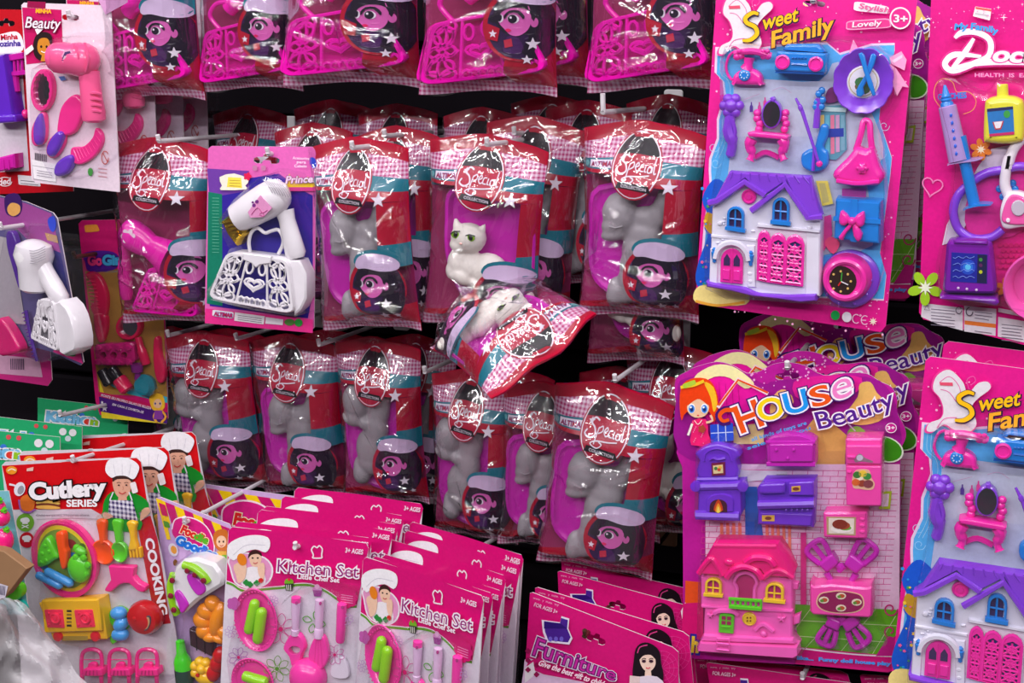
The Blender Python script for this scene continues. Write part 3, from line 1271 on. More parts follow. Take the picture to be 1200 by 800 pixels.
# --- every other bag in view: (source, TL, TR, BL, Y, film, tilt, label, group)
gH, gW = 'clear bags with pink handbags', 'clear bags with a white cat'
gB = 'red-topped bags hanging behind the middle row'
rows = [
    (HBG, (229, -112), (345, -112), (236, 103), -.27, 1, 3, 'clear bag with pink filigree handbag, second of the top row', gH),
    (HBG, (333, -142), (492, -145), (327, 97), -.285, 2, 3, 'clear bag with plain-faced pink handbag, third of the top row', gH),
    (HBG, (500, -150), (660, -150), (490, 106), -.30, 0, 3, 'wide clear bag with creased pink handbag, fourth of the top row', gH),
    (HBG, (540, -150), (695, -150), (545, 98), -.225, 3, 2, 'clear bag half hidden behind the fourth bag of the top row', gH),
    (HBG, (690, -150), (852, -155), (686, 104), -.275, 4, 2, 'clear bag with pink handbag next to the white butterfly card', gH),
    (KIT, (362, 168), (478, 158), (357, 388), -.30, 1, 4, 'clear bag with grey kitten beside the card with white handbag', gK),
    (KI2, (417, 152), (513, 148), (420, 378), -.235, 3, 2, 'bag with magenta bed and barcode strip, behind the grey kitten bag', gK),
    (KIT, (575, 128), (686, 150), (570, 360), -.215, 4, 2, 'clear bag behind the right edge of the white cat bag', gK),
    (KIT, (684, 138), (830, 150), (676, 366), -.27, 2, 4, 'large clear bag with grey kitten just left of the dolls house card', gK),
    (KI2, (193, 390), (290, 390), (204, 575), -.20, 0, 6, 'clear bag with grey kitten, leftmost of the lower row', gK),
    (KIT, (292, 392), (394, 396), (298, 580), -.19, 4, 6, 'clear bag with grey kitten in the lower row, second from the left', gK),
    (KI2, (504, 432), (607, 440), (491, 628), -.205, 2, 5, 'clear bag with grey kitten below the white cat lying on its side', gK),
    (KIT, (592, 444), (690, 456), (574, 636), -.215, 3, 5, 'clear bag with grey kitten squeezed behind the lowest bag', gK),
    (CAT, (690, 200), (806, 205), (688, 421), -.215, 1, 2, 'clear bag with white cat, only its gingham hem seen under the large kitten bag', gW),
]
for s_, tl, tr, bl, Y, k, ti, lab, grp in rows:
    new_bag(s_.root, lab, grp, bag_matrix(tl, tr, bl, Y, ti, ((tl[0] * 7 + k * 5) % 17) - 8), k)
# the bag that lies across its neighbours, its lower corner tipped towards the aisle
m_ = hit(642, 420, -.375)
x_ = Vector((-.092, -.083, -.081))
z_ = Vector((.122, -.109, -.026))
sx_, sz_ = x_.length / BW, z_.length / BH
x_.normalize()
z_ = (z_ - x_ * z_.dot(x_)).normalized()
y_ = z_.cross(x_) * .9
x_, z_ = x_ * sx_, z_ * sz_
mwL = Matrix(((x_.x, y_.x, z_.x, m_.x), (x_.y, y_.y, z_.y, m_.y), (x_.z, y_.z, z_.z, m_.z), (0, 0, 0, 1)))
new_bag(CAT.root, 'clear bag with white toy cat lying on its side across the hooks', gW, mwL, 3)
# bags deeper on the hooks, seen by their red and gingham tops
deep = [
    (KI2, (250, 128), (335, 124), (252, 320), -.13, 1, 'red-topped bag far back behind the card with white handbag'),
    (KIT, (322, 150), (412, 142), (322, 345), -.19, 2, 'red-topped bag close behind the first grey kitten bag'),
    (KIT, (345, 122), (435, 116), (345, 320), -.12, 0, 'red-topped bag deep in the dark under the third handbag bag'),
    (KI2, (420, 126), (512, 122), (422, 325), -.15, 3, 'red-topped bag in the dark under the gap of the top row'),
    (KIT, (520, 128), (612, 128), (520, 325), -.17, 1, 'red-topped bag directly behind the white cat bag'),
    (KI2, (600, 110), (700, 118), (600, 320), -.15, 4, 'red-topped bag in the dark left of the upturned hook'),
    (KIT, (640, 118), (740, 122), (645, 330), -.18, 0, 'red-topped bag behind the large kitten bag'),
    (KI2, (735, 110), (835, 116), (735, 320), -.14, 2, 'red-topped bag against the edge of the dolls house card'),
    (KIT, (225, 388), (312, 386), (232, 560), -.11, 3, 'red bag behind the leftmost lower bag'),
    (KI2, (345, 388), (432, 388), (350, 565), -.10, 0, 'red bag between the second and third lower bags'),
    (KIT, (445, 390), (535, 398), (445, 580), -.12, 2, 'red and teal bag right behind the third lower bag'),
    (KI2, (560, 430), (650, 436), (552, 610), -.11, 4, 'red bag under the lying white cat'),
    (KIT, (680, 428), (780, 436), (670, 625), -.15, 1, 'magenta and gingham bag behind the lowest kitten bag'),
    (CAT, (735, 400), (845, 410), (735, 620), -.16, 2, 'dark red bag left of the red-haired cartoon girl'),
    (KI2, (168, 385), (238, 384), (180, 560), -.13, 4, 'gingham-topped bag behind the leftmost lower bag, by the combs'),
]
for s_, tl, tr, bl, Y, k, lab in deep:
    new_bag(s_.root, lab, gB if tl[1] < 300 else 'red-topped bags hanging behind the lower row', bag_matrix(tl, tr, bl, Y, 1), k)
# ---------------------------------------------------------------- blister cards on the right
PINK_C, PINK2 = pr(226, 24, 140), pr(240, 110, 185)
LBLUE, GOLD_P = pr(84, 172, 232), pr(248, 190, 20)
HOT, PURP, BLUE = pl(240, 40, 165), pl(132, 62, 212), pl(28, 128, 216)
WHT, YEL, GRN = pl(228, 226, 240), pl(240, 200, 40), pl(90, 200, 30)
MAGV = pl(196, 30, 178)


def card(P, outline, mat, name='backing_card', slot=None, smooth=0, t=0.0014):
    mb = MB(P)
    pts = cr(outline, smooth, True) if smooth else outline
    mb.slab(pts, [(0, 0), (t, 0)], mat, holes=[slot] if slot else [], side_mat=pr(225, 215, 220))
    return mb.build(name, P, False)


def blister(P, pts, h, parent=None, name='blister', r=0.006, rim=True):
    mb = MB(P)
    mb.slab(pts, [(.0016, -0.004 if rim else 0), (.002, 0), (h - r, 0.001), (h - .3 * r, .3 * r), (h, r)], BLISTER, back=False)
    return mb.build(name, parent or P)


def sparkle(mb, pts_fn, n, mat, seed, r=(0.5, 1.3)):
    rnd = random.Random(seed)
    h = mb.P.step()
    for i in range(n):
        x, y = pts_fn(rnd)
        mb.flat(ell(x, y, *[rnd.uniform(*r)] * 2, 6), mat, h)


def euro(x, y, w_=30, h_=7, rot=0):
    p = [(-.5, 0), (-.5, .6), (-.38, .95), (-.18, .95), (-.13, .3), (.13, .3), (.18, .95), (.38, .95), (.5, .6), (.5, 0), (.38, -.3), (.15, -.35), (.1, -.9), (-.1, -.9), (-.15, -.35), (-.38, -.3)]
    c, s = math.cos(R(rot)), math.sin(R(rot))
    return [(x + a * w_ * c - b * h_ * s, y + a * w_ * s + b * h_ * c) for a, b in p]


def lattice_arch(P, q, mat, h, parent):
    """arched pierced window panel; q = TL TR BR BL px"""
    f = bilin(q)
    mb = MB(P)
    T = lambda pts, r=.0011, cl=False: mb.tube([f(a, b, h) for a, b in pts], r, mat, 5, cl)
    out = [(0, 1), (0, .16), (.12, .05), (.32, 0), (.5, -.02), (.68, 0), (.88, .05), (1, .16), (1, 1)]
    T(out, .0019, True)
    for k in range(3):
        y = .28 + k * .27
        T([(0, y - .13), (1, y + .13)])
        T([(1, y - .13), (0, y + .13)])
        T([(.5, y - .13), (.5, y + .13)])
        T([(0, y), (1, y)])
        T(ell(.5, y, .28, .075, 8), cl=True)
        T([(0, y + .135), (1, y + .135)], .0014)
    b = MB(P)
    b.slab([f(.02, .18), f(.2, .04), f(.5, -.01), f(.8, .04), f(.98, .18), f(.98, .14), f(.75, .14), f(.5, .1), f(.25, .14), f(.02, .2)], [(h - .002, 0), (h + .0015, 0)], mat)
    o = mb.build('lattice_window', parent)
    b.build('arch_top', parent)
    return o


def arch_pts(f, n=8, spring=.35):
    o = [f(0, 1), f(0, spring)]
    for i in range(1, n):
        a = math.pi * (1 - i / n)
        o.append(f(.5 + .5 * math.cos(a), spring - spring * math.sin(a)))
    return o + [f(1, spring), f(1, 1)]


def arch_window(P, q, mat, h, parent, glass, name='toy_window', door=False):
    f = bilin(q)
    mb = MB(P)
    outer = arch_pts(f)
    holes = []
    g2 = lambda a, b: f(.14 + .72 * a, .1 + .76 * b)
    inner = arch_pts(g2)
    mb.slab(outer, [(h - .003, 0), (h + .002, 0), (h + .003, .0008)], mat, holes=[[(p[0], p[1]) for p in inner]])
    mb.tube([f(.5, .1, h), f(.5, .9, h)], .0011, mat, 5)
    mb.tube([f(.12, .52, h), f(.88, .52, h)], .0011, mat, 5)
    mb.slab([f(-.08, .9), f(1.08, .9), f(1.08, 1.04), f(-.08, 1.04)], [(h - .002, 0), (h + .004, 0)], mat)
    o = mb.build(name, parent)
    p = MB(P)
    p.slab(inner, [(h - .0035, 0), (h - .002, 0)], glass)
    p.build('pane', parent)
    return o


# ======================= the card with the white and purple dolls house (two more copies hang lower right)
z1, z2 = Z(810, 0, 4), Z(810, 190, 3.904)
SF = Pack('blister_card', 'large pink blister card with white and purple toy dolls house, upper right', 'toy pack', 'pink butterfly cards with white dolls house', 950, 190, -.30, pitch=0)
sfo = [(840, -14), (845, -19), (1066, -7), (1075, -2), (1056, 200), (1038, 382), (1032, 389), (818, 356), (815, 350)]
card(SF, sfo, PINK_C, slot=euro(954, 3, 26, 5, 3))
mb = MB(SF)
sparkle(mb, lambda r: (lambda t, s: (840 - 24 * t + s * (230 - 8 * t), -8 + 380 * t + s * (10 + 20 * t)))(r.random(), r.random()), 300, pr(252, 176, 220), 3, (.6, 1.5))
bl = z1((117, 222), (113, 330), (150, 380), (158, 450), (124, 560), (124, 650), (88, 745), (88, 800)) + z2((90, 95), (30, 400), (20, 560)) + z2((300, 600), (885, 635), (897, 520), (868, 420), (915, 60)) + z1((945, 740), (880, 560), (900, 420), (958, 245), (958, 203), (880, 200), (500, 245), (330, 380), (250, 230))
bl = z1((117, 222), (113, 340), (150, 380), (158, 450), (124, 560), (124, 650), (88, 745), (86, 800)) + z2((88, 110), (60, 300), (40, 600), (885, 635), (897, 520), (868, 420), (915, 60)) + z1((945, 740), (885, 560), (900, 420), (958, 240), (958, 203), (850, 206), (700, 250), (640, 200), (440, 205), (330, 225))
mb.flat([(p[0] - 1, p[1] - .5) for p in bl], pr(232, 205, 232))
mb.flat([(950 + (p[0] - 950) * .985, 190 + (p[1] - 190) * .985) for p in bl], LBLUE)
for k_, dd in ((0, 6), (1, 10)):
    mb.stroke([(p[0] + dd, p[1]) for p in z1((117, 240), (113, 340), (150, 380), (158, 450), (124, 560), (124, 650), (90, 740))], .5, pr(170, 215, 240))
inner = z1((200, 385), (230, 480), (190, 560), (200, 660), (175, 790)) + z2((180, 400), (500, 620), (580, 430), (830, 380), (800, 60)) + z1((900, 740), (860, 560), (690, 290), (600, 380), (330, 370))
mb.flat(cr(inner, 3, True), pr(188, 196, 220))
mb.flat(z1((200, 420), (620, 420), (640, 640), (190, 640)), pr(196, 204, 222))
# printed garden beside the house
gd = cr(z2((140, 85), (90, 90), (50, 170), (75, 240), (60, 300), (75, 340), (35, 450), (20, 540), (60, 590), (200, 600), (200, 200)), 3, True)
mb.flat(gd, pr(24, 86, 200))
mb.flat(cr(z2((110, 240), (70, 230), (60, 290), (95, 330), (150, 330), (150, 240)), 3, True), pr(196, 150, 40))
mb.flat(cr(z2((15, 590), (60, 560), (180, 575), (260, 600), (250, 650), (120, 655), (20, 640)), 3, True), pr(246, 222, 140))
mb.stroke(z2((20, 635), (120, 655), (245, 640)), 3, pr(240, 170, 60))
rnd = random.Random(5)
for i in range(26):
    x, y = z2(rnd.uniform(40, 130), rnd.uniform(120, 570))
    mb.flat(flower(x, y, rnd.uniform(1.2, 2.6), 5, 10), rnd.choice([pr(240, 200, 60), pr(40, 150, 220), pr(230, 90, 150), pr(60, 160, 90)]))
# wardrobe printed behind the toys
mb.flat(z1((600, 500), (720, 490), (730, 700), (680, 750), (600, 740)), pr(88, 150, 170))
for k_, c_ in enumerate((pr(230, 200, 110), pr(100, 180, 200), pr(220, 120, 150), pr(200, 150, 190), pr(120, 170, 190))):
    mb.flat(z1((605 + k_ * 24, 540), (623 + k_ * 24, 538), (624 + k_ * 24, 735 - 8 * k_), (606 + k_ * 24, 738 - 8 * k_)), c_)
mb.flat(z1((620, 605), (715, 600), (715, 640), (620, 645)), pr(40, 60, 160))
mb.flat(cr(z1((630, 480), (640, 420), (680, 410), (690, 470)), 3, True), pr(120, 40, 110))
mb.flat(z1((600, 500), (730, 505), (725, 525), (600, 520)), pr(190, 220, 220))
mb.flat(z2((570, 85), (625, 85), (650, 190), (600, 200)), pr(232, 214, 90))
mb.flat(z2((585, 95), (612, 95), (632, 180), (603, 188)), pr(200, 190, 110))
mb.flat(z2((600, 250), (640, 240), (645, 330), (600, 420)), pr(226, 60, 150))
mb.flat(cr(z2((610, 370), (640, 340), (680, 370), (650, 420)), 3, True), pr(240, 80, 130))
mb.flat(z2((690, 120), (800, 120), (800, 160), (690, 160)), pr(176, 60, 150))
mb.flat(z2((600, 430), (690, 430), (690, 560), (600, 580)), pr(60, 140, 215))
# bottles and scrolls printed by the vanity
for bx, by, c_ in ((282, 500, pr(80, 50, 140)), (320, 500, pr(190, 60, 140)), (346, 478, pr(210, 60, 140))):
    mb.flat(z1((bx - 8, by + 25), (bx - 8, by), (bx - 3, by - 10), (bx - 3, by - 22), (bx + 3, by - 22), (bx + 3, by - 10), (bx + 8, by), (bx + 8, by + 25)), c_)
for a_, b_ in (((240, 470), (320, 440)), ((380, 425), (470, 435))):
    mb.stroke(z1(a_, ((a_[0] + b_[0]) / 2, a_[1] - 15), b_), .4, pr(200, 130, 180))
for q_ in ((105, 690), (115, 765), (905, 590), (890, 720)):
    mb.stroke([z1(q_[0] + 26 * (1 - t_ / 12) * math.cos(t_ * .8), q_[1] + 26 * (1 - t_ / 12) * math.sin(t_ * .8)) for t_ in range(10)], .5, pr(165, 215, 245))
# butterfly, ribbons, lower print
bf = cr(z1((165, 0), (215, -30), (270, 20), (290, 70), (330, 20), (370, 10), (380, 40), (330, 90), (310, 130), (330, 200), (300, 240), (240, 235), (200, 215), (160, 250), (130, 250), (140, 215), (185, 190), (195, 150), (180, 100), (150, 60)), 4, True)
mb.flat([(884 + (p[0] - 884) * 1.05, 25 + (p[1] - 25) * 1.05) for p in bf], pr(232, 60, 150))
mb.flat(bf, pr(226, 218, 226))
for a_ in (z1((175, 30), (215, 0), (255, 40), (262, 90)), z1((180, 60), (215, 70), (245, 110)), z1((300, 60), (285, 10), (310, -10), (320, 10), (300, 30)), z1((170, 235), (200, 190), (250, 180))):
    mb.stroke(a_, .8, pr(228, 90, 165))
mb.flat(z1((175, 28), (228, 25), (230, 40), (178, 42)), pr(225, 80, 110))
bw = pr(246, 160, 205)
for poly in ([(760, 185), (740, 250), (790, 240)], [(930, 270), (985, 240), (1010, 280), (1000, 330), (940, 300)], [(930, 300), (960, 320), (1020, 410), (990, 405), (965, 450), (930, 360)]):
    mb.flat(z1(poly), bw)
mb.flat(z1((940, 285), (990, 255), (990, 270), (950, 295)), pr(250, 205, 228))
mb.flat(rquad(z1((765, 5), (925, 30), (930, 66), (760, 50)), .2), pr(236, 225, 235))
mb.flat(rquad(z1((728, 98), (930, 84), (940, 130), (725, 142)), .2), pr(238, 150, 196))
mb.flat(rquad(z1((732, 103), (926, 90), (934, 126), (730, 136)), .2), pr(228, 56, 140))
mb.flat(ell(*z1(980, 85), 12.6, 13), pr(236, 225, 235))
mb.flat(ell(*z1(980, 85), 10.8, 11.2), pr(234, 40, 140))
mb.flat(ell(*z2(659, 700), 5.2, 5.6), pr(20, 150, 70))
mb.flat(ell(*z2(712, 708), 5.6, 6), pr(222, 214, 226))
mb.flat(star(*z2(832, 728), 5, 8), pr(240, 225, 205))
mb.stroke([z2(755 + 17 * math.cos(R(a)), 716 + 20 * math.sin(R(a))) for a in range(50, 311, 26)], 1, pr(225, 190, 215))
mb.stroke([z2(795 + 17 * math.cos(R(a)), 722 + 20 * math.sin(R(a))) for a in range(50, 311, 26)], 1, pr(225, 190, 215))
mb.stroke(z2((780, 722), (800, 723)), 1, pr(225, 190, 215), smooth=2)
mb.build('printed_artwork', SF, False)
tx = TX(SF)
dk = pr(40, 24, 60)
wo = pr(236, 224, 236)
tx.word('Stylish', z1(785, 38), z1(925, 60), 6, pr(228, 90, 150), shear=.2)
tx.word('Lovely', z1(755, 128), z1(890, 118), 6, wo, shear=.2)
tx.word('3+', z1(950, 103), z1(1012, 106), 8.5, wo, .03)
tx.stroke(z1((318, 68), (290, 62), (258, 84), (262, 108), (300, 128), (310, 160), (280, 188), (242, 192)), [5.5, 6.5, 7, 7, 7, 7, 6.5, 5], dk, smooth=7)
tx.word('weet', z1(335, 142), z1(500, 100), 16, dk, .07, shear=.35)
tx.word('Family', z1(380, 225), z1(665, 150), 18, dk, .07, shear=.3)
tx.stroke(z1((315, 66), (288, 60), (256, 82), (260, 106), (298, 126), (308, 158), (278, 186), (240, 190)), [3.4, 4.4, 4.8, 5, 5, 5, 4.6, 3], GOLD_P, smooth=7)
tx.word('weet', z1(333, 140), z1(498, 98), 16, GOLD_P, .02, shear=.35)
tx.word('Family', z1(378, 223), z1(663, 148), 18, pr(246, 170, 40), .025, shear=.3)
tx.build('title_lettering', SF, False)

# toys under the blister
mb = MB(SF)                                                             # telephone
mb.puff(cr(z1((188, 385), (200, 350), (235, 325), (262, 318), (300, 328), (326, 352), (332, 385), (328, 400), (195, 396)), 3, True), .002, .014, .004, HOT)
tel = mb.build('toy_telephone', SF)
mb = MB(SF)
mb.tube([z1(262, 320) + (.01,), z1(268, 300) + (.011,), z1(272, 270) + (.011,)], [.007, .0045, .006], HOT, 10)
mb.tube(cr([z1(205, 250) + (.012,), z1(270, 240) + (.016,), z1(320, 246) + (.016,), z1(372, 262) + (.012,)], 4), .0034, HOT, 8)
for x, y in ((214, 266), (232, 262), (340, 262), (360, 262)):
    mb.ball(*z1(x, y), .013, 4.4, 4, 4.4, HOT)
for x in range(225, 360, 22):
    mb.ball(*z1(x, 240), .0165, 3.2, 3, 2.8, HOT, 0, 8)
mb.build('receiver', tel)
mb = MB(SF)
mb.lathe(*z1(248, 352), [(.007, .0135), (.0068, .016), (.005, .0168), (.0025, .017)], BLUE, 18)
for a in range(0, 360, 45):
    mb.ball(*z1(248 + 17 * math.cos(R(a)), 352 + 15 * math.sin(R(a))), .0172, 1.1, .6, 1.1, pl(190, 220, 250), 0, 6)
mb.build('dial', tel, label='blue dial')
mb = MB(SF)
mb.tube(cr([z1(205, 240) + (.008,), z1(178, 262) + (.006,), z1(164, 310) + (.005,), z1(172, 350) + (.005,), z1(192, 376) + (.006,)], 4), .0014, HOT, 6)
mb.build('cord', tel)
mb = MB(SF)                                                             # radio
mb.puff(rquad(z1((402, 240), (632, 250), (626, 342), (388, 332)), .05), .002, .024, .002, BLUE)
rad_ = mb.build('toy_radio', SF)
mb = MB(SF)
mb.puff(rquad(z1((448, 205), (596, 206), (632, 246), (425, 236)), .12), .004, .02, .003, BLUE)
mb.slab(z1((398, 330), (626, 340), (620, 350), (392, 342)), [(.002, 0), (.022, 0)], pl(20, 90, 180))
mb.build('carry_handle', rad_)
for x, y in ((427, 291), (583, 300)):
    mb = MB(SF)
    mb.lathe(*z1(x, y), [(.0085, .022), (.0085, .0262), (.0065, .0268), (.0055, .0255), (.003, .0255)], HOT, 18)
    for a in (45, 135, 225, 315):
        mb.ball(*z1(x + 38 * math.cos(R(a)) * .8, y + 38 * math.sin(R(a)) * .8), .025, 1.6, 1, 1.6, HOT, 0, 6)
    mb.build('speaker', rad_, label='round pink speaker')
mb = MB(SF)
for k_ in range(5):
    mb.puff(rrect(*z1(470 + k_ * 15, 268), *z1(480 + k_ * 15, 276), .5), .023, .0262, .0006, pl(20, 100, 190))
mb.tube([z1(470, 300) + (.0245,), z1(545, 304) + (.0245,)], .0012, pl(20, 100, 190), 5)
mb.build('buttons', rad_)
mb = MB(SF)                                                             # scalloped plate
mb.lathe(*z1(806, 380), [(.0315, .010), (.033, .014), (.032, .0145), (.022, .008), (.018, .006), (.0001, .006)], PURP, 60, sx=1, sv=1.1, wave=lambda a, r: 1 + (.045 * abs(math.sin(a * 6)) if r > .025 else 0))
pt = mb.build('toy_plate', SF)
mb = MB(SF)
mb.lathe(*z1(806, 384), [(.0185, .0065), (.018, .0068)], pr(228, 222, 230), 24)
mb.lathe(*z1(806, 384), [(.0165, .0070), (.016, .0071)], pr(190, 180, 120), 24)
mb.lathe(*z1(806, 384), [(.0155, .0073), (.015, .0074)], pr(226, 222, 230), 24)
mb.build('plate_print', pt)
mb = MB(SF)
for (x, y, r_, c_) in ((795, 385, 6, pr(60, 120, 70)), (820, 395, 6, pr(150, 60, 60)), (808, 415, 7, pr(70, 100, 60)), (790, 405, 5, pr(120, 90, 60))):
    q_ = mb.L([z1(x, y)], .0076)[0]
    mb.fill([[(q_[0] + p_[0], q_[1] + p_[1]) for p_ in ell(0, 0, r_ / 1000, r_ / 1200, 10)]], .0076 + r_ * 1e-5, c_)
mb.build('printed_garland', pt)
mb = MB(SF)
mb.puff(z1((842, 255), (855, 250), (868, 262), (858, 300), (828, 370), (805, 410), (810, 440), (795, 455), (775, 450), (772, 425), (785, 400), (815, 350)), .012, .0165, .0012, BLUE)
mb.build('toy_fork', SF)
mb = MB(SF)
mb.puff(z1((782, 252), (798, 245), (812, 258), (825, 320), (850, 390), (864, 445), (850, 452), (828, 400), (806, 330), (795, 290)), .0165, .021, .0012, BLUE)
mb.build('toy_knife', SF)
mb = MB(SF)                                                             # hair clip flower
mb.ball(*z1(188, 495), .010, 9, 8, 9, PURP)
for a in range(0, 360, 60):
    mb.ball(*z1(190 + 34 * math.cos(R(a)), 495 + 36 * math.sin(R(a))), .009, 6.5, 6, 6.5, PURP)
mb.tube(cr([z1(185, 540) + (.008,), z1(175, 610) + (.008,), z1(192, 670) + (.008,), z1(180, 738) + (.006,)], 4), [.006] * 4 + [.0068] * 4 + [.0052] * 4 + [.0026], PURP, 8)
mb.tube(cr([z1(190, 560) + (.012,), z1(205, 620) + (.011,), z1(188, 690) + (.010,)], 4), .0022, PURP, 6)
mb.build('toy_flower_spray', SF)
mb = MB(SF)                                                             # dressing table
mb.puff(z1((262, 622), (290, 615), (440, 630), (456, 640), (450, 658), (268, 640)), .002, .020, .002, HOT)
for lx, s_ in ((285, -1), (425, 1)):
    mb.tube(cr([z1(lx, 650) + (.014,), z1(lx + 12 * s_, 680) + (.014,), z1(lx, 720) + (.013,), z1(lx + 10 * s_, 752) + (.014,)], 4), [.006] * 4 + [.005] * 4 + [.0035] * 4 + [.005], HOT, 8)
mb.tube(cr([z1(298, 738) + (.006,), z1(350, 715) + (.006,), z1(412, 740) + (.006,)], 4), .003, HOT, 6)
vt = mb.build('toy_dressing_table', SF)
mb = MB(SF)
for s_, xs in ((-1, 318), (1, 438)):
    for k_ in range(4):
        mb.ball(*z1(xs + 6 * math.sin(k_ * 2) + s_ * k_ * 2, 605 - k_ * 25), .009, 5, 4.5, 5, HOT, 0, 10)
mb.build('carved_roses', vt)
mb = MB(SF)
q_ = ell(*z1(376, 535), 11.6, 17, 26, 4)
mb.slab(q_, [(.004, 0), (.014, 0), (.015, .001)], PURP)
mb.puff(flower(*z1(380, 466), 3.6, 5, 14), .008, .016, .001, PURP)
mf = mb.build('mirror_frame', vt, label='purple oval mirror frame')
mb = MB(SF)
mb.slab(ell(*z1(376, 535), 10, 15, 24, 4), [(.014, 0), (.0155, 0)], MIRROR)
mb.build('mirror_glass', vt)
mb = MB(SF)                                                             # violin
vo = cr(z1((610, 585), (640, 590), (640, 640), (620, 690), (640, 715), (640, 770), (610, 800), (560, 805), (520, 780), (515, 730), (540, 705), (575, 690), (590, 640)), 4, True)
mb.puff(vo, .002, .012, .003, BLUE)
mb.tube([z1(585, 600) + (.012,), z1(597, 460) + (.012,)], .0034, PURP, 8)
for k_, (x, y) in enumerate(((590, 480), (615, 470), (598, 440), (612, 425), (585, 500), (610, 500))):
    mb.ball(*z1(x, y), .012, 4.4, 4, 4.6, BLUE, 0, 8)
vi = mb.build('toy_violin', SF)
mb = MB(SF)
mb.tube([z1(490, 460) + (.016,), z1(520, 520) + (.018,), z1(600, 770) + (.017,)], [.0012, .002, .0014], PURP, 6)
mb.ball(*z1(512, 505), .018, 3, 3, 5, PURP, -20, 8)
mb.ball(*z1(600, 768), .017, 4, 3, 4, HOT, 0, 8)
mb.tube([z1(570, 800) + (.014,), z1(578, 690) + (.014,)], .0018, PURP, 5)
mb.build('bow', vi, label='thin purple bow')
mb = MB(SF)                                                             # handbag
mb.puff(cr(z1((775, 690), (815, 700), (850, 690), (880, 780)) + z2((880, 60), (865, 95), (830, 110), (700, 100), (655, 80), (650, 45)) + z1((730, 740)), 3, True), .002, .022, .006, HOT)
hb = mb.build('toy_handbag', SF)
mb = MB(SF)
mb.tube(cr([z1(772, 705) + (.014,), z1(795, 630) + (.014,), z1(806, 575) + (.012,), z1(822, 566) + (.012,), z1(836, 580) + (.012,), z1(840, 640) + (.014,), z1(848, 700) + (.014,)], 3), .0032, HOT, 8)
mb.build('handle', hb)
mb = MB(SF)
mb.puff(flower(*z1(800, 790), 7, 6, 30, .3), .02, .026, .002, HOT)
mb.lathe(*z1(800, 790), [(.0035, .024), (.003, .028), (.001, .0285)], HOT, 10)
mb.tube(cr([z2(665, 85) + (.022,), z2(760, 98) + (.0235,), z2(860, 88) + (.022,)], 4), .0024, HOT, 6)
mb.build('rose_clasp', hb)
mb = MB(SF)                                                             # gift box
mb.slab(rquad(z2((655, 163), (872, 178), (868, 378), (645, 355)), .03), [(.002, 0), (.026, 0.0015), (.028, .003)], BLUE)
gb = mb.build('toy_gift_box', SF)
mb = MB(SF)
mb.slab(z2((650, 248), (868, 262), (866, 284), (648, 268)), [(.024, 0), (.0295, 0)], BLUE)
mb.slab(z2((735, 168), (762, 170), (756, 366), (728, 362)), [(.024, 0), (.0293, 0)], BLUE)
mb.build('ribbon', gb)
mb = MB(SF)
for poly in ([(725, 260), (690, 222), (678, 240), (676, 280), (700, 292)], [(740, 262), (780, 228), (792, 240), (790, 285), (765, 298)], [(725, 280), (745, 282), (705, 330), (692, 358), (672, 345)], [(735, 282), (750, 280), (782, 330), (765, 365), (742, 340)]):
    mb.puff(cr(z2(poly), 2, True), .028, .036, .003, HOT)
mb.ball(*z2(735, 270), .035, 5, 5, 5, HOT)
mb.build('bow', gb, label='pink bow')
mb = MB(SF)                                                             # clock
mb.lathe(*z2(725, 536), [(.034, .002), (.035, .004), (.034, .008), (.030, .010)], PURP, 40, wave=lambda a, r: 1 + .012 * math.sin(a * 40))
ck = mb.build('toy_clock', SF)
mb = MB(SF)
mb.lathe(*z2(702, 540), [(.029, .009), (.029, .014), (.027, .017), (.026, .026), (.0245, .029), (.0215, .030), (.0185, .0285), (.018, .026)], HOT, 36)
for a in range(0, 360, 36):
    mb.ball(*z2(712 + 112 * math.cos(R(a)), 540 + 112 * math.sin(R(a))), .013, 2, 2, 2, PURP, 0, 6)
cb = mb.build('clock_body', ck, label='hot pink body')
mb = MB(SF)
mb.lathe(*z2(684, 545), [(.0182, .0262), (.018, .0268)], pl(44, 24, 20), 28)
for a in range(0, 360, 45):
    mb.ball(*z2(684 + 46 * math.cos(R(a)), 545 + 46 * math.sin(R(a))), .0272, 1.7, .7, 1.7, pl(222, 184, 100), 0, 7)
mb.tube([z2(686, 546) + (.0278,), z2(718, 561) + (.0278,)], .0006, pl(220, 220, 225), 5)
mb.tube([z2(686, 546) + (.0278,), z2(690, 505) + (.0278,)], .0006, pl(60, 170, 60), 5)
mb.tube([z2(686, 546) + (.0276,), z2(673, 565) + (.0276,)], .0007, pl(220, 40, 40), 5)
mb.build('clock_face', ck, label='dark dial with gold dots')
# dolls house
mb = MB(SF)
hw = z2((82, 575), (96, 205), (245, 80), (335, 160), (430, 90), (595, 250), (588, 615), (300, 600))
mb.slab(hw, [(.002, 0), (.026, 0), (.028, .001)], WHT)
mb.slab(z2((300, 280), (590, 310), (590, 326), (298, 298)), [(.028, 0), (.032, .0008)], WHT)
mb.slab(z2((90, 330), (300, 350), (300, 365), (88, 345)), [(.028, 0), (.030, .0008)], WHT)
mb.slab(z2((525, 320), (588, 330), (585, 612), (520, 608)), [(.028, 0), (.029, .001)], WHT)
for q_ in (z2((250, 380), (292, 380), (296, 575), (256, 572)), z2((85, 395), (125, 392), (120, 560), (80, 560))):
    mb.slab(q_, [(.028, 0), (.0305, .001)], WHT)
hs = mb.build('toy_dolls_house', SF)
mb = MB(SF)
rnd = random.Random(8)
for i in range(26):
    x, y = rnd.uniform(100, 290), rnd.uniform(250, 370)
    if not (155 < x < 250):
        mb.puff(rrect(*z2(x, y), *z2(x + rnd.uniform(12, 22), y + 9), 1), .028, .0298, .0008, WHT)
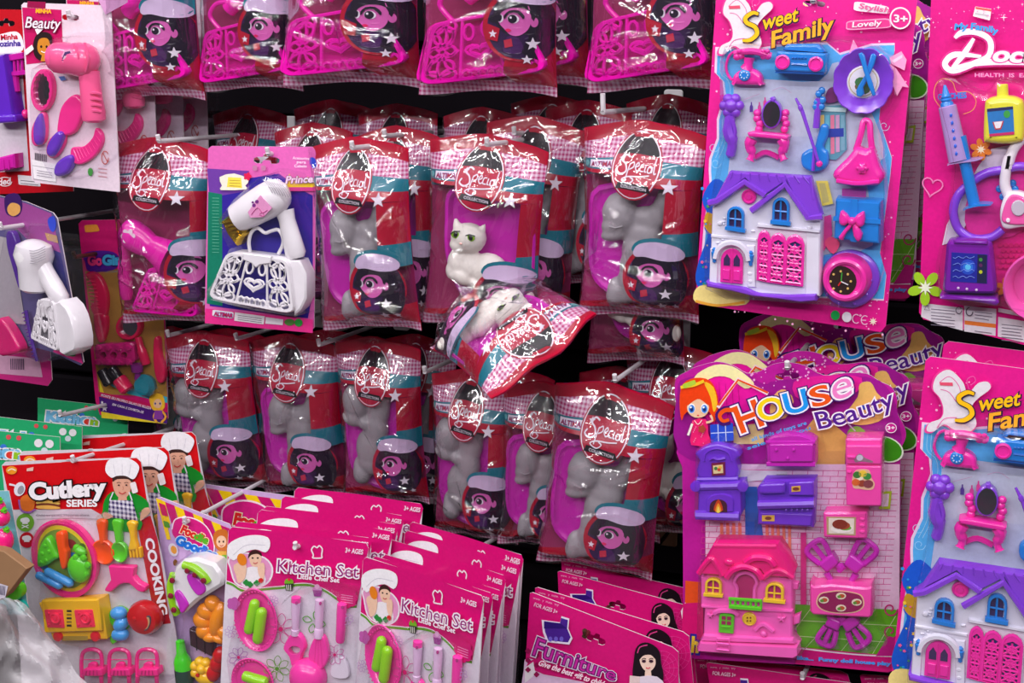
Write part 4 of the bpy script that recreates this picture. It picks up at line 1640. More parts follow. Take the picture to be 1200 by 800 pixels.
for x, y in ((130, 280), (540, 300), (270, 470), (268, 510), (270, 545)):
    mb.puff(ell(*z2(x, y), 3, 2.4, 8), .028, .031, .001, WHT)
mb.build('wall_relief', hs)
mb = MB(SF)
mb.slab(z2((172, 42), (545, 66), (600, 246), (525, 258), (432, 92), (330, 160), (245, 80), (88, 190), (76, 186), (110, 160)), [(.020, 0), (.032, .0005), (.034, .002)], PURP)
for pts in ([(78, 188), (120, 178), (245, 92), (338, 152)], [(275, 224), (430, 104), (535, 256), (600, 250)]):
    mb.tube([z2(p_) [0] + (.035,) if False else z2(*p_) + (.035,) for p_ in pts], .0036, PURP, 6)
mb.tube([z2(430, 100) + (.034,), z2(418, 68) + (.033,)], .002, PURP, 5)
mb.tube([z2(545, 70) + (.033,), z2(560, 170) + (.033,)], .0018, PURP, 5)
for k_ in range(9):
    x0_ = 190 + k_ * 40
    mb.tube([z2(x0_, 47 + k_ * 2) + (.034,), z2(x0_ - 10 + k_ * 5, 75 + k_ * 3) + (.034,)], .0008, PURP, 4)
mb.build('roof', hs, label='purple roof with two gables')
mb = MB(SF)
mb.slab(cr(z2((66, 545), (130, 560), (240, 575), (300, 600), (400, 610), (570, 606)), 3) + z2((572, 636), (500, 642), (400, 628), (280, 615), (180, 590), (70, 572)), [(.002, 0), (.034, 0), (.036, .0015)], PURP)
mb.build('plinth', hs, label='purple step along the base')
dkw = pl(60, 40, 90)
for q_, nm in ((((164, 200), (242, 206), (240, 318), (160, 306)), 'toy_window'), (((372, 158), (450, 166), (447, 286), (368, 278)), 'toy_window')):
    arch_window(SF, z2(*q_), BLUE, .031, hs, dkw)
mb = MB(SF)
mb.lathe(*z2(263, 158), [(.0088, .027), (.0088, .031), (.0072, .032), (.0055, .0305), (.0035, .0305), (.0032, .032), (.001, .032)], HOT, 20)
mb.build('round_window', hs, label='round pink rosette')
q_ = z2((136, 392), (238, 398), (234, 558), (132, 548))
f_ = bilin(q_)
mb = MB(SF)
mb.slab(arch_pts(f_, 10, .36), [(.026, 0), (.031, 0), (.0316, .0006)], HOT)
for s_ in (.06, .54):
    mb.puff([f_(s_ + .04, .62), f_(s_ + .36, .62), f_(s_ + .36, .92), f_(s_ + .04, .92)], .031, .0335, .001, HOT)
mb.tube([f_(.5, .02, .032), f_(.5, 1, .032)], .0009, HOT, 5)
dd = mb.build('door', hs, label='pink arched double door')
mb = MB(SF)
for s_ in (.14, .58):
    mb.slab([f_(s_, .5), f_(s_, .3), f_(s_ + .14, .16), f_(s_ + .28, .3), f_(s_ + .28, .5)], [(.031, 0), (.0322, 0)], dkw)
mb.build('door_panes', hs)
mb = MB(SF)
ot = [bilin(z2((112, 365), (262, 372), (262, 450), (110, 440)))(.5 + .5 * math.cos(math.pi * (1 - i / 12)), 1 - 1.0 * math.sin(math.pi * i / 12)) for i in range(13)]
mb.tube([p_ + (.033,) for p_ in ot], .0034, WHT, 6)
mb.build('door_hood', hs)
for x, y in ((106, 425), (272, 440)):
    mb = MB(SF)
    mb.turn(z2(x, y - 36), z2(x, y + 36), [(0, 1), (.12, 3), (.25, 2.6), (.3, 4), (.7, 3.2), (.8, 2.2), (.92, 2.4), (1, .8)], .032, BLUE, 10)
    mb.build('wall_lantern', hs, label='blue lantern by the door')
for xs in (((312, 318), (358, 322), (352, 548), (306, 538)), ((368, 330), (432, 336), (422, 558), (358, 548)), ((440, 336), (514, 344), (506, 566), (428, 556))):
    lattice_arch(SF, z2(*xs), HOT, .031, hs)
    mb = MB(SF)
    mb.slab(z2(*[(x + (3 if i in (0, 3) else -3), y + (16 if i < 2 else -2)) for i, (x, y) in enumerate(xs)]), [(.0275, 0), (.0285, 0)], pl(50, 60, 150))
    mb.build('pane', hs)
blister(SF, cr(z1((150, 215), (350, 210), (640, 190), (790, 205), (930, 260), (945, 480), (880, 580), (900, 740)) + z2((885, 130), (885, 390), (850, 600), (740, 680), (600, 660), (300, 640), (55, 585), (75, 200)) + z1((120, 740), (125, 400)), 2, True), .040)
# ======================= the shaped card with the pink toy house
z3, z4 = Z(790, 400, 4), Z(790, 590, 3.81)
HB = Pack('blister_card', 'scalloped magenta card with pink toy house and red-haired cartoon girl, front of its hook', 'toy pack', 'scalloped toy house cards', 930, 590, -.30)
ho = cr(z3((8, 280), (2, 225), (12, 170), (60, 140), (100, 120), (200, 95), (280, 115), (340, 148), (400, 140), (460, 108), (530, 98), (610, 112), (700, 158), (800, 148), (900, 150), (960, 185), (1020, 215), (1045, 270), (1045, 330), (1080, 400), (1086, 450), (1062, 510), (1062, 600)), 3) + z4((1010, 200), (1003, 640), (985, 735), (960, 755), (600, 720), (60, 690), (38, 670), (40, 300)) + z3((38, 590), (10, 520), (30, 460), (35, 360))
card(HB, ho, pr(186, 24, 150), slot=euro(*z3(530, 155), 28, 6, -3))
mb = MB(HB)
D_ = lambda pts, *c: mb.flat(pts, pr(*c))
D_(cr(z3((20, 520), (15, 240), (60, 170), (300, 140), (420, 200), (500, 180), (900, 165), (1020, 250), (1060, 410), (1050, 500), (900, 580), (300, 580)), 3, True), 156, 20, 140)
D_(cr(z3((130, 340), (110, 230), (160, 160), (260, 150), (350, 180), (480, 330), (300, 440)), 3, True), 232, 20, 160)
for k_ in range(7):
    mb.stroke(z3((120 + k_ * 30, 190 + abs(k_ - 3) * 8), (135 + k_ * 30, 400)), .6, pr(190, 20, 130), smooth=2)
D_(cr(z3((90, 190), (110, 150), (190, 110), (270, 115), (340, 160), (375, 200), (330, 220), (260, 170), (190, 165), (120, 200)), 3, True), 240, 232, 170)
D_(cr(z3((560, 190), (700, 160), (880, 170), (820, 260), (600, 280)), 3, True), 226, 30, 150)
D_(z3((560, 480), (680, 330), (810, 440), (800, 578), (570, 578)), 214, 160, 88)
D_(z3((270, 400), (420, 380), (420, 480), (280, 480)), 232, 200, 140)
D_(cr(z3((470, 250), (520, 225), (560, 280), (520, 360), (450, 340)), 3, True), 240, 180, 110)
D_(cr(z3((790, 360), (860, 260), (870, 200), (920, 190), (950, 240), (985, 280), (980, 360), (900, 390), (830, 385)), 3, True), 226, 178, 100)
for x, y in ((865, 340), (908, 335), (870, 300), (912, 292)):
    D_(rquad(z3((x, y), (x + 34, y - 4), (x + 32, y + 18), (x - 4, y + 22)), .2), 46, 70, 190)
D_(cr(z3((815, 440), (830, 405), (870, 400), (905, 440)), 3, True), 120, 190, 60)
mb.flat(ell(*z3(990, 505), 22, 15, 22, 18), pr(225, 235, 215))
mb.flat(ell(*z3(988, 504), 20.5, 13.6, 22, 18), pr(60, 150, 20))
mb.stroke(z3((800, 370), (850, 420)), 1.6, pr(200, 170, 210), smooth=2)
# room below: bricks, stripes, lawn
D_(z3((300, 575), (1058, 575)) + z4((1005, 660), (540, 660), (140, 600), (140, 80)), 226, 190, 218)
ln = pr(206, 60, 146)
h_ = HB.step()
for i in range(24):
    y0 = 600 + i * 26.5
    xl, xr = 322 if i < 9 else 150 + 0, 1056 - i * 2
    a_, b_ = (820 + (2 if i < 9 else 6) - i * .3, 400 + y0 / 4), (790 + xr / 4, 400 + (y0 + 8) / 4)
    if b_[1] > 717:
        continue
    mb.stroke([a_, ((a_[0] + b_[0]) / 2, (a_[1] + b_[1]) / 2), b_], .7, ln, h_, smooth=1)
    for k_ in range(13):
        t_ = (k_ + (.5 if i % 2 else 0)) / 13
        x_, y_ = a_[0] + (b_[0] - a_[0]) * t_, a_[1] + (b_[1] - a_[1]) * t_
        mb.stroke([(x_, y_), (x_ - .4, y_ + 3.3), (x_ - .8, y_ + 6.6)], .7, ln, h_, smooth=1)
for a_ in range(4):
    D_(z4((205 + a_ * 27, 85), (219 + a_ * 27, 86), (222 + a_ * 27, 180), (205 + a_ * 27, 180)), 236, 130, 110)
for a_ in range(5):
    D_(z4((408 + a_ * 25, 95), (421 + a_ * 25, 96), (424 + a_ * 25, 240), (410 + a_ * 25, 240)), 236, 130, 110)
D_(z3((332, 680), (388, 680)) + z4((402, 185), (318, 180)), 40, 96, 190)
D_(z4((318, 150), (405, 150), (405, 195), (318, 190)), 170, 205, 240)
D_(z4((50, 343), (118, 350), (118, 440), (48, 450)), 224, 80, 30)
D_(z4((30, 480), (50, 440), (85, 520), (36, 515)), 230, 215, 225)
D_(z4((40, 445), (130, 440), (130, 600), (30, 640)), 206, 20, 110)
D_(z3((300, 600), (530, 610), (530, 640), (300, 660)), 214, 206, 216)
for k_ in range(9):
    D_(z3((480 + k_ * 5.5, 622), (483 + k_ * 5.5, 622), (483 + k_ * 5.5, 642), (480 + k_ * 5.5, 642)), 60, 50, 70)
D_(z4((530, 448), (1000, 474), (985, 680), (560, 640)), 96, 170, 30)
for p_ in (((540, 520), (1000, 545)), ((540, 590), (985, 620)), ((620, 455), (540, 560)), ((760, 462), (580, 650)), ((900, 470), (740, 665)), ((990, 500), (880, 680))):
    mb.stroke(z4(p_[0], ((p_[0][0] + p_[1][0]) / 2, (p_[0][1] + p_[1][1]) / 2), p_[1]), .8, pr(190, 215, 150), smooth=1)
D_(z4((560, 640), (985, 680), (980, 745), (950, 752), (540, 715)), 206, 20, 120)
mb.stroke(z4((560, 645), (800, 672), (985, 682)), 1.6, pr(236, 225, 236))
for cx, cy, r_ in ((965, 470, 34), (965, 570, 36)):
    mb.stroke([z4(cx + r_ * (1 - t_ / 16) * math.cos(t_ * .6), cy + r_ * (1 - t_ / 16) * math.sin(t_ * .6)) for t_ in range(14)], 1.6, pr(190, 20, 110))
D_(z4((955, 590), (1000, 600), (985, 680), (900, 680)), 190, 24, 130)
D_(z3((965, 705), (1020, 700), (1012, 785), (960, 785)), 170, 190, 40)
D_(z3((977, 716), (1008, 713), (1003, 772), (972, 774)), 230, 200, 222)
D_(z4((565, 130), (590, 130), (590, 450), (565, 450)), 206, 40, 130)
sparkle(mb, lambda r: z3(r.uniform(330, 700), r.uniform(125, 220)), 40, pr(232, 160, 215), 9, (.4, 1.6))
# printed girl with red hair
e_ = lambda x, y, a, b, c, rot=0: mb.flat(ell(*z3(x, y), a / 4, b / 4, 20, rot), c)
gr, gs = pr(236, 64, 12), pr(240, 196, 160)
mb.flat(cr(z3((35, 370), (25, 280), (40, 200), (100, 170), (170, 185), (205, 260), (200, 350), (180, 380), (165, 330), (60, 330)), 3, True), gr)
mb.flat(cr(z3((140, 190), (185, 215), (202, 290), (185, 330), (170, 260)), 3, True), pr(246, 190, 40))
e_(112, 310, 52, 48, gs)
mb.flat(cr(z3((58, 300), (70, 245), (120, 235), (165, 260), (165, 300), (120, 270), (90, 280)), 3, True), gr)
for x in (82, 142):
    e_(x, 314, 17, 23, pr(250, 250, 255))
    e_(x, 316, 14, 19, pr(60, 130, 220))
    e_(x, 318, 7, 10, pr(20, 40, 110))
    e_(x - 4, 308, 5, 5, pr(250, 250, 255))
e_(112, 346, 5, 3, pr(220, 60, 80))
mb.stroke(z3((30, 215), (90, 205), (140, 185)), 3.6, pr(246, 200, 40))
mb.flat(rquad(z3((38, 200), (98, 178), (104, 200), (45, 222)), .25), pr(176, 205, 60))
mb.flat(cr(z3((85, 370), (150, 365), (160, 430), (170, 485), (80, 485), (80, 430)), 2, True), pr(236, 30, 110))
for k_ in range(16):
    x, y = 88 + (k_ * 37) % 72, 378 + (k_ * 23) % 100
    mb.flat(ell(*z3(x, y), .7, .7, 6), pr(246, 150, 190))
mb.stroke(z3((85, 385), (65, 440)), 2.6, pr(246, 236, 230), smooth=2)
mb.stroke(z3((150, 380), (180, 370), (170, 345)), 2.6, gs, smooth=2)
mb.stroke(z3((95, 370), (112, 388), (130, 368)), .9, pr(250, 230, 220))
mb.flat(flower(*z3(130, 410), 5, 5, 16), pr(170, 70, 50))
mb.flat(rquad(z3((168, 390), (275, 380), (280, 465), (172, 472)), .08), pr(36, 74, 200))
for p_ in (((172, 430), (278, 424)), ((205, 388), (208, 470)), ((240, 384), (244, 468))):
    mb.stroke(z3(*p_), 1, pr(200, 210, 240), smooth=1)
mb.stroke(z3((205, 310), (300, 175), (440, 245)), 4, pr(244, 214, 220), smooth=1)
mb.stroke(z3((208, 300), (300, 180), (440, 240)), 2.4, pr(232, 80, 20), smooth=1)
mb.build('printed_artwork', HB, False)
tx = TX(HB)
wl, vl = pr(246, 236, 246), pr(70, 16, 110)


def title(t, p0, p1, cap, c):
    tx.word(t, p0, p1, cap, c, .02, out=[(vl, .10), (wl, .065)])


tx.stroke(z3((272, 318), (235, 320), (208, 345), (225, 378), (262, 372)), 8, vl, smooth=6)
title('H', z3(318, 428), z3(420, 390), 31, pr(236, 84, 20))
tx.stroke(z3((285, 322), (240, 322), (214, 345), (228, 372), (258, 366)), [5, 5, 4.6, 4, 4], pr(236, 84, 20), smooth=6)
title('O', z3(408, 378), z3(522, 345), 24, pr(246, 214, 20))
title('U', z3(532, 342), z3(635, 315), 24, pr(30, 150, 236))
title('S', z3(655, 308), z3(738, 285), 22, pr(236, 84, 20))
tx.word('e', z3(745, 280), z3(835, 250), 32, pr(240, 130, 200), .0, shear=.25, out=[(vl, .07), (wl, .04)])
tx.word('Beauty', z3(680, 410), z3(1035, 300), 20, pr(84, 24, 140), .01, out=[(wl, .06)], arc=-3)
tx.word('all kinds of toys are', z3(365, 468), z3(622, 388), 4.2, pr(60, 160, 230), .02)
tx.word('select by you', z3(345, 508), z3(640, 412), 4.2, pr(60, 160, 230), .02)
tx.flat(ell(*z3(1017, 405), 6.6, 6), wl)
tx.flat(ell(*z3(1017, 405), 5.8, 5.2), pr(196, 24, 140))
tx.word('3+', z3(1000, 413), z3(1034, 412), 4, wl, .03)
tx.word('like...  Funny doll house play', z4(550, 695), z4(965, 722), 4, pr(60, 150, 235), .05)
tx.word('h', z4(78, 660), z4(105, 662), 17, pr(240, 214, 60), .05, out=[(pr(40, 40, 150), .16)])
tx.build('title_lettering', HB, False)
# toys
HPK, PUR2 = pl(244, 70, 170), pl(112, 48, 204)
mb = MB(HB)                                                             # dresser / fireplace
mb.puff(cr(z3((110, 640), (118, 560), (98, 530), (120, 505), (150, 490), (200, 478), (250, 490), (290, 505), (308, 540), (288, 560), (296, 640)), 2, True), .002, .020, .003, PUR2)
mb.slab(z3((92, 668), (325, 660), (328, 700), (316, 712), (318, 800)) + z4((290, 66), (100, 62)) + z3((110, 800), (112, 712), (92, 700)), [(.002, 0), (.024, 0), (.026, .0015)], PUR2)
fp = mb.build('toy_fireplace', HB)
mb = MB(HB)
mb.tube([z3(95, 680) + (.025,), z3(325, 674) + (.025,)], .0045, PUR2, 8)
mb.tube([z3(110, 645) + (.018,), z3(300, 642) + (.018,)], .003, PUR2, 8)
mb.tube([z4(98, 50) + (.026,), z4(292, 56) + (.026,)], .0055, PUR2, 8)
for x in (98, 320):
    mb.lathe(*z3(x, 682), [(.0062, .024), (.006, .030), (.003, .0305)], PUR2, 12)
mb.tube(cr([z3(140, 560) + (.02,), z3(150, 520) + (.02,), z3(200, 500) + (.021,), z3(255, 520) + (.02,), z3(270, 560) + (.02,)], 3), .0016, PUR2, 5)
mb.tube(cr([z3(165, 555) + (.021,), z3(185, 545) + (.022,), z3(205, 552) + (.022,), z3(240, 545) + (.021,)], 3), .0018, PUR2, 5)
mb.build('moulding', fp)
mb = MB(HB)
q_ = bilin(z3((150, 715), (280, 712), (278, 800), (148, 800)))
mb.slab(arch_pts(q_, 8, .4), [(.026, 0), (.0285, .001)], PUR2)
q_ = bilin(z3((168, 740), (248, 740), (248, 800), (166, 800)))
mb.slab(arch_pts(q_, 8, .5), [(.0285, 0), (.029, 0)], pl(70, 20, 40))
mb.build('hearth', fp)
mb = MB(HB)
for a_, b_, r_, c_ in ((207, 775, 5.5, pl(200, 60, 20)), (207, 780, 3.6, pl(240, 150, 30)), (207, 784, 2, pl(250, 220, 90))):
    mb.slab(cr([(z3(a_, b_)[0] - r_, z3(a_, b_)[1] + 4), (z3(a_, b_)[0], z3(a_, b_)[1] - r_ * 1.6), (z3(a_, b_)[0] + r_, z3(a_, b_)[1] + 4)], 3, True), [(.029, 0), (.0305 - r_ * .0001, 0)], c_)
mb.build('flame_sticker', fp)
mb = MB(HB)
mb.slab(z3((172, 572), (238, 566), (240, 628), (175, 632)), [(.020, 0), (.022, .0006)], pl(120, 20, 60))
mb.slab(z3((182, 582), (228, 577), (230, 616), (184, 620)), [(.022, 0), (.0224, 0)], pr(226, 205, 150))
for x, y, c_ in ((195, 595, pr(60, 130, 60)), (210, 600, pr(220, 60, 40)), (215, 590, pr(240, 190, 60))):
    mb.slab(ell(*z3(x, y), 2, 2, 8), [(.0224, 0), (.0228, 0)], c_)
mb.build('picture', fp, label='small framed picture')
mb = MB(HB)                                                             # magenta cabinet
mb.slab(cr(z3((432, 470), (470, 445), (560, 436), (630, 450), (662, 470)), 3) + z3((662, 580), (435, 578)), [(.002, 0), (.022, 0), (.024, .0015)], MAGV)
sb = mb.build('toy_wall_cabinet', HB)
mb = MB(HB)
mb.puff(rquad(z3((446, 482), (652, 480), (650, 565), (448, 566)), .06), .024, .0275, .0014, MAGV)
for x in (478, 560):
    mb.ball(*z3(x, 508), .028, 2, 2, 2, MAGV, 0, 8)
mb.ball(*z3(532, 548), .028, 2, 2, 2, MAGV, 0, 8)
mb.tube([z3(435, 574) + (.024,), z3(662, 576) + (.024,)], .0026, MAGV, 6)
mb.tube([z3(432, 472) + (.0235,), z3(662, 472) + (.0235,)], .002, MAGV, 6)
mb.build('door_panels', sb)
mb = MB(HB)                                                             # fridge
mb.slab(rquad(z3((802, 455), (975, 455), (970, 776), (806, 770)), .04), [(.002, 0), (.028, 0), (.030, .002)], HPK)
fr_ = mb.build('toy_fridge', HB)
mb = MB(HB)
for y0, y1 in ((488, 576), (584, 770)):
    mb.puff(rquad(z3((806, y0), (972, y0 + 1), (970, y1), (808, y1 - 2)), .04), .030, .0335, .0012, HPK)
mb.tube([z3(812, 540) + (.0345,), z3(850, 542) + (.0345,)], .0016, HPK, 6)
mb.tube([z3(812, 610) + (.0345,), z3(830, 612) + (.0345,)], .0016, HPK, 6)
mb.build('doors', fr_)
mb = MB(HB)
h_ = .0337
mb.slab(cr(z3((835, 640), (850, 605), (885, 598), (915, 605), (925, 640), (940, 665), (932, 692), (900, 695), (870, 690), (840, 685)), 3, True), [(h_, 0), (h_ + .0003, 0)], pr(230, 180, 150))
for x, y, r_, c_ in ((858, 625, 5, pr(60, 120, 50)), (884, 620, 5, pr(240, 200, 60)), (905, 632, 5, pr(60, 140, 60)), (852, 660, 5, pr(216, 100, 40)), (880, 665, 5, pr(150, 60, 40)), (910, 668, 6, pr(130, 60, 70)), (870, 640, 4, pr(240, 230, 200))):
    mb.slab(ell(*z3(x, y), r_, r_ * .8, 12), [(h_ + .0003, 0), (h_ + .0006 + r_ * 1e-5, 0)], c_)
mb.slab(cr(z3((845, 548), (870, 525), (895, 545), (930, 560), (925, 568), (880, 562), (850, 566)), 3, True), [(h_, 0), (h_ + .0003, 0)], pr(150, 110, 130))
mb.slab(ell(*z3(870, 545), 4, 3.5, 10), [(h_ + .0003, 0), (h_ + .0005, 0)], pr(200, 190, 210))
mb.build('food_stickers', fr_, label='printed fruit and pan stickers')
mb = MB(HB)                                                             # cooker
mb.slab(z3((388, 690), (420, 650), (660, 648), (660, 740), (655, 800)) + z4((622, 108), (372, 95)) + z3((392, 800)), [(.002, 0), (.022, 0), (.024, .0015)], PUR2)
st = mb.build('toy_cooker', HB)
mb = MB(HB)
mb.puff(rquad(z3((398, 668), (520, 662), (520, 715), (395, 718)), .2), .024, .031, .003, PUR2)
mb.puff(rquad(z3((535, 660), (655, 655), (656, 725), (535, 722)), .1), .024, .029, .002, PUR2)
mb.tube([z3(394, 765) + (.028,), z3(658, 758) + (.028,)], .005, PUR2, 8)
mb.tube([z3(400, 740) + (.025,), z3(658, 735) + (.025,)], .0018, PUR2, 6)
mb.puff(rquad(z4((385, 40), (615, 48), (610, 100), (380, 90)), .06), .024, .0265, .001, PUR2)
for k_ in range(5):
    mb.ball(*z4(500 + k_ * 24, 28), .028, 1.6, 1.6, 1.6, PUR2, 0, 7)
mb.build('oven_fittings', st)
mb = MB(HB)
for q_, h_ in ((z3((550, 680), (592, 676), (592, 702), (550, 705)), .029), (z4((392, 52), (448, 52), (448, 78), (392, 78)), .0266)):
    mb.slab(q_, [(h_, 0), (h_ + .0006, 0)], pr(220, 170, 70))
    c_ = [sum(p_[0] for p_ in q_) / 4, sum(p_[1] for p_ in q_) / 4]
    mb.slab(ell(c_[0], c_[1], 4, 2, 10), [(h_ + .0006, 0), (h_ + .0009, 0)], pr(120, 50, 40))
mb.build('stickers', st)
mb = MB(HB)                                                             # microwave
mb.slab(rquad(z4((665, 40), (862, 38), (860, 158), (668, 152)), .06), [(.002, 0), (.024, 0), (.026, .002)], HPK)
mw_ = mb.build('toy_microwave', HB)
mb = MB(HB)
mb.slab(z4((680, 58), (812, 60), (810, 142), (682, 138)), [(.026, 0), (.0264, 0)], pr(180, 150, 110))
mb.slab(z4((690, 64), (804, 66), (802, 136), (690, 132)), [(.0264, 0), (.0266, 0)], pr(226, 214, 200))
for x, y, a_, b_, c_ in ((748, 112, 13, 5, pr(236, 228, 220)), (740, 92, 9, 5.5, pr(130, 44, 26)), (755, 98, 8, 4.5, pr(160, 70, 40)), (765, 108, 7, 3, pr(110, 170, 60)), (772, 116, 4, 2, pr(210, 50, 40))):
    mb.slab(ell(*z4(x, y), a_, b_, 14), [(.0266, 0), (.0268 + .00002 * (120 - y), 0)], c_)
mb.build('window_picture', mw_, label='picture of roast on the microwave door')
mb = MB(HB)
mb.tube([z4(820, 50) + (.0262,), z4(818, 150) + (.0262,)], .0008, HPK, 5)
for k_ in range(3):
    mb.ball(*z4(840, 125 - k_ * 28), .0265, 3, 2, 2, HPK, 0, 8)
mb.build('buttons', mw_)


def small_chair(zf, c, ang, s=1.0):
    """open-backed chair lying on its back: seat block and splayed back loops"""
    mb = MB(HB)
    ca, sa = math.cos(R(ang)), math.sin(R(ang))
    W = lambda x, y: zf(c[0] + (x * ca - y * sa) * s, c[1] + (x * sa + y * ca) * s)
    mb.puff(rquad([W(-48, 0), W(48, 0), W(40, 66), W(-40, 66)], .2), .004, .018, .003, MAGV)
    o = mb.build('toy_chair', HB)
    b = MB(HB)
    b.tube(cr([W(-36, 4) + (.012,), W(-52, -70) + (.012,), W(-34, -100) + (.012,), W(34, -100) + (.012,), W(52, -70) + (.012,), W(36, 4) + (.012,)], 4), .0032, MAGV, 7)
    b.tube([W(0, 4) + (.012,), W(0, -98) + (.012,)], .003, MAGV, 6)
    b.build('backrest', o)
    for sx in (-1, 1):
        l = MB(HB)
        l.tube([W(36 * sx, 60) + (.012,), W(40 * sx, 104) + (.012,)], [.004, .003], MAGV, 7)
        l.build('leg', o)
    return o


small_chair(z4, (672, 248), -38, .85)
small_chair(z4, (820, 250), 38, .9)
small_chair(z4, (700, 560), 205, .72)
small_chair(z4, (800, 560), 145, .8)
mb = MB(HB)                                                             # table lying with its patterned top forward
mb.slab(cr(z4((606, 352), (625, 370), (700, 362), (800, 372), (868, 375), (884, 360)), 2) + z4((884, 500), (870, 510), (740, 504), (620, 496), (606, 480)), [(.002, 0), (.028, 0), (.030, .002)], HPK)
tb = mb.build('toy_table', HB)
mb = MB(HB)
to = cr(z4((640, 440), (655, 405), (700, 395), (740, 392), (800, 400), (835, 415), (842, 455), (810, 480), (745, 486), (690, 480), (655, 465)), 3, True)
mb.slab([(743 * 0 + 985 + (p_[0] - 985) * 1.06, 705.5 + (p_[1] - 705.5) * 1.1) for p_ in to], [(.030, 0), (.0303, 0)], pr(226, 180, 150))
mb.slab(to, [(.0303, 0), (.0306, 0)], pr(140, 14, 80))
for x, y in ((668, 430), (745, 412), (815, 440), (745, 466)):
    mb.slab(ell(*z4(x, y), 6, 4, 12), [(.0306, 0), (.0309, 0)], pr(226, 214, 190))
    mb.slab(ell(*z4(x + 3, y), 3.6, 2.4, 10), [(.0309, 0), (.0311, 0)], pr(180, 80, 40))
    mb.slab(ell(*z4(x - 8, y + 3), 2.4, 1.8, 8), [(.0309, 0), (.0312, 0)], pr(90, 140, 50))
mb.build('tablecloth_print', tb, label='plum scalloped print with plates')
# pink toy house
BP, RP = pl(246, 96, 190), pl(240, 20, 128)
mb = MB(HB)
mb.slab(z4((118, 330), (118, 460), (135, 470), (130, 590), (100, 640), (104, 662), (540, 694), (556, 640), (525, 600), (528, 340), (420, 300), (200, 280)), [(.002, 0), (.026, 0), (.028, .0015)], BP)
ph = mb.build('toy_house', HB)
mb = MB(HB)
mb.slab(z4((175, 180), (460, 186), (500, 250), (532, 320), (520, 336), (400, 330), (380, 300), (310, 285), (250, 300), (240, 330), (108, 320), (108, 300), (140, 240)), [(.004, 0), (.032, 0), (.036, .003)], RP)
mb.tube(cr([z4(110, 310) + (.034,), z4(150, 255) + (.036,), z4(175, 250) + (.036,), z4(215, 320) + (.034,)], 3), .0034, RP, 7)
mb.tube(cr([z4(235, 330) + (.036,), z4(262, 296) + (.037,), z4(315, 280) + (.038,), z4(368, 300) + (.037,), z4(392, 335) + (.036,)], 4), .0038, RP, 7)
mb.tube(cr([z4(395, 335) + (.035,), z4(440, 300) + (.036,), z4(480, 300) + (.036,), z4(530, 330) + (.034,)], 4), .003, RP, 7)
mb.tube(cr([z4(320, 262) + (.036,), z4(360, 240) + (.038,), z4(420, 246) + (.037,), z4(448, 276) + (.036,)], 4), .0042, RP, 7)
mb.tube([z4(178, 186) + (.034,), z4(458, 190) + (.034,)], .003, RP, 7)
mb.ball(*z4(245, 262), .036, 6, 3, 4.5, RP)
mb.build('roof', ph, label='hot pink roof with arched dormers')
mb = MB(HB)
mb.slab(z4((118, 452), (530, 476), (530, 490), (118, 466)), [(.026, 0), (.031, .001)], BP)
mb.slab(z4((128, 585), (530, 606), (545, 630), (112, 616)), [(.026, 0), (.033, .0015)], BP)
mb.slab(z4((110, 618), (552, 640), (556, 680), (530, 694), (100, 662)), [(.02, 0), (.037, .0015)], BP)
mb.tube(cr([z4(180, 490) + (.03,), z4(200, 478) + (.031,), z4(260, 480) + (.031,), z4(285, 496) + (.03,)], 3), .003, BP, 6)
mb.tube(cr([z4(362, 565) + (.03,), z4(380, 545) + (.03,), z4(405, 540) + (.03,), z4(442, 570) + (.03,)], 3), .0026, BP, 6)
mb.ball(*z4(400, 580), .029, 4, 3, 4, BP)
mb.puff(star(*z4(478, 515), 5), .028, .032, .001, BP)
mb.puff(star(*z4(160, 500), 4), .028, .032, .001, BP)
mb.ball(*z4(178, 292), .03, 4, 2, 4, BP)
for q_ in (z4((525, 350), (555, 355), (550, 385), (525, 385)), z4((530, 505), (565, 490), (560, 535), (530, 545))):
    mb.puff(q_, .014, .022, .002, BP)
mb.build('facade_relief', ph)
mb = MB(HB)
for y0 in (600, 628):
    mb.tube(z4((192, y0, .040), (248, y0 + 4, .040), (245, y0 + 28, .041), (190, y0 + 22, .041)), .0013, BP, 5, True)
mb.build('doorstep', ph)
for q_ in (((138, 330), (212, 338), (210, 416), (136, 410)), ((408, 352), (490, 358), (488, 444), (404, 436))):
    arch_window(HB, z4(*q_), YEL, .031, ph, pl(190, 30, 120))
mb = MB(HB)
mb.slab(cr(z4((285, 420), (286, 372), (276, 350), (290, 325), (320, 316), (350, 328), (362, 352), (352, 375), (352, 425)), 3, True), [(.0275, 0), (.0285, 0)], pl(186, 40, 110))
mb.tube(cr(z4((278, 420, .03), (280, 376, .03), (268, 350, .03), (286, 318, .031), (320, 308, .031), (354, 322, .031), (370, 352, .03), (360, 378, .03), (358, 426, .03)), 3), .0022, BP, 6)
mb.build('alcove', ph)
mb = MB(HB)
mb.tube(z4((244, 424, .036), (392, 434, .036)), .0021, GRN, 6)
mb.tube(z4((246, 458, .036), (390, 470, .036)), .0028, GRN, 6)
for k_ in range(7):
    mb.tube(z4((250 + k_ * 23, 424 + k_ * 1.6, .036), (250 + k_ * 23, 460 + k_ * 1.8, .036)), .0015, GRN, 6)
mb.build('balcony_railing', ph, label='lime green balcony railing')
q_ = z4((200, 488), (268, 494), (264, 582), (198, 576))
f_ = bilin(q_)
mb = MB(HB)
mb.slab(arch_pts(f_, 8, .14), [(.027, 0), (.031, 0), (.0318, .0006)], GRN)
dr_ = mb.build('door', ph, label='lime green door')
mb = MB(HB)
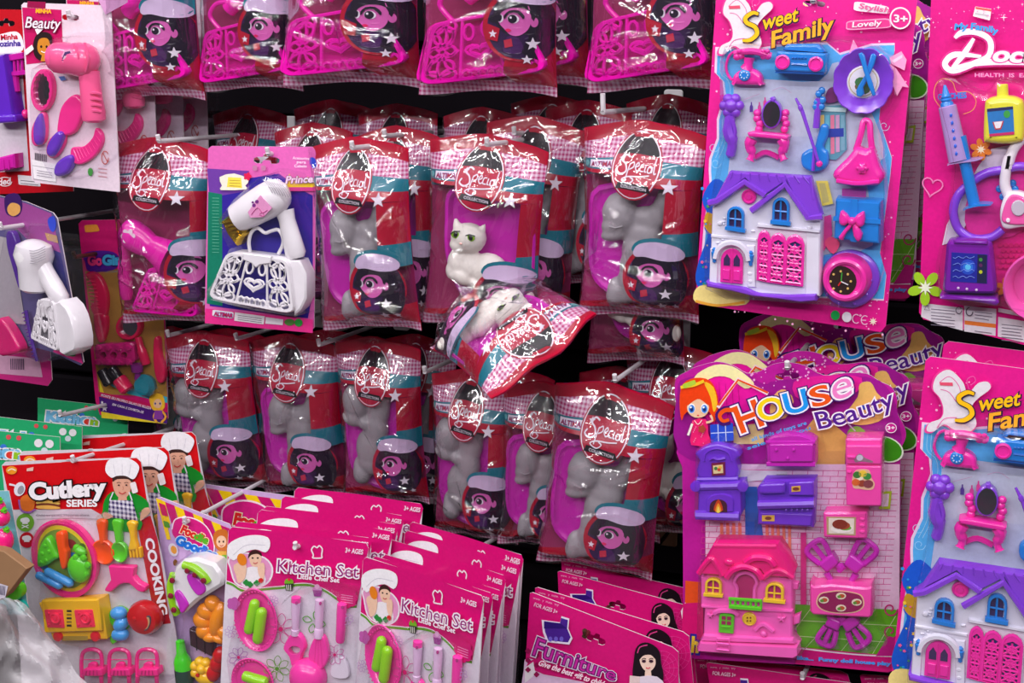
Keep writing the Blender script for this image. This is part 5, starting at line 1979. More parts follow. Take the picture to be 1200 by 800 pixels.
for a_, b_ in ((.18, .14), (.54, .14), (.18, .38), (.54, .38)):
    mb.slab([f_(a_, b_), f_(a_ + .28, b_), f_(a_ + .28, b_ + .18), f_(a_, b_ + .18)], [(.0316, 0), (.0322, 0)], pl(150, 30, 80))
mb.tube([f_(.2, .66, .0322), f_(.8, .66, .0322)], .001, GRN, 5)
mb.build('door_panes', ph)
mb = MB(HB)
mb.lathe(*z4(334, 517), [(.0082, .026), (.0082, .0305), (.0068, .0315), (.006, .0308), (.001, .0308)], YEL, 20)
bt = mb.build('round_window', ph, label='yellow button-shaped window')
mb = MB(HB)
for a_, b_ in ((-8, -8), (6, -8), (-8, 6), (6, 6)):
    mb.slab(rrect(*z4(334 + a_ - 3, 517 + b_ - 3), *z4(334 + a_ + 4, 517 + b_ + 4), .4), [(.0308, 0), (.0314, 0)], pl(130, 70, 20))
mb.build('window_pane', ph)
blister(HB, cr(z3((92, 520), (180, 466), (320, 500), (330, 640), (420, 600), (425, 450), (660, 430), (690, 560), (790, 560), (800, 442), (985, 450), (985, 780)) + z4((880, 160), (960, 200), (900, 350), (900, 520), (950, 640), (860, 680), (600, 640), (560, 700), (90, 670), (100, 300), (190, 160), (350, 150), (350, 90), (80, 70)), 1, True), .040)

# ======================= the doctor's kit card at the right edge
z5, z6 = Z(1070, 0, 4), Z(1070, 190, 3.81)
DC = Pack('blister_card', 'pink blister card with toy syringe, yellow bottle and purple monitor at the right edge', 'toy pack', None, 1150, 190, -.285)
card(DC, [(1092, -24), (1340, -10), (1318, 432), (1200, 404), (1082, 374), (1077, 366)], pr(222, 16, 134), slot=euro(1190, -8, 30, 6, 4))
mb = MB(DC)
D_ = lambda pts, *c: mb.flat(pts, pr(*c))
D_(z6((40, 628), (222, 650), (222, 752), (110, 722), (36, 690)), 226, 220, 230)
D_(z6((228, 640), (372, 655), (368, 775), (228, 755)), 226, 220, 230)
D_(z6((380, 690), (620, 730), (610, 830), (378, 778)), 226, 220, 230)
D_(z6((230, 706), (370, 722), (369, 740), (230, 724)), 226, 120, 50)
rnd = random.Random(4)
for a_ in range(6):
    for b_, (x0_, x1_) in enumerate(((80, 190), (275, 355), (395, 495))):
        y_ = 655 + a_ * 14 + b_ * 12 + (45 if b_ == 2 else 0) + (0 if a_ < 4 or b_ != 1 else 16)
        if b_ == 1 and 698 < y_ < 745:
            continue
        mb.stroke(z6((x0_, y_), ((x0_ + x1_) / 2, y_ + 5), (x1_ - rnd.uniform(0, 20), y_ + 10)), .8, pr(120, 112, 130), smooth=1)
mb.stroke(z6((62, 636), (74, 660), (50, 658)), .7, pr(90, 80, 100), closed=True, smooth=1)
mb.stroke([z6(252 + 15 * math.cos(R(a)), 667 + 18 * math.sin(R(a))) for a in range(0, 300, 30)], 1.1, pr(80, 70, 90))
mb.stroke([z6(204 + 13 * math.cos(R(a)), 661 + 15 * math.sin(R(a))) for a in range(0, 360, 30)], .9, pr(80, 70, 90))
D_(z6((380, 650), (640, 700), (640, 720), (380, 668)), 236, 225, 236)
# white road and pink discs behind the toys
D_(z6((130, 370), (150, 280), (290, 20), (350, -60), (450, -80), (230, 290), (215, 345)), 214, 200, 218)
D_(cr(z6((230, 260), (280, 60), (420, 20), (495, 60), (495, 300), (300, 340)), 3, True), 226, 40, 150)
mb.stroke([z6(74 + 1.0 * (p_[0] - 74), p_[1]) for p_ in heart(85, 108, 46, 24, 12)], 1.6, pr(240, 130, 190), closed=True, smooth=1)
for a_ in range(5):
    for b_ in range(6):
        D_(ell(*z6(390 + b_ * 24 + (a_ % 2) * 12, 370 + a_ * 24), 2.6, 2.6, 8), 196, 12, 104)
def blossom(cx, cy, r_, n_, c1, c2, zf=z6):
    for k_ in range(n_):
        a_ = R(360 * k_ / n_ + 20)
        D_(ell(*zf(cx + r_ * .62 * math.cos(a_), cy + r_ * .62 * math.sin(a_)), r_ * .42 / 3.81, r_ * .28 / 3.81, 12, math.degrees(a_)), *c1)
    D_(star(*zf(cx, cy), r_ * .45 / 3.81, 8), *c2)
blossom(55, 560, 78, 5, (160, 205, 40), (240, 245, 220))
blossom(415, 560, 44, 6, (232, 120, 50), (250, 235, 215))
blossom(318, 700, 50, 6, (236, 130, 40), (255, 240, 200), lambda x, y: z5(x, y))
blossom(455, 650, 20, 6, (236, 160, 50), (200, 60, 60))
D_(rquad(z5((292, 30), (368, 42), (360, 96), (280, 76)), .06), 236, 225, 230)
D_(z5((294, 32), (368, 44), (366, 54), (292, 42)), 226, 90, 90)
D_(z5((292, 60), (352, 70), (350, 76), (290, 66)), 200, 190, 200)
for x, y, r_ in ((425, 82, 4.5), (400, 35, 2.5), (455, 52, 1.5), (512, 20, 2), (95, 105, 1.5), (180, 130, 1.2), (512, 100, 1.4)):
    D_(star(*z5(x, y), r_, 4, inner=.2), 250, 220, 240)
sparkle(mb, lambda r: z5(r.uniform(60, 520), r.uniform(40, 150)), 34, pr(240, 150, 205), 6, (.3, .9))
# heart outlines behind the syringe
mb.stroke(z5((135, 510), (100, 460), (105, 400), (140, 368), (185, 385), (205, 430), (260, 430), (295, 470), (280, 515), (235, 535)), .7, pr(236, 170, 60))
# Doctor swash title
SW = [z5((195, 178), (230, 152), (300, 152), (360, 190), (355, 260), (290, 295), (200, 330), (160, 320), (152, 290), (200, 255), (320, 265)), z5((285, 180), (240, 250), (175, 330)), z5((178, 322), (300, 296), (420, 290), (640, 300))]
for wd_, c_ in ((11, pr(240, 70, 160)), (9.6, pr(220, 16, 134)), (7, pr(242, 232, 242))):
    for q_ in SW:
        mb.stroke(q_, [wd_ * .55] + [wd_] * (len(q_) - 2) + [wd_ * .5], c_, smooth=6)
mb.build('printed_artwork', DC, False)
tx = TX(DC)
tx.word('octor', z5(372, 285), z5(690, 300), 17, pr(242, 232, 242), .04, shear=.3, out=[(pr(240, 70, 160), .09)])
tx.word('My Family', z5(195, 140), z5(395, 160), 7, pr(60, 160, 230), .045, arc=3)
tx.word('HEALTH  IS  EASY', z5(290, 360), z5(580, 362), 4.4, pr(240, 150, 205), .02)
tx.word('OUCHES', z5(118, 468), z5(250, 458), 6.4, pr(40, 130, 220), .05)
tx.build('title_lettering', DC, False)
mb = MB(DC)                                                             # syringe
CLR = M((190, 160, 225), 'tint')
mb.turn(z5(160, 495), z5(215, 755), [(0, 9), (.02, 10.5), (.98, 12), (.985, 12)], .018, CLR, 16)
mb.slab(cr(z5((155, 778), (190, 760), (280, 742), (330, 742), (300, 758), (230, 768)), 3, True), [(.012, 0), (.026, .001)], CLR)
sy = mb.build('toy_syringe', DC)
mb = MB(DC)
mb.turn(z5(148, 398), z5(160, 498), [(0, 1.5), (.2, 3), (.5, 5), (.55, 6.5), (.62, 5.5), (.7, 7), (.78, 6), (.85, 7.5), (1, 8)], .018, BLUE, 14)
mb.build('nozzle', sy, label='blue ribbed nozzle')
mb = MB(DC)
mb.turn(z5(215, 640), z6(275, 195), [(0, 8.5), (.3, 8), (.4, 7), (1, 7)], .018, BLUE, 12)
mb.slab(cr(z6((218, 218), (260, 190), (300, 183), (352, 186), (345, 198), (290, 202), (245, 212)), 3, True), [(.010, 0), (.028, .001)], BLUE)
mb.build('plunger', sy, label='blue plunger')
mb = MB(DC)
q0, q1 = z5(190, 540), z5(215, 720)
for k_ in range(6):
    t_ = k_ / 5
    mb.ball(q0[0] + (q1[0] - q0[0]) * t_ - 3, q0[1] + (q1[1] - q0[1]) * t_, .018 + 12 * DC.k, 1.6, .6, 2.6, pl(50, 100, 220), 0, 8)
mb.build('scale_print', sy)
mb = MB(DC)                                                             # bottle
YB = pl(232, 226, 62)
mb.puff(cr(z5((335, 500), (345, 470), (385, 455), (455, 452), (500, 465), (520, 495), (520, 640), (500, 668), (420, 676), (345, 668), (330, 650)), 3, True), .002, .026, .006, YB)
by_ = mb.build('toy_bottle', DC)
mb = MB(DC)
mb.turn(z5(419, 394), z5(420, 460), [(0, 5), (.05, 6.2), (.8, 6.6), (.85, 8), (1, 8)], .014, YB, 16)
mb.build('cap', by_)
mb = MB(DC)
h_ = .0262
mb.slab(z5((346, 510), (468, 498), (475, 630), (358, 640)), [(h_, 0), (h_ + .0003, 0)], pr(40, 120, 190))
mb.slab(z5((346, 510), (468, 498), (469, 512), (347, 524)), [(h_ + .0003, 0), (h_ + .0005, 0)], pr(40, 40, 90))
mb.slab(z5((357, 628), (474, 617), (475, 630), (358, 640)), [(h_ + .0003, 0), (h_ + .0005, 0)], pr(200, 40, 100))
mb.slab(ell(*z5(440, 535), 4, 4.5, 12), [(h_ + .0003, 0), (h_ + .0006, 0)], pr(60, 160, 70))
mb.slab(z5((372, 572), (425, 566), (420, 585), (412, 606), (385, 608), (378, 588)), [(h_ + .0003, 0), (h_ + .0006, 0)], pr(200, 60, 60))
mb.slab(z5((378, 572), (419, 568), (414, 585), (408, 600), (388, 602), (383, 588)), [(h_ + .0006, 0), (h_ + .0008, 0)], pr(236, 230, 236))
mb.build('label', by_, label='blue printed label')
mb = MB(DC)                                                             # monitor
mb.slab(rquad(z6((150, 352), (350, 358), (375, 590), (130, 585)), .12, 4), [(.002, 0), (.030, 0), (.034, .003)], pl(120, 20, 160))
mn = mb.build('toy_monitor', DC)
mb = MB(DC)
mb.puff(rquad(z6((118, 596), (375, 608), (385, 628), (372, 642), (112, 612)), .1), .004, .038, .003, pl(120, 20, 160))
mb.puff(rquad(z6((185, 346), (330, 352), (335, 372), (180, 366)), .1), .01, .036, .003, pl(120, 20, 160))
for x, y in ((202, 562), (240, 566), (283, 570)):
    mb.ball(*z6(x, y), .0345, 1.7, 1, 1.7, pl(220, 190, 230), 0, 8)
mb.build('stand', mn)
mb = MB(DC)
mb.slab(z6((172, 402), (332, 412), (330, 542), (166, 532)), [(.0338, 0), (.0344, 0)], pr(24, 30, 150))
for r_, c_ in ((9, (30, 70, 190)), (6, (40, 110, 215)), (3.4, (90, 190, 240))):
    mb.slab(ell(*z6(245, 468), r_, r_, 16), [(.0344, 0), (.0349 - r_ * 2e-5, 0)], pr(*c_))
mb.slab(z6((288, 412), (330, 414), (328, 540), (285, 538)), [(.0344, 0), (.0346, 0)], pr(20, 24, 70))
for y, c_ in ((435, (60, 140, 60)), (490, (190, 200, 40)), (460, (90, 30, 90))):
    mb.slab(ell(*z6(302, y), 2.2, 2.2, 8), [(.0346, 0), (.0348, 0)], pr(*c_))
for k_ in range(4):
    mb.tube(cr([z6(178 + t_ * 12, 425 + k_ * 29 + 5 * math.sin(t_ * 2.2 + k_)) + (.0349,) for t_ in range(9)], 2), .00025, pr(120, 150, 230), 4)
mb.build('screen_print', mn, label='blue heartbeat screen print')
mb = MB(DC)                                                             # stethoscope
mb.tube(cr(z6((400, 35, .012), (330, 48, .012), (260, 90, .012), (200, 150, .012), (180, 225, .012), (205, 300, .012), (270, 340, .012), (350, 335, .012), (400, 300, .012)), 5), .0045, PURP, 10)
mb.tube(cr(z6((395, 40, .012), (430, 26, .012), (500, 20, .012), (600, 60, .012)), 4), .0045, PURP, 10)
mb.build('toy_stethoscope', DC)
mb = MB(DC)                                                             # white handled mirror
mb.puff(cr(z6((395, 280), (388, 220), (410, 150), (450, 130), (520, 150), (580, 220), (570, 280), (480, 292), (420, 300)), 4, True), .006, .022, .003, pl(236, 228, 236))
rm_ = mb.build('toy_hand_scanner', DC)
mb = MB(DC)
mb.tube(cr(z6((425, 145, .014), (410, 100, .014), (415, 30, .014), (430, -30, .014)), 4) + cr(z5((440, 790, .014), (470, 700, .014), (520, 640, .014)), 3), .0052, pl(236, 228, 236), 10)
mb.build('handle', rm_)
mb = MB(DC)
mb.puff(cr(z6((402, 268), (400, 220), (425, 160), (460, 145), (520, 180), (560, 260), (480, 280)), 4, True), .022, .0245, .0015, pl(240, 90, 170))
mb.build('pink_inset', rm_, label='pink inset')
mb = MB(DC)
mb.puff(ell(*z6(470, 205), 8.5, 9.5, 20), .0245, .0262, .001, pl(200, 190, 205))
mb.puff(ell(*z6(424, 260), 2.6, 2.8, 10), .0245, .0258, .0008, pl(236, 228, 236))
mb.build('buttons', rm_)
mb = MB(DC)
for x, y in ((385, 120), (400, 90), (400, 155), (445, 95), (455, 120)):
    mb.puff(ell(*z6(x, y), 4.4, 4.4, 12), .003, .007, .002, BLUE)
mb.build('toy_flower', DC)
mb = MB(DC)                                                             # pink basin
mb.lathe(*z6(560, 560), [(.034, .002), (.037, .026), (.040, .030), (.038, .033), (.033, .028), (.028, .010), (.001, .008)], pl(240, 90, 180), 36, sv=1.05)
mb.build('toy_basin', DC)
blister(DC, cr(z5((115, 480), (110, 380), (190, 370), (330, 440), (385, 380), (460, 375), (560, 450)) + z6((640, 0), (640, 640), (380, 650), (110, 615), (140, 330), (180, 40)), 2, True), .046)
# ---------------------------------------------------------------- cards on the left and along the bottom
GREYW = pr(222, 214, 224)


def chef(mb, zf, cx, cy, s, shirt, boy=True):
    """printed photo of a child cook: white hat, face, shirt (flat print); s = px per unit"""
    W = lambda pts: [(zf(cx, cy)[0] + p[0] * s, zf(cx, cy)[1] + p[1] * s) for p in pts]
    sk, hr = pr(222, 164, 140), pr(60, 36, 34)
    hat = pr(244, 240, 246)
    mb.flat(cr(W([(-10, 26), (-16, 40), (-20, 62), (22, 62), (18, 38), (10, 26)]), 3, True), shirt)
    mb.flat(W([(-4, 18), (5, 18), (6, 30), (-5, 30)]), sk)
    mb.flat(cr(W([(-10, 2), (-10, 14), (-5, 23), (2, 25), (8, 20), (11, 10), (10, 0)]), 3, True), sk)
    mb.flat(cr(W([(-11, 5), (-11, -3), (0, -5), (12, -2), (12, 6), (7, 2), (-6, 2)]), 3, True), hr)
    mb.flat(cr(W([(-13, 0), (-20, -8), (-17, -20), (-5, -24), (10, -22), (20, -14), (18, -4), (13, 2), (4, -2), (-6, -2)]), 4, True), hat)
    for x in (-8, 0, 8):
        mb.stroke(W([(x, -3), (x * 1.3, -16)]), .4, pr(205, 200, 214), smooth=2)
    for x in (-4, 5):
        mb.flat(ell(*W([(x, 9)])[0], 1.3 * s, .9 * s, 8), pr(40, 24, 30))
        mb.stroke(W([(x - 2.4, 6.5), (x, 5.6), (x + 2.4, 6.4)]), .6 * s, hr, smooth=2)
    mb.stroke(W([(0.5, 10), (1.5, 14), (0, 14.6)]), .5 * s, pr(196, 128, 108), smooth=2)
    mb.stroke(W([(-4, 17.5), (0, 19.6), (4.5, 17.2)]), 1.3 * s, pr(196, 70, 70), smooth=3)


def euro_hole(x, y, r=3):
    return ell(x, y, r, r, 10)


# ======================= hair set card, upper left
zb = Z(0, 0, 3.478)
BC = Pack('blister_card', 'white blister card with pink toy hair dryer, hand mirror and purple-handled brush, upper left', 'toy pack', 'white hair set cards', 85, 110, -.31)
bo_ = [(25, 6), (28, 3), (118, 6), (130, 10), (140, 212), (140, 225), (42, 214), (37, 210)]
card(BC, bo_, pr(226, 206, 220), slot=euro(*zb(287, 66), 20, 5, 3))
mb = MB(BC)
mb.flat(zb((90, 30), (250, 40), (258, 246), (108, 262)), pr(196, 16, 96))
mb.flat(zb((110, 30), (185, 35), (186, 8), (112, 5)), pr(150, 10, 70))
mb.flat(zb((130, 650), (228, 668), (230, 745), (136, 730)), pr(236, 230, 236))
mb.stroke(zb((132, 674), (228, 690), (229, 742), (137, 729)), .6, pr(120, 110, 124), closed=True, smooth=1)
for k_ in range(9):
    mb.flat(zb((142 + k_ * 5.6, 622 + k_), (145 + k_ * 5.6, 622 + k_), (145 + k_ * 5.6, 652 + k_), (142 + k_ * 5.6, 652 + k_)), pr(70, 60, 76))
for k_ in range(3):
    mb.stroke(zb((150, 694 + k_ * 10), (212, 704 + k_ * 10)), .7, pr(150, 140, 156), smooth=1)
mb.flat(ell(*zb(368, 700), 3, 5, 12), pr(70, 150, 70))
mb.stroke([zb(428 + 14 * math.cos(R(a)), 642 + 26 * math.sin(R(a))) for a in range(0, 360, 30)], 1, pr(190, 70, 60))
mb.stroke(zb((420, 625), (438, 660)), 1, pr(190, 70, 60), smooth=1)
for k_ in range(3):
    mb.stroke(zb((400, 685 + k_ * 16), (436, 690 + k_ * 16)), 1, pr(200, 140, 150), smooth=1)
mb.flat(zb((238, 312), (262, 310), (270, 325), (250, 330)), pr(80, 110, 180))
mb.flat(zb((400, 0), (520, 0), (520, 10), (430, 60)), pr(206, 150, 196))
# generic cartoon girl wrapped in a towel
mb.flat(cr(zb((140, 225), (135, 180), (150, 140), (185, 130), (212, 150), (205, 215), (190, 250), (160, 245)), 3, True), pr(40, 24, 26))
mb.flat(cr(zb((152, 190), (160, 160), (190, 155), (204, 180), (196, 215), (178, 228), (158, 215)), 3, True), pr(206, 132, 40))
mb.flat(zb((172, 222), (188, 222), (192, 250), (165, 250)), pr(206, 132, 40))
for x in (168, 190):
    mb.flat(ell(*zb(x, 190), 1.3, 1.6, 8), pr(20, 14, 20))
mb.stroke(zb((168, 208), (180, 214), (192, 206)), 1, pr(250, 245, 245), smooth=3)
mb.flat(rquad(zb((142, 120), (165, 98), (176, 118), (152, 142)), .1), pr(244, 236, 244))
mb.flat(rquad(zb((100, 205), (130, 182), (138, 200), (106, 226)), .1), pr(244, 236, 244))
mb.build('printed_artwork', BC, False)
tx = TX(BC)
tx.word('MINHA', zb(146, 52), zb(208, 54), 4.6, pr(246, 180, 30), .045)
tx.word('Beauty', zb(102, 112), zb(242, 118), 12.5, pr(236, 228, 240), .012, shear=.15, out=[(pr(110, 24, 56), .06)])
tx.build('title_lettering', BC, False)
HPK2, PUR3 = pl(240, 44, 140), pl(104, 50, 190)
PEACH = pl(246, 92, 148)
mb = MB(BC)
mb.turn(zb(205, 232), zb(400, 250), [(0, 8), (.03, 13), (.12, 16), (.3, 17), (.45, 16.5), (.6, 18), (.75, 18), (.88, 15), (.97, 8), (1, 2)], .019, PEACH, 20, .9)
hd_ = mb.build('toy_hair_dryer', BC)
mb = MB(BC)
mb.turn(zb(362, 290), zb(385, 500), [(0, 12), (.2, 12), (.55, 12.5), (.8, 14), (.95, 13), (1, 8)], .017, PEACH, 16, .8)
for k_ in range(4):
    mb.tube(cr([zb(360, 385 + k_ * 24) + (.024,), zb(385, 378 + k_ * 24) + (.0275,), zb(412, 384 + k_ * 24) + (.022,)], 3), .002, PEACH, 6)
mb.build('grip', hd_)
mb = MB(BC)
h_ = .0355
mb.slab(zb((262, 205), (288, 200), (316, 262), (240, 250)), [(h_ - .002, 0), (h_, 0)], pr(240, 170, 205))
mb.slab(zb((264, 212), (284, 208), (306, 256), (250, 246)), [(h_, 0), (h_ + .0003, 0)], pr(80, 50, 110))
mb.slab(zb((262, 228), (294, 232), (296, 244), (256, 242)), [(h_ + .0003, 0), (h_ + .0006, 0)], pr(220, 190, 200))
mb.tube(cr([zb(300, 180) + (.034,), zb(320, 230) + (.036,), zb(316, 290) + (.031,)], 3), .0016, PEACH, 6)
mb.tube(cr([zb(345, 175) + (.034,), zb(362, 240) + (.037,), zb(350, 292) + (.031,)], 3), .0016, PEACH, 6)
mb.build('badge', hd_, label='small dark sticker')
mb = MB(BC)
q_ = ell(*zb(168, 368), 13.4, 25, 28, 3)
q2 = flower(*zb(168, 368), 11, 14, 56, .1)
q2 = [(zb(168, 368)[0] + (p_[0] - zb(168, 368)[0]) * .9, zb(168, 368)[1] + (p_[1] - zb(168, 368)[1]) * 1.85) for p_ in q2]
mb.slab(q_, [(.002, 0), (.008, 0), (.010, .0012)], HPK2, holes=[q2])
mr_ = mb.build('toy_hand_mirror', BC)
mb = MB(BC)
mb.slab(ell(*zb(168, 368), 11.5, 22, 24, 3), [(.004, 0), (.0055, 0)], MIRROR)
mb.build('glass', mr_)
mb = MB(BC)
mb.puff(cr(zb((160, 460), (180, 462), (186, 500), (182, 570), (150, 596), (128, 580), (128, 520)), 4, True), .002, .008, .002, HPK2)
mb.puff(cr(zb((150, 468), (164, 470), (172, 530), (165, 580), (148, 592), (132, 570), (132, 510)), 4, True), .007, .014, .004, PUR3)
mb.build('grip', mr_, label='purple grip')
mb = MB(BC)
mb.puff(cr(zb((300, 385), (335, 420), (330, 480), (300, 540), (255, 555), (232, 545), (232, 500), (250, 430)), 4, True), .002, .009, .003, HPK2)
br_ = mb.build('toy_hair_brush', BC)
mb = MB(BC)
mb.puff(cr(zb((240, 535), (262, 545), (258, 590), (225, 642), (195, 640), (184, 610), (200, 565)), 4, True), .002, .008, .003, HPK2)
mb.puff(cr(zb((232, 535), (252, 548), (240, 595), (210, 638), (188, 630), (186, 600), (205, 560)), 4, True), .006, .014, .004, PUR3)
mb.build('grip', br_, label='purple grip')
mb = MB(BC)
mb.puff(cr(zb((388, 522), (412, 545), (412, 590), (380, 640), (330, 670), (292, 660), (285, 620), (295, 600), (340, 595), (375, 560)), 4, True), .002, .008, .002, HPK2)
for k_ in range(9):
    t_ = k_ / 8
    mb.tube([zb(300 + 90 * t_, 610 - 60 * t_ - 14 * math.sin(math.pi * t_) * -1) + (.0082,), zb(318 + 92 * t_, 655 - 75 * t_ + 12 * math.sin(math.pi * t_)) + (.0082,)], .0006, HPK2, 4)
cm_ = mb.build('toy_comb', BC)
mb = MB(BC)
mb.puff(cr(zb((285, 632), (294, 655), (275, 700), (240, 720), (216, 710), (222, 670), (255, 640)), 4, True), .004, .013, .004, PUR3)
mb.build('grip', cm_, label='purple grip')
blister(BC, cr(zb((118, 280), (190, 260), (190, 160), (300, 150), (420, 180), (435, 480), (420, 600), (330, 690), (210, 735), (150, 620), (118, 590)), 2, True), .042)
for k_, (dx, dy, Y_) in enumerate(((52, 3, -.25), (84, 8, -.2), (112, 14, -.16))):
    mwx = fit(BC, [((30, 10), (30 + dx, 4 - dy)), ((42, 214), (40 + dx * .98, 196 - dy))], Y_)
    place(copy_tree(BC.root), mwx, ['white hair set card just behind the front hair dryer card, in shade', 'white hair set card with dark stripe, third back on its hook', 'white hair set card deepest in the dark above the first handbag bag'][k_])

# ======================= far left card with pale panel and purple toys
zb0 = zb
KC = Pack('blister_card', 'red and white card with purple toy parts cut by the left frame edge', 'toy pack', None, 20, 110, -.27)
card(KC, [(-80, 10), (78, 12), (86, 224), (-70, 230)], pr(190, 12, 30), slot=euro(*zb(25, 90), 20, 5))
mb = MB(KC)
mb.flat([(-75, 52), (24, 42), (34, 200), (-70, 205)], pr(214, 204, 216))
mb.flat(cr(zb((-60, 150), (0, 140), (60, 128), (88, 150), (92, 205), (20, 215), (-60, 220)), 3, True), pr(240, 234, 244))
mb.flat(rquad(zb((72, 712), (160, 720), (166, 760), (76, 752)), .08), pr(232, 226, 232))
for k_ in range(2):
    mb.stroke(zb((84, 735 + k_ * 12), (156, 742 + k_ * 12)), .8, pr(110, 100, 116), smooth=1)
mb.stroke([zb(20 + 28 * math.cos(R(a)), 740 + 18 * math.sin(R(a))) for a in range(0, 360, 30)], 1, pr(240, 220, 226))
mb.build('printed_artwork', KC, False)
tx = TX(KC)
tx.word('Minha', zb(4, 163), zb(72, 158), 6, pr(200, 20, 50), .03)
tx.word('Cozinha', zb(-24, 190), zb(84, 186), 6.4, pr(70, 40, 150), .03)
tx.word('ded', zb(-6, 755), zb(42, 748), 7, pr(240, 220, 226), .03, shear=.2)
tx.build('title_lettering', KC, False)
mb = MB(KC)
mb.slab(zb((-30, 230), (15, 220), (55, 480), (52, 500), (-40, 505)), [(.002, 0), (.022, 0), (.025, .002)], pl(96, 40, 190))
mb.puff(rquad(zb((-30, 470), (60, 468), (64, 498), (-30, 505)), .1), .004, .030, .003, pl(96, 40, 190))
mb.build('toy_cupboard', KC)
mb = MB(KC)
VI = pl(200, 30, 160)
mb.slab(zb((30, 222), (92, 212), (98, 240), (36, 250)), [(.002, 0), (.014, 0), (.016, .001)], VI)
for k_ in range(4):
    mb.tube([zb(42 + k_ * 16, 245) + (.012,), zb(44 + k_ * 16, 295) + (.012,)], .002, VI, 6)
mb.slab(zb((38, 292), (106, 284), (108, 306), (42, 312)), [(.002, 0), (.014, 0), (.016, .001)], VI)
mb.tube([zb(62, 305) + (.01,), zb(68, 372) + (.01,)], .005, VI, 8)
mb.build('toy_chair', KC)
mb = MB(KC)
mb.slab(zb((-20, 645), (56, 626), (60, 685), (0, 700), (-20, 702)), [(.002, 0), (.018, 0), (.020, .002)], VI)
for k_ in range(3):
    mb.tube([zb(-10 + k_ * 22, 650) + (.0205,), zb(-6 + k_ * 22, 690) + (.0205,)], .0016, VI, 5)
mb.build('toy_crate', KC)
mb = MB(KC)
mb.ball(*zb(104, 464), .012, 4, 4, 5, HPK2)
mb.build('toy_cup', KC)

# ======================= card with white hair dryer and white filigree handbag
zd = Z(240, 160, 3.478)
WC = Pack('blister_card', 'blue and pink blister card with white toy hair dryer and white filigree handbag, middle row', 'toy pack', 'cards with white hair dryer and handbag', 305, 275, -.30)
wo_ = [(244, 174), (248, 171), (366, 172), (371, 178), (368, 384), (362, 389), (246, 371), (240, 366)]
card(WC, wo_, pr(222, 100, 180), slot=euro(*zd(252, 90), 30, 6, 2))
mb = MB(WC)
mb.flat(zd((20, 150), (120, 180), (300, 150), (410, 225), (440, 240), (440, 640), (420, 740), (20, 690)), pr(50, 34, 150))
mb.flat(zd((10, 130), (180, 140), (180, 220), (70, 240), (20, 260)), pr(110, 60, 160))
mb.flat(zd((14, 225), (70, 235), (72, 690), (8, 680)), pr(20, 120, 96))
for k_ in range(18):
    mb.stroke(zd((30, 250 + k_ * 13), (58, 251 + k_ * 13)), .4, pr(120, 200, 170), smooth=1)
mb.flat(zd((2, 700), (440, 745), (440, 800), (0, 760)), pr(230, 50, 140))
mb.flat(cr(zd((60, 165), (120, 150), (180, 175), (165, 200), (170, 215), (65, 218), (70, 200)), 2, True), pr(240, 230, 214))
mb.flat(zd((95, 165), (148, 168), (152, 210), (90, 205)), pr(240, 220, 80))
for k_ in range(3):
    mb.stroke(zd((100, 178 + k_ * 11), (145, 180 + k_ * 11)), .6, pr(180, 130, 60), smooth=1)
mb.flat(flower(*zd(174, 162), 5, 5, 20), pr(220, 30, 80))
mb.flat(cr(zd((430, 85), (450, 90), (455, 120), (440, 130), (428, 110)), 2, True), pr(40, 70, 210))
mb.flat(rquad(zd((325, 205), (440, 196), (442, 222), (326, 222)), .1), pr(210, 60, 140))
mb.flat(zd((325, 190), (345, 150), (360, 188), (380, 158), (400, 188), (420, 162), (440, 196), (440, 206), (325, 206)), pr(236, 196, 40))
mb.flat(rquad(zd((32, 705), (118, 715), (115, 742), (30, 730)), .15), pr(235, 230, 240))
mb.flat(zd((122, 715), (245, 732), (240, 765), (120, 750)), pr(226, 220, 226))
mb.flat(zd((248, 735), (320, 745), (318, 768), (246, 762)), pr(220, 212, 222))
mb.flat(ell(*zd(345, 756), 6, 4), pr(80, 130, 60))
mb.flat(ell(*zd(382, 758), 4.6, 4.6), pr(40, 150, 60))
for k_ in range(3):
    mb.stroke(zd((134, 728 + k_ * 8), (232, 742 + k_ * 8)), .7, pr(120, 110, 126), smooth=1)
for x in (205, 240):
    mb.flat(rrect(*zd(x - 10, 118), *zd(x + 8, 138), 1), pr(190, 120, 160))
mb.build('printed_artwork', WC, False)
tx = TX(WC)
tx.word('ALTIMAR', zd(38, 728), zd(112, 737), 4.2, pr(206, 30, 70), .03, out=[(pr(60, 70, 180), .08)])
tx.word('Acessorios', zd(358, 92), zd(425, 95), 3.2, pr(240, 226, 244), .01)
tx.word('para', zd(375, 108), zd(412, 110), 3.2, pr(240, 226, 244), .01)
tx.word('Cabelo', zd(365, 125), zd(415, 126), 3.2, pr(240, 226, 244), .01)
tx.word('Prince', zd(330, 190), zd(438, 186), 8, pr(236, 210, 230), .03, shear=.2, out=[(pr(120, 50, 110), .08)])
tx.build('title_lettering', WC, False)
WPL = pl(236, 232, 236)
handbag(WC, zd((86, 468), (340, 500), (366, 728), (6, 660)), .004, .030, WPL, WC, handle=zd((185, 470), (180, 430), (190, 390), (215, 372), (245, 392), (270, 385), (300, 380), (318, 410), (318, 440), (300, 478)), rr=.0015)
mb = MB(WC)
mb.slab(zd((335, 500), (385, 505), (412, 560), (412, 660), (390, 705), (362, 730)), [(.002, 0), (.022, 0), (.024, .002)], WPL)
mb.build('handbag_side', WC)
mb = MB(WC)
mb.turn(zd(128, 335), zd(335, 215), [(0, 12), (.02, 15.5), (.3, 18), (.6, 19.5), (.8, 19), (.92, 15), (.98, 9), (1, 2)], .022, WPL, 22, .85)
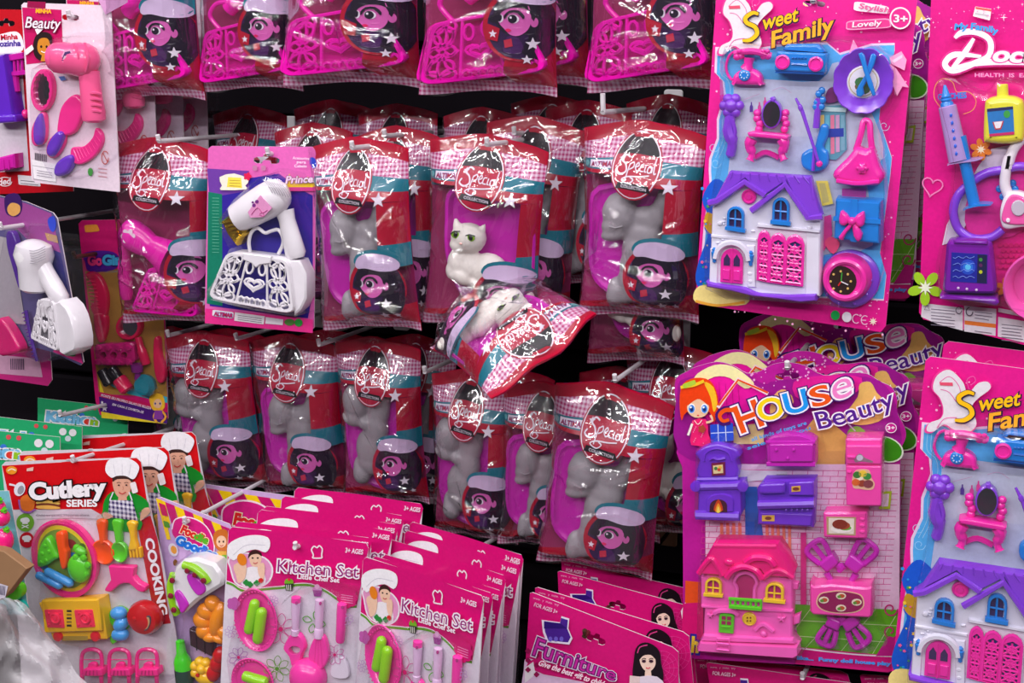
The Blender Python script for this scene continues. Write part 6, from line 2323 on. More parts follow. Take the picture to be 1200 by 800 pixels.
for k_ in range(8):
    a_ = zd(255 + k_ * 11, 178 + k_ * 3)
    mb.tube(cr([(a_[0] - 5, a_[1] - 1, .036), (a_[0] + 1, a_[1] + 6, .0412 - .0007 * k_), (a_[0] + 6, a_[1] + 15, .0385 - .001 * k_)], 3), .0006, pl(190, 186, 194), 4)
wd_ = mb.build('toy_hair_dryer', WC)
mb = MB(WC)
mb.turn(zd(325, 300), zd(375, 495), [(0, 11), (.2, 9.5), (.6, 11), (.9, 12), (1, 9)], .017, WPL, 16, .75)
mb.build('grip', wd_)
mb = MB(WC)
FOIL = M((206, 168, 40), 'foil')
mb.slab(zd((60, 345), (100, 312), (150, 370), (165, 395), (122, 448), (108, 430), (85, 400)), [(.006, 0), (.022, 0), (.028, .003)], FOIL)
for k_ in range(5):
    mb.tube([zd(72 + k_ * 14, 350 + k_ * 16) + (.028,), zd(110 + k_ * 8, 345 + k_ * 14) + (.031 - k_ * .0006,)], .0018, FOIL, 5)
mb.build('nozzle', wd_, label='gold foil nozzle')
mb = MB(WC)
dec = []
h_ = .0415
mb.slab(zd((175, 308), (225, 240), (272, 292), (238, 328), (185, 330)), [(h_ - .002, 0), (h_, 0)], pr(226, 150, 196))
for x, y, r_ in ((212, 265, 2.2), (200, 280, 2.2), (195, 268, 1.4)):
    mb.slab(ell(*zd(x, y), r_, r_, 8), [(h_, 0), (h_ + .0003, 0)], pr(120, 40, 130))
for a_ in (zd((190, 318), (215, 290), (235, 310), (255, 300)), zd((222, 318), (240, 325), (236, 310), (224, 314))):
    mb.tube([(p_[0], p_[1], h_ + .0003) for p_ in cr(a_, 3)], .0005, pr(190, 70, 140), 4)
mb.build('decal', wd_, label='pale pink printed emblem')
blister(WC, cr(zd((45, 340), (190, 180), (260, 160), (360, 200), (350, 290), (400, 440), (420, 560), (410, 690), (360, 740), (10, 670), (20, 600), (90, 460)), 2, True), .046)
# ======================= turned hair set card at the left frame edge
zg = Z(0, 220, 2.857)
SD = Pack('blister_card', 'turned dark blister card with white dryer and handbag at the left frame edge', 'toy pack', None, 45, 330, -.31, yaw=-16)
card(SD, [(-70, 214), (30, 236), (62, 249), (67, 256), (98, 424), (94, 428), (60, 412), (-70, 380)], pr(92, 84, 130), slot=euro(2, 262, 16, 4, 10))
mb = MB(SD)
mb.flat([(-66, 216), (30, 238), (60, 250), (72, 300), (50, 300), (20, 268), (-66, 258)], pr(150, 70, 140))
mb.flat([(55, 290), (71, 296), (88, 380), (72, 380)], pr(40, 44, 120))
mb.flat([(70, 400), (93, 405), (97, 426), (62, 412)], pr(226, 50, 140))
mb.flat(ell(84, 415, 5, 2.6, 12, 10), pr(60, 140, 70))
mb.flat(cr(zg((15, 60), (20, 25), (60, 20), (75, 60), (60, 95), (25, 90)), 3, True), pr(60, 30, 96))
mb.flat(cr(zg((25, 65), (40, 50), (65, 58), (66, 82), (45, 95), (28, 85)), 3, True), pr(220, 160, 90))
mb.flat(cr(zg((160, 105), (180, 95), (188, 125), (178, 148), (165, 135)), 3, True), pr(50, 70, 190))
mb.flat(zg((150, 150), (190, 160), (195, 185), (158, 175)), pr(190, 150, 90))
mb.flat([(-66, 262), (14, 280), (30, 380), (-66, 372)], pr(168, 160, 168))
mb.build('printed_artwork', SD, False)
mb = MB(SD)
mb.turn(zg(118, 345), zg(112, 172), [(0, 11), (.05, 14), (.45, 15), (.7, 18.5), (.88, 16), (.97, 8), (1, 2)], .020, WPL, 20, .9)
for k_ in range(6):
    mb.tube(cr([zg(72, 200 + k_ * 9) + (.030,), zg(112, 212 + k_ * 8) + (.0385,), zg(152, 196 + k_ * 8) + (.030,)], 3), .0005, pl(190, 186, 194), 4)
sdr = mb.build('toy_hair_dryer', SD)
mb = MB(SD)
mb.turn(zg(140, 262), zg(212, 388), [(0, 10), (.2, 9), (.6, 9.5), (.9, 9), (1, 6)], .018, WPL, 14, .8)
mb.build('grip', sdr)
handbag(SD, zg((128, 370), (180, 380), (196, 552), (100, 505)), .004, .030, WPL, SD, rr=.0012)
mb = MB(SD)
mb.slab(cr(zg((180, 382), (222, 400), (248, 470), (254, 535), (235, 555), (196, 553)), 2, True), [(.002, 0), (.024, 0), (.028, .003)], WPL)
mb.build('handbag_side', SD)
PVB = pl(84, 40, 150)
mb = MB(SD)
mb.puff(cr(zg((20, 150), (40, 150), (55, 200), (50, 250), (62, 320), (70, 335), (60, 335), (38, 260), (22, 200)), 3, True), .004, .012, .002, PVB)
mb.build('toy_hair_brush', SD, label='purple brush')
mb = MB(SD)
mb.tube(cr([zg(88, 410) + (.008,), zg(100, 480) + (.008,), zg(125, 580) + (.008,)], 3), .0022, PVB, 6)
for k_ in range(12):
    mb.tube([zg(88 + k_ * 3, 415 + k_ * 13) + (.008,), zg(74 + k_ * 3, 420 + k_ * 13) + (.008,)], .0008, PVB, 4)
mb.build('toy_comb', SD)
mb = MB(SD)
mb.puff(cr(zg((-10, 440), (20, 460), (55, 520), (60, 545), (40, 558), (-10, 555)), 3, True), .004, .018, .004, pl(214, 24, 110))
mb.build('toy_bottle', SD)
blister(SD, zg((10, 140), (60, 140), (90, 170), (165, 180), (180, 260), (225, 385), (255, 540), (130, 590), (60, 560), (-20, 560), (-20, 300)), .042)
PC = Pack('header_card', 'dull pink card with barcode panel low behind the turned hair set card', 'toy pack', None, 30, 420, -.25)
card(PC, [(-80, 300), (52, 310), (61, 445), (56, 452), (-80, 432)], pr(190, 40, 120))
mb = MB(PC)
mb.flat([(-20, 414), (46, 420), (50, 442), (-20, 436)], pr(200, 150, 180))
for k_ in range(8):
    mb.flat([(12 + k_ * 2.1, 420), (13 + k_ * 2.1, 420), (13.4 + k_ * 2.1, 433), (12.4 + k_ * 2.1, 433)], pr(70, 50, 80))
mb.build('printed_artwork', PC, False)

# ======================= card with red combs and nail polish
zg = Z(0, 220, 2.857)
GC = Pack('blister_card', 'purple salon card with red combs and nail polish behind the pink hair dryer bag', 'toy pack', None, 140, 380, -.2)
card(GC, [(92, 262), (96, 258), (190, 256), (197, 490), (192, 496), (117, 486), (112, 470)], pr(206, 24, 110))
mb = MB(GC)
mb.flat(zg((285, 280), (540, 260), (560, 700), (332, 690), (300, 420)), pr(176, 130, 60))
mb.flat(cr(zg((280, 220), (330, 210), (380, 215), (400, 240), (380, 275), (300, 280), (285, 250)), 3, True), pr(84, 30, 150))
mb.flat(zg((332, 640), (350, 690), (560, 750), (560, 790), (340, 770)), pr(236, 210, 50))
mb.flat(zg((330, 682), (560, 735), (560, 790), (335, 748)), pr(74, 26, 120))
mb.flat(zg((330, 682), (560, 735), (560, 752), (330, 698)), pr(200, 20, 90))
mb.flat(zg((345, 650), (430, 690), (560, 720), (560, 700), (430, 668)), pr(70, 180, 200))
mb.flat(rquad(zg((282, 125), (325, 122), (335, 145), (285, 150)), .2), pr(240, 150, 60))
mb.flat(star(*zg(350, 738), 4), pr(236, 226, 240))
mb.flat(star(*zg(342, 718), 2), pr(236, 226, 240))
# small printed figure with yellow hair
mb.flat(cr(zg((505, 730), (500, 700), (520, 688), (545, 695), (552, 730), (540, 745), (515, 745)), 3, True), pr(246, 190, 50))
mb.flat(ell(*zg(528, 722), 5, 5.4), pr(240, 190, 150))
for x in (520, 536):
    mb.flat(ell(*zg(x, 722), 1, 1.4, 8), pr(50, 60, 130))
mb.stroke(zg((528, 740), (515, 765), (525, 785)), 2.6, pr(240, 170, 60), smooth=3)
mb.stroke(zg((535, 740), (555, 765), (540, 785)), 2.6, pr(240, 170, 60), smooth=3)
mb.flat(zg((518, 745), (542, 745), (548, 775), (514, 775)), pr(140, 60, 160))
mb.build('printed_artwork', GC, False)
tx = TX(GC)
tx.word('Go', zg(295, 258), zg(340, 258), 11, pr(236, 60, 130), .06, out=[(pr(60, 20, 110), .12)])
tx.word('Girl', zg(345, 258), zg(410, 256), 11, pr(70, 170, 220), .06, out=[(pr(60, 20, 110), .12)])
tx.word('MONTE SEU PROPRIO SALAO DE BELEZA', zg(338, 697), zg(505, 742), 2.8, pr(240, 220, 240), .02)
tx.word('EM CASA E DIVIRTA-SE', zg(376, 728), zg(480, 755), 2.6, pr(240, 220, 240), .02)
tx.build('title_lettering', GC, False)
RC = pl(226, 24, 84)
mb = MB(GC)
mb.puff(cr(zg((283, 290), (310, 283), (340, 310), (358, 370), (350, 440), (325, 450), (300, 400), (312, 380), (308, 330)), 4, True), .002, .009, .003, RC)
mb.puff(cr(zg((312, 420), (350, 425), (355, 470), (342, 515), (325, 515), (312, 470)), 4, True), .002, .010, .004, RC)
for k_ in range(9):
    mb.tube([zg(290 + k_ * 2, 302 + k_ * 12) + (.008,), zg(318 + k_ * 2, 300 + k_ * 13) + (.0095,)], .0008, RC, 4)
mb.build('toy_comb', GC)
mb = MB(GC)
mb.slab(ell(*zg(428, 466), 15, 16, 26, 30), [(.002, 0), (.008, 0), (.010, .0015)], RC, holes=[ell(*zg(428, 466), 11, 12, 22, 30)])
rm2 = mb.build('toy_hand_mirror', GC)
mb = MB(GC)
mb.slab(ell(*zg(428, 466), 12, 13, 20, 30), [(.003, 0), (.005, 0)], MIRROR)
mb.build('glass', rm2)
mb = MB(GC)
mb.tube(cr([zg(462, 500) + (.008,), zg(475, 545) + (.009,), zg(490, 590) + (.008,)], 4), [.005] * 4 + [.0065] * 4 + [.006], RC, 10)
mb.build('grip', rm2)
mb = MB(GC)
mb.puff(cr(zg((512, 510), (530, 505), (535, 560), (550, 610), (545, 650), (525, 650), (512, 600)), 4, True), .002, .010, .003, RC)
mb.build('toy_brush', GC)
VM = pl(206, 20, 120)
mb = MB(GC)
mb.slab(cr(zg((315, 540), (330, 525), (380, 522), (440, 520), (446, 545), (440, 590), (330, 594), (318, 570)), 3, True), [(.002, 0), (.012, 0), (.014, .002)], VM, holes=[ell(*zg(x, 560), 4, 4, 10) for x in (345, 380, 415)])
for x in (330, 362, 397, 430):
    mb.ball(*zg(x, 535), .014, 5, 3, 4, VM, 0, 8)
    mb.ball(*zg(x, 583), .014, 5, 3, 4, VM, 0, 8)
mb.build('toy_bracelet', GC)
BK = pl(20, 16, 24)
for a_, b_, c_ in (((340, 608), (368, 660), None), ((372, 602), (428, 680), 1)):
    mb = MB(GC)
    mb.turn(zg(*a_), zg(*b_), [(0, 5), (.05, 6), (.45, 6), (.46, 7), (.52, 8), (.95, 8), (1, 6)] if c_ else [(0, 5), (.05, 6), (.9, 6.5), (1, 5)], .012, BK, 14, mats=[BK, BK, BK, RC, RC, RC, RC] if c_ else None)
    mb.build('toy_nail_polish', GC)
mb = MB(GC)
mb.lathe(*zg(470, 668), [(.011, .002), (.0125, .010), (.009, .018), (.003, .020)], M((30, 150, 170), 'tint'), 18)
pt_ = mb.build('toy_pot', GC)
mb = MB(GC)
mb.turn(zg(462, 640), zg(458, 590), [(0, 4), (.4, 3), (.5, 6), (1, 7)], .012, M((150, 40, 150), 'tint'), 12)
mb.build('neck', pt_)
blister(GC, zg((290, 285), (520, 270), (550, 640), (500, 700), (340, 660), (300, 520)), .028)

# ======================= flat header cards of the lower left
zc, za = Z(0, 520, 4.444), Z(0, 600, 4)
CC = Pack('blister_card', 'red and white cutlery card with toy plate, spoons and yellow stove, front of its hook', 'toy pack', 'red cutlery cards', 100, 670, -.37)
co_ = [(2, 545), (6, 541), (160, 536), (165, 541), (205, 735), (222, 860), (30, 880), (22, 740)]
card(CC, co_, pr(214, 206, 216), slot=euro(*zc(355, 100), 20, 5, -2))
mb = MB(CC)
D_ = lambda pts, *c: mb.flat(pts, pr(*c))
D_([(2.5, 545.5), (160, 536.5), (165, 541)] + zc((770, 330), (530, 370), (475, 338), (60, 342)), 212, 10, 22)
D_(cr(za((645, 70), (660, 40), (705, 15)), 2) + za((740, 130), (795, 490), (800, 520), (760, 525), (735, 510), (722, 480)), 190, 12, 30)
D_(za((702, -20), (740, 130), (795, 500), (815, 515), (800, 600), (850, 1000), (900, 1000), (760, 200)), 206, 196, 206)
mb.stroke(zc((185, 372), (330, 368), (465, 372)), .8, pr(150, 140, 150), smooth=1)
mb.stroke(zc((190, 392), (360, 388), (530, 392)), .6, pr(150, 140, 150), smooth=1)
mb.flat(ell(*za(118, 48), 10.4, 10.6), pr(112, 170, 50))
mb.flat(ell(*za(126, 130), 8.6, 9.2), pr(196, 20, 40))
for bx, by in ((118, 42), (126, 126)):
    mb.flat(cr(za((bx - 18, by + 4), (bx - 22, by - 10), (bx - 8, by - 16), (bx + 8, by - 18), (bx + 20, by - 8), (bx + 16, by + 5)), 3, True), pr(236, 232, 236))
    mb.flat(za((bx - 14, by + 5), (bx + 13, by + 5), (bx + 12, by + 13), (bx - 13, by + 13)), pr(236, 232, 236))
mb.stroke(za((102, 60), (134, 74)), 1, pr(236, 232, 236), smooth=1)
mb.stroke(za((102, 74), (134, 60)), 1, pr(236, 232, 236), smooth=1)
mb.flat(ell(*zc(60, 137), 6.5, 4.8), pr(240, 150, 40))
mb.stroke(zc((40, 140), (60, 130), (82, 138)), 1.6, pr(250, 225, 190), smooth=3)
mb.flat(zc((140, 128), (175, 120), (172, 140), (138, 142)), pr(236, 190, 180))
# printed ladle, jar and sandwich
mb.stroke(zc((48, 210), (75, 216), (100, 228)), [2.4, 2, 2], pr(230, 226, 236), smooth=4)
mb.flat(ell(*zc(102, 235), 6.4, 8.4, 18, 20), pr(230, 226, 236))
mb.flat(ell(*zc(108, 240), 3.6, 5.4, 18, 20), pr(150, 150, 160))
mb.flat(cr(zc((120, 270), (175, 265), (180, 320), (165, 350), (120, 345), (100, 310)), 3, True), pr(220, 110, 40))
mb.stroke(zc((98, 290), (110, 345), (150, 356), (185, 340)), 2, pr(150, 90, 170))
for k_, c_ in enumerate(((206, 150, 70), (232, 190, 90), (120, 60, 40), (226, 170, 80))):
    mb.flat(cr(zc((190, 290 + k_ * 11), (250, 286 + k_ * 11), (310, 296 + k_ * 11), (300, 306 + k_ * 11), (200, 304 + k_ * 11)), 2, True), pr(*c_))
# printed boy cook in green
gs_ = pr(20, 140, 40)
mb.flat(cr(zc((535, 345), (545, 290), (580, 250), (640, 240), (700, 255), (760, 290), (775, 330), (740, 350), (720, 360), (720, 395), (545, 395)), 2, True), gs_)
chef(mb, zc, 636, 175, .62 * 1.9 / 1.2, gs_)
mb.flat(zc((570, 292), (690, 294), (718, 400), (562, 380)), APRON)
mb.stroke(zc((572, 292), (590, 250)), 1.4, pr(226, 222, 236), smooth=1)
mb.stroke(zc((688, 294), (672, 250)), 1.4, pr(226, 222, 236), smooth=1)
mb.flat(cr(zc((738, 345), (772, 330), (782, 355), (745, 390), (730, 400)), 2, True), pr(222, 164, 140))
mb.flat(cr(zc((535, 360), (560, 358), (590, 378), (545, 392)), 2, True), pr(222, 164, 140))
mb.flat(rquad(zc((675, 205), (705, 195), (720, 250), (690, 260)), .2), pr(240, 226, 230))
mb.build('printed_artwork', CC, False)
tx = TX(CC)
tx.word('Cutlery', zc(160, 288), zc(545, 262), 18, pr(244, 240, 246), .06, out=[(pr(20, 12, 16), .12)], grow=-.05)
tx.word('SERIES', zc(348, 326), zc(504, 325), 7.6, pr(244, 240, 246), .035)
tx.word('COOKING', za(678, 135), za(742, 480), 9.5, pr(244, 240, 246), .04) if False else None
p0, p1 = za(680, 128), za(748, 482)
tx.word('COOKING', p0, p1, 9.5, pr(244, 240, 246), .04)
tx.word('Children games, Happy to share', zc(188, 378), zc(462, 376), 3, pr(130, 120, 132), 0)
tx.build('title_lettering', CC, False)
PKP, GRN2, ORG, BL2 = pl(246, 40, 140), pl(90, 206, 40), pl(250, 84, 20), pl(70, 160, 232)
mb = MB(CC)                                                             # plate of food
mb.lathe(*zc(330, 600), [(.038, .002), (.0395, .010), (.0395, .013), (.036, .013), (.034, .009)], PKP, 44, sv=1.06)
pt2 = mb.build('toy_plate', CC)
mb = MB(CC)
mb.lathe(*zc(330, 600), [(.0345, .0088), (.034, .0092)], pr(226, 206, 40), 40, sv=1.06)
mb.lathe(*zc(330, 600), [(.0300, .0094), (.030, .0097)], pr(120, 150, 60), 40, sv=1.06)
for (x, y, a_, b_, c_) in ((370, 520, 8, 6, (130, 40, 44)), (300, 520, 5, 6, (60, 110, 40)), (230, 640, 6, 4, (40, 110, 160)), (380, 580, 5, 4, (30, 110, 190)), (300, 680, 6, 5, (80, 120, 40)), (430, 540, 5, 6, (80, 110, 40))):
    q_ = MB(CC).L([zc(x, y)], .01)[0]
    mb.fill([[(q_[0] + p_[0], q_[1] + p_[1]) for p_ in ell(0, 0, a_ / 950, b_ / 950, 10)]], .0099 + a_ * 3e-5, pr(*c_))
mb.build('printed_food', pt2)
mb = MB(CC)
mb.puff(cr(zc((190, 640), (190, 560), (225, 495), (250, 495), (285, 560), (300, 595), (270, 615), (230, 640)), 4, True), .010, .020, .005, GRN2)
for x, y in ((235, 530), (220, 570), (255, 560), (240, 605), (212, 615)):
    mb.ball(*zc(x, y), .020, 2.4, 1.6, 2.4, GRN2, 0, 8)
mb.build('toy_lettuce', CC)
mb = MB(CC)
mb.puff(cr(zc((285, 475), (305, 460), (328, 470), (335, 540), (345, 570), (340, 640), (322, 656), (310, 630), (298, 560)), 4, True), .012, .021, .003, ORG)
mb.build('toy_knife', CC)
for c0, c1 in (((205, 685), (310, 735)), ((250, 665), (365, 725))):
    mb = MB(CC)
    a_, b_ = zc(*c0), zc(*c1)
    mb.turn((a_[0] - 4, a_[1] - 2), (b_[0] + 4, b_[1] + 2), [(0, .5), (.04, 3), (.1, 4.4), (.9, 4.6), (.96, 3), (1, .5)], .018, BL2, 12)
    mb.build('toy_sausage', CC)
mb = MB(CC)
mb.ball(*zc(412, 650), .016, 13.5, 7, 15.5, GRN2, 0, 18)
for k_ in range(5):
    a_ = R(-110 + k_ * 50)
    mb.ball(*zc(412 + 46 * math.cos(a_), 640 + 54 * math.sin(a_)), .019, 4, 3, 4, GRN2, 0, 8)
mb.ball(*zc(418, 555), .016, 8, 5, 5, GRN2, 20, 10)
mb.ball(*zc(400, 540), .017, 4, 4, 4, GRN2, 0, 8)
mb.build('toy_cabbage', CC)
for nm, x, c_, r_ in (('toy_spoon', 522, ORG, 11.5), ('toy_spoon', 604, GRN2, 8)):
    mb = MB(CC)
    dx = 12 if x < 560 else 14
    mb.puff(cr(zc((x - 26, 405), (x, 395), (x + 26, 408), (x + 22, 470), (x + 20, 520), (x - 4, 522), (x - 14, 470)), 4, True), .003, .010, .003, c_)
    s_ = 1.0 if x < 560 else .72
    mb.lathe(*zc(x + dx, 565), [(.0125 * s_, .003), (.0132 * s_, .009), (.012 * s_, .010), (.007 * s_, .0066), (.0005, .0058)], c_, 24, sv=1.0 if s_ == 1 else 1.18)
    mb.build(nm, CC)
mb = MB(CC)
YL2 = pl(246, 190, 30)
mb.puff(cr(zc((655, 412), (680, 402), (706, 415), (700, 450), (700, 500), (710, 550), (665, 555), (672, 500), (665, 450)), 4, True), .003, .010, .003, YL2)
for k_ in range(4):
    mb.puff(rquad(zc((666 + k_ * 17, 540), (678 + k_ * 17, 540), (684 + k_ * 17, 595), (674 + k_ * 17, 596)), .2), .003, .009, .0015, YL2)
mb.build('toy_fork', CC)
mb = MB(CC)
mb.puff(cr(zc((562, 638), (570, 634), (690, 640), (696, 648)), 1) + cr(zc((690, 690), (720, 725), (756, 745), (748, 772), (712, 765), (670, 728), (620, 735), (580, 770), (548, 768), (546, 752), (575, 710)), 2), .003, .012, .002, PKP)
mb.build('toy_stool', CC)
mb = MB(CC)                                                             # stove
mb.slab(rquad(za((178, 425), (470, 405), (500, 598), (248, 604)), .03), [(.002, 0), (.018, 0), (.020, .002)], YL2)
mb.slab(rquad(za((190, 412), (458, 408), (474, 560), (205, 568)), .04), [(.018, 0), (.024, 0), (.026, .002)], YL2)
so = mb.build('toy_stove', CC)
mb = MB(CC)
for q_ in (((205, 456), (292, 456), (302, 545), (220, 542)), ((345, 458), (432, 456), (446, 540), (358, 545))):
    mb.slab(rquad(za(*q_), .06), [(.025, 0), (.0275, .0008)], pl(250, 50, 90))
    c_ = [sum(p_[0] for p_ in za(*q_)) / 4, sum(p_[1] for p_ in za(*q_)) / 4]
    mb.lathe(c_[0], c_[1], [(.0058, .0275), (.0058, .0305), (.0048, .031), (.004, .029), (.0022, .029), (.0018, .0305), (.0005, .0305)], pl(250, 50, 90), 18)
    for k_ in range(4):
        a_ = R(45 + 90 * k_)
        mb.ball(c_[0] + 9.5 * math.cos(a_), c_[1] + 9.5 * math.sin(a_), .028, 1.4, 1.2, 1.4, pl(250, 50, 90), 0, 6)
mb.build('burners', so, label='red square burners')
mb = MB(CC)
for k_ in range(5):
    mb.slab(rquad(za((312, 458 + k_ * 17), (334, 458 + k_ * 17), (336, 468 + k_ * 17), (313, 468 + k_ * 17)), .1), [(.0258, 0), (.0262, 0)], pr(60, 50, 30) if k_ % 2 == 0 else pr(150, 120, 30))
mb.slab(za((290, 580), (410, 580), (412, 600), (292, 602)), [(.020, 0), (.0204, 0)], pr(180, 150, 60))
mb.build('control_print', so)
for x in (265, 440):
    mb = MB(CC)
    mb.lathe(*za(x, 586), [(.0055, .018), (.005, .024), (.001, .025)], pl(230, 30, 50), 14)
    mb.build('knob', so, label='red knob')
mb = MB(CC)                                                             # pot, vegetables
mb.lathe(*za(560, 500), [(.0125, .002), (.013, .008), (.0115, .0085), (.010, .004), (.001, .004)], GRN2, 26)
mb.tube(cr([za(545, 560) + (.006,), za(530, 590) + (.007,), za(540, 610) + (.007,)], 3), .0042, GRN2, 8)
mb.build('toy_pan', CC)
for q_ in (((525, 475), (590, 470)), ((545, 545), (590, 500)), ((530, 575), (600, 570))):
    mb = MB(CC)
    mb.turn(za(*q_[0]), za(*q_[1]), [(0, 1), (.1, 5), (.4, 7), (.75, 6.4), (.95, 3.6), (1, 1)], .014, BL2, 12)
    mb.build('toy_dumpling', CC)
mb = MB(CC)
mb.lathe(*za(650, 512), [(.0185, .006), (.019, .014), (.0165, .021), (.010, .025), (.001, .026)], pl(196, 14, 24), 28, sv=.92)
ld = mb.build('toy_lid', CC)
mb = MB(CC)
mb.slab(ell(*za(686, 520), 4.6, 9, 16, 14), [(.020, 0), (.0245, 0)], pr(80, 70, 80))
mb.slab(ell(*za(686, 520), 3.4, 7.4, 16, 14), [(.0245, 0), (.0248, 0)], pr(206, 160, 110))
mb.ball(*za(630, 500), .0255, 2.6, 2, 2.6, pl(196, 14, 24), 0, 8)
mb.build('sticker', ld)
for x in (430, 560, 690):                                               # row of little chairs
    mb = MB(CC)
    mb.puff(rquad(za((x - 42, 735), (x + 42, 735), (x + 50, 770), (x - 50, 770)), .15), .006, .020, .002, PKP)
    o = mb.build('toy_chair', CC)
    b = MB(CC)
    b.tube(cr([za(x - 46, 770) + (.014,), za(x - 48, 700) + (.012,), za(x - 38, 655) + (.012,), za(x, 642) + (.012,), za(x + 38, 655) + (.012,), za(x + 48, 700) + (.012,), za(x + 46, 770) + (.014,)], 4), .0027, PKP, 7)
    b.puff(cr(za((x - 16, 740), (x - 18, 712), (x, 705), (x + 18, 712), (x + 16, 740)), 3, True), .010, .015, .001, PKP)
    b.tube([za(x - 40, 690) + (.012,), za(x + 40, 690) + (.012,)], .0006, PKP, 4)
    b.build('backrest', o)
    for s_ in (-1, 1):
        l = MB(CC)
        l.tube([za(x + 44 * s_, 765) + (.015,), za(x + 50 * s_, 860) + (.012,)], [.003, .0022], PKP, 7)
        l.build('leg', o)
    l = MB(CC)
    for k_ in range(4):
        l.tube([za(x - 24 + k_ * 16, 742) + (.0202,), za(x - 28 + k_ * 18, 764) + (.0202,)], .0008, pl(190, 20, 110), 4)
    l.build('slots', o)
blister(CC, cr(za((150, 90), (240, 45), (440, 60), (440, 20), (670, 30), (680, 380), (740, 470), (740, 600), (760, 820), (360, 820), (360, 640), (240, 615), (170, 420), (180, 340), (130, 220)), 1, True), .040)
for k_, (d_, s_, Y_) in enumerate((((20, 3, 16, -9), (34, -8), -.335), ((84, -18), (92, -25), -.27))):
    a_ = (2 + d_[0], 545 + d_[1]) if k_ else (22, 533)
    b_ = (160 + s_[0], 536 + s_[1]) if k_ else (192, 524)
    if k_:
        a_, b_ = (68, 515), (224, 506)
    mwx = fit(CC, [((2, 545), a_), ((160, 536), b_)], Y_)
    place(copy_tree(CC.root), mwx, ['red cutlery card directly behind the front one', 'red cutlery card furthest back, its cook half hidden by a clear bag'][k_], depth=.75)

# ======================= green cards further back on the left
GN = Pack('header_card', 'green header card with white balloon lettering at the left frame edge, topmost row of green', 'toy pack', 'green cards', 50, 540, -.33)
card(GN, [(-60, 499), (70, 512), (72, 640), (-55, 640)], pr(40, 170, 110))
mb = MB(GN)
for x, y, r_, c_ in ((10, 512, 3, (220, 80, 90)), (22, 513, 3, (220, 80, 90)), (45, 519, 5, (230, 226, 232)), (58, 520, 5, (230, 226, 232)), (4, 524, 4, (60, 120, 210)), (52, 528, 4, (200, 214, 220))):
    mb.flat(ell(x, y, r_, r_, 12), pr(*c_))
mb.build('printed_artwork', GN, False)
tx = TX(GN)
tx.word('Kitchen', (-46, 532), (22, 537), 13, pr(120, 190, 230), .08, out=[(pr(236, 236, 240), .16)])
tx.word('e', (8, 536), (17, 537), 10, pr(226, 60, 50), .06, out=[(pr(240, 240, 244), .14)])
tx.word('n', (17, 537), (26, 538), 10, pr(150, 200, 40), .06, out=[(pr(240, 240, 244), .14)])
tx.build('title_lettering', GN, False)
for k_, (p_, Y_) in enumerate(((((-20, 486), (96, 500)), -.29), (((44, 466), (150, 478)), -.17))):
    mwx = fit(GN, [((-60, 499), p_[0]), ((70, 512), p_[1])], Y_)
    place(copy_tree(GN.root), mwx, ['green header card second in the green stack, by the red cards', 'green header card deep in shade under the purple salon card'][k_])
# ======================= goodies card with cake slice and croissant
zk = Z(170, 560, 3.333)
FG = Pack('blister_card', 'striped yellow and magenta goodies card with toy cake slice and croissant', 'toy pack', 'goodies cards with striped awning', 225, 680, -.36, yaw=0)
card(FG, zk((42, 78), (60, 74), (330, 180), (345, 215), (335, 820), (110, 830), (62, 300)), pr(206, 170, 220), slot=euro(*zk(180, 160), 18, 5, 20))
mb = MB(FG)
for k_ in range(8):
    x0_, x1_ = 42 + k_ * 36, 78 + k_ * 36
    mb.flat(zk((x0_, 78 + k_ * 15), (x1_, 92 + k_ * 15), (x1_ + 22, 180 + k_ * 11), (x0_ + 25, 165 + k_ * 11)), pr(246, 206, 20) if k_ % 2 == 0 else pr(200, 20, 110))
mb.flat(zk((42, 78), (62, 84), (100, 240), (85, 240)), pr(246, 206, 20))
mb.flat(rquad(zk((52, 95), (78, 105), (90, 150), (66, 145)), .1), pr(200, 20, 90))
mb.flat(rquad(zk((70, 165), (92, 172), (98, 195), (76, 192)), .2), pr(80, 150, 40))
mb.flat(cr(zk((105, 200), (120, 160), (180, 155), (240, 190), (270, 260), (260, 320), (190, 270), (120, 235)), 3, True), pr(216, 30, 130))
mb.stroke(zk((105, 200), (120, 160), (180, 155), (240, 190), (270, 260), (262, 315)), 1.4, pr(250, 226, 240))
mb.flat(ell(*zk(110, 280), 5.4, 8, 16, -20), pr(226, 220, 232))
mb.flat(ell(*zk(112, 280), 3.4, 5, 14, -20), pr(236, 160, 60))
mb.flat(ell(*zk(118, 330), 2.6, 4, 12), pr(130, 80, 30))
# printed cartoon girl with orange hair
mb.flat(cr(zk((265, 230), (280, 205), (320, 205), (330, 280), (300, 290), (275, 270)), 3, True), pr(206, 110, 40))
mb.flat(ell(*zk(298, 248), 6, 7), pr(246, 200, 166))
for x in (290, 306):
    mb.flat(ell(*zk(x, 248), 1, 1.4, 8), pr(60, 40, 30))
mb.stroke(zk((292, 262), (298, 266), (305, 261)), .8, pr(200, 60, 60), smooth=2)
mb.flat(zk((280, 285), (318, 285), (322, 340), (285, 320)), pr(236, 180, 60))
mb.flat(zk((300, 300), (332, 300), (332, 400), (305, 360)), pr(120, 190, 40))
mb.build('printed_artwork', FG, False)
tx = TX(FG)
tx.word('Foodie', zk(138, 212), zk(240, 258), 9, pr(226, 40, 40), .06, out=[(pr(250, 240, 200), .12)])
tx.word('die', zk(190, 236), zk(240, 258), 8, pr(90, 180, 40), .06)
tx.word('Goodies', zk(118, 256), zk(272, 318), 10, pr(30, 110, 210), .06, out=[(pr(200, 226, 250), .13)])
tx.build('title_lettering', FG, False)
WCK, LIM = pl(240, 238, 240), pl(150, 214, 30)
mb = MB(FG)
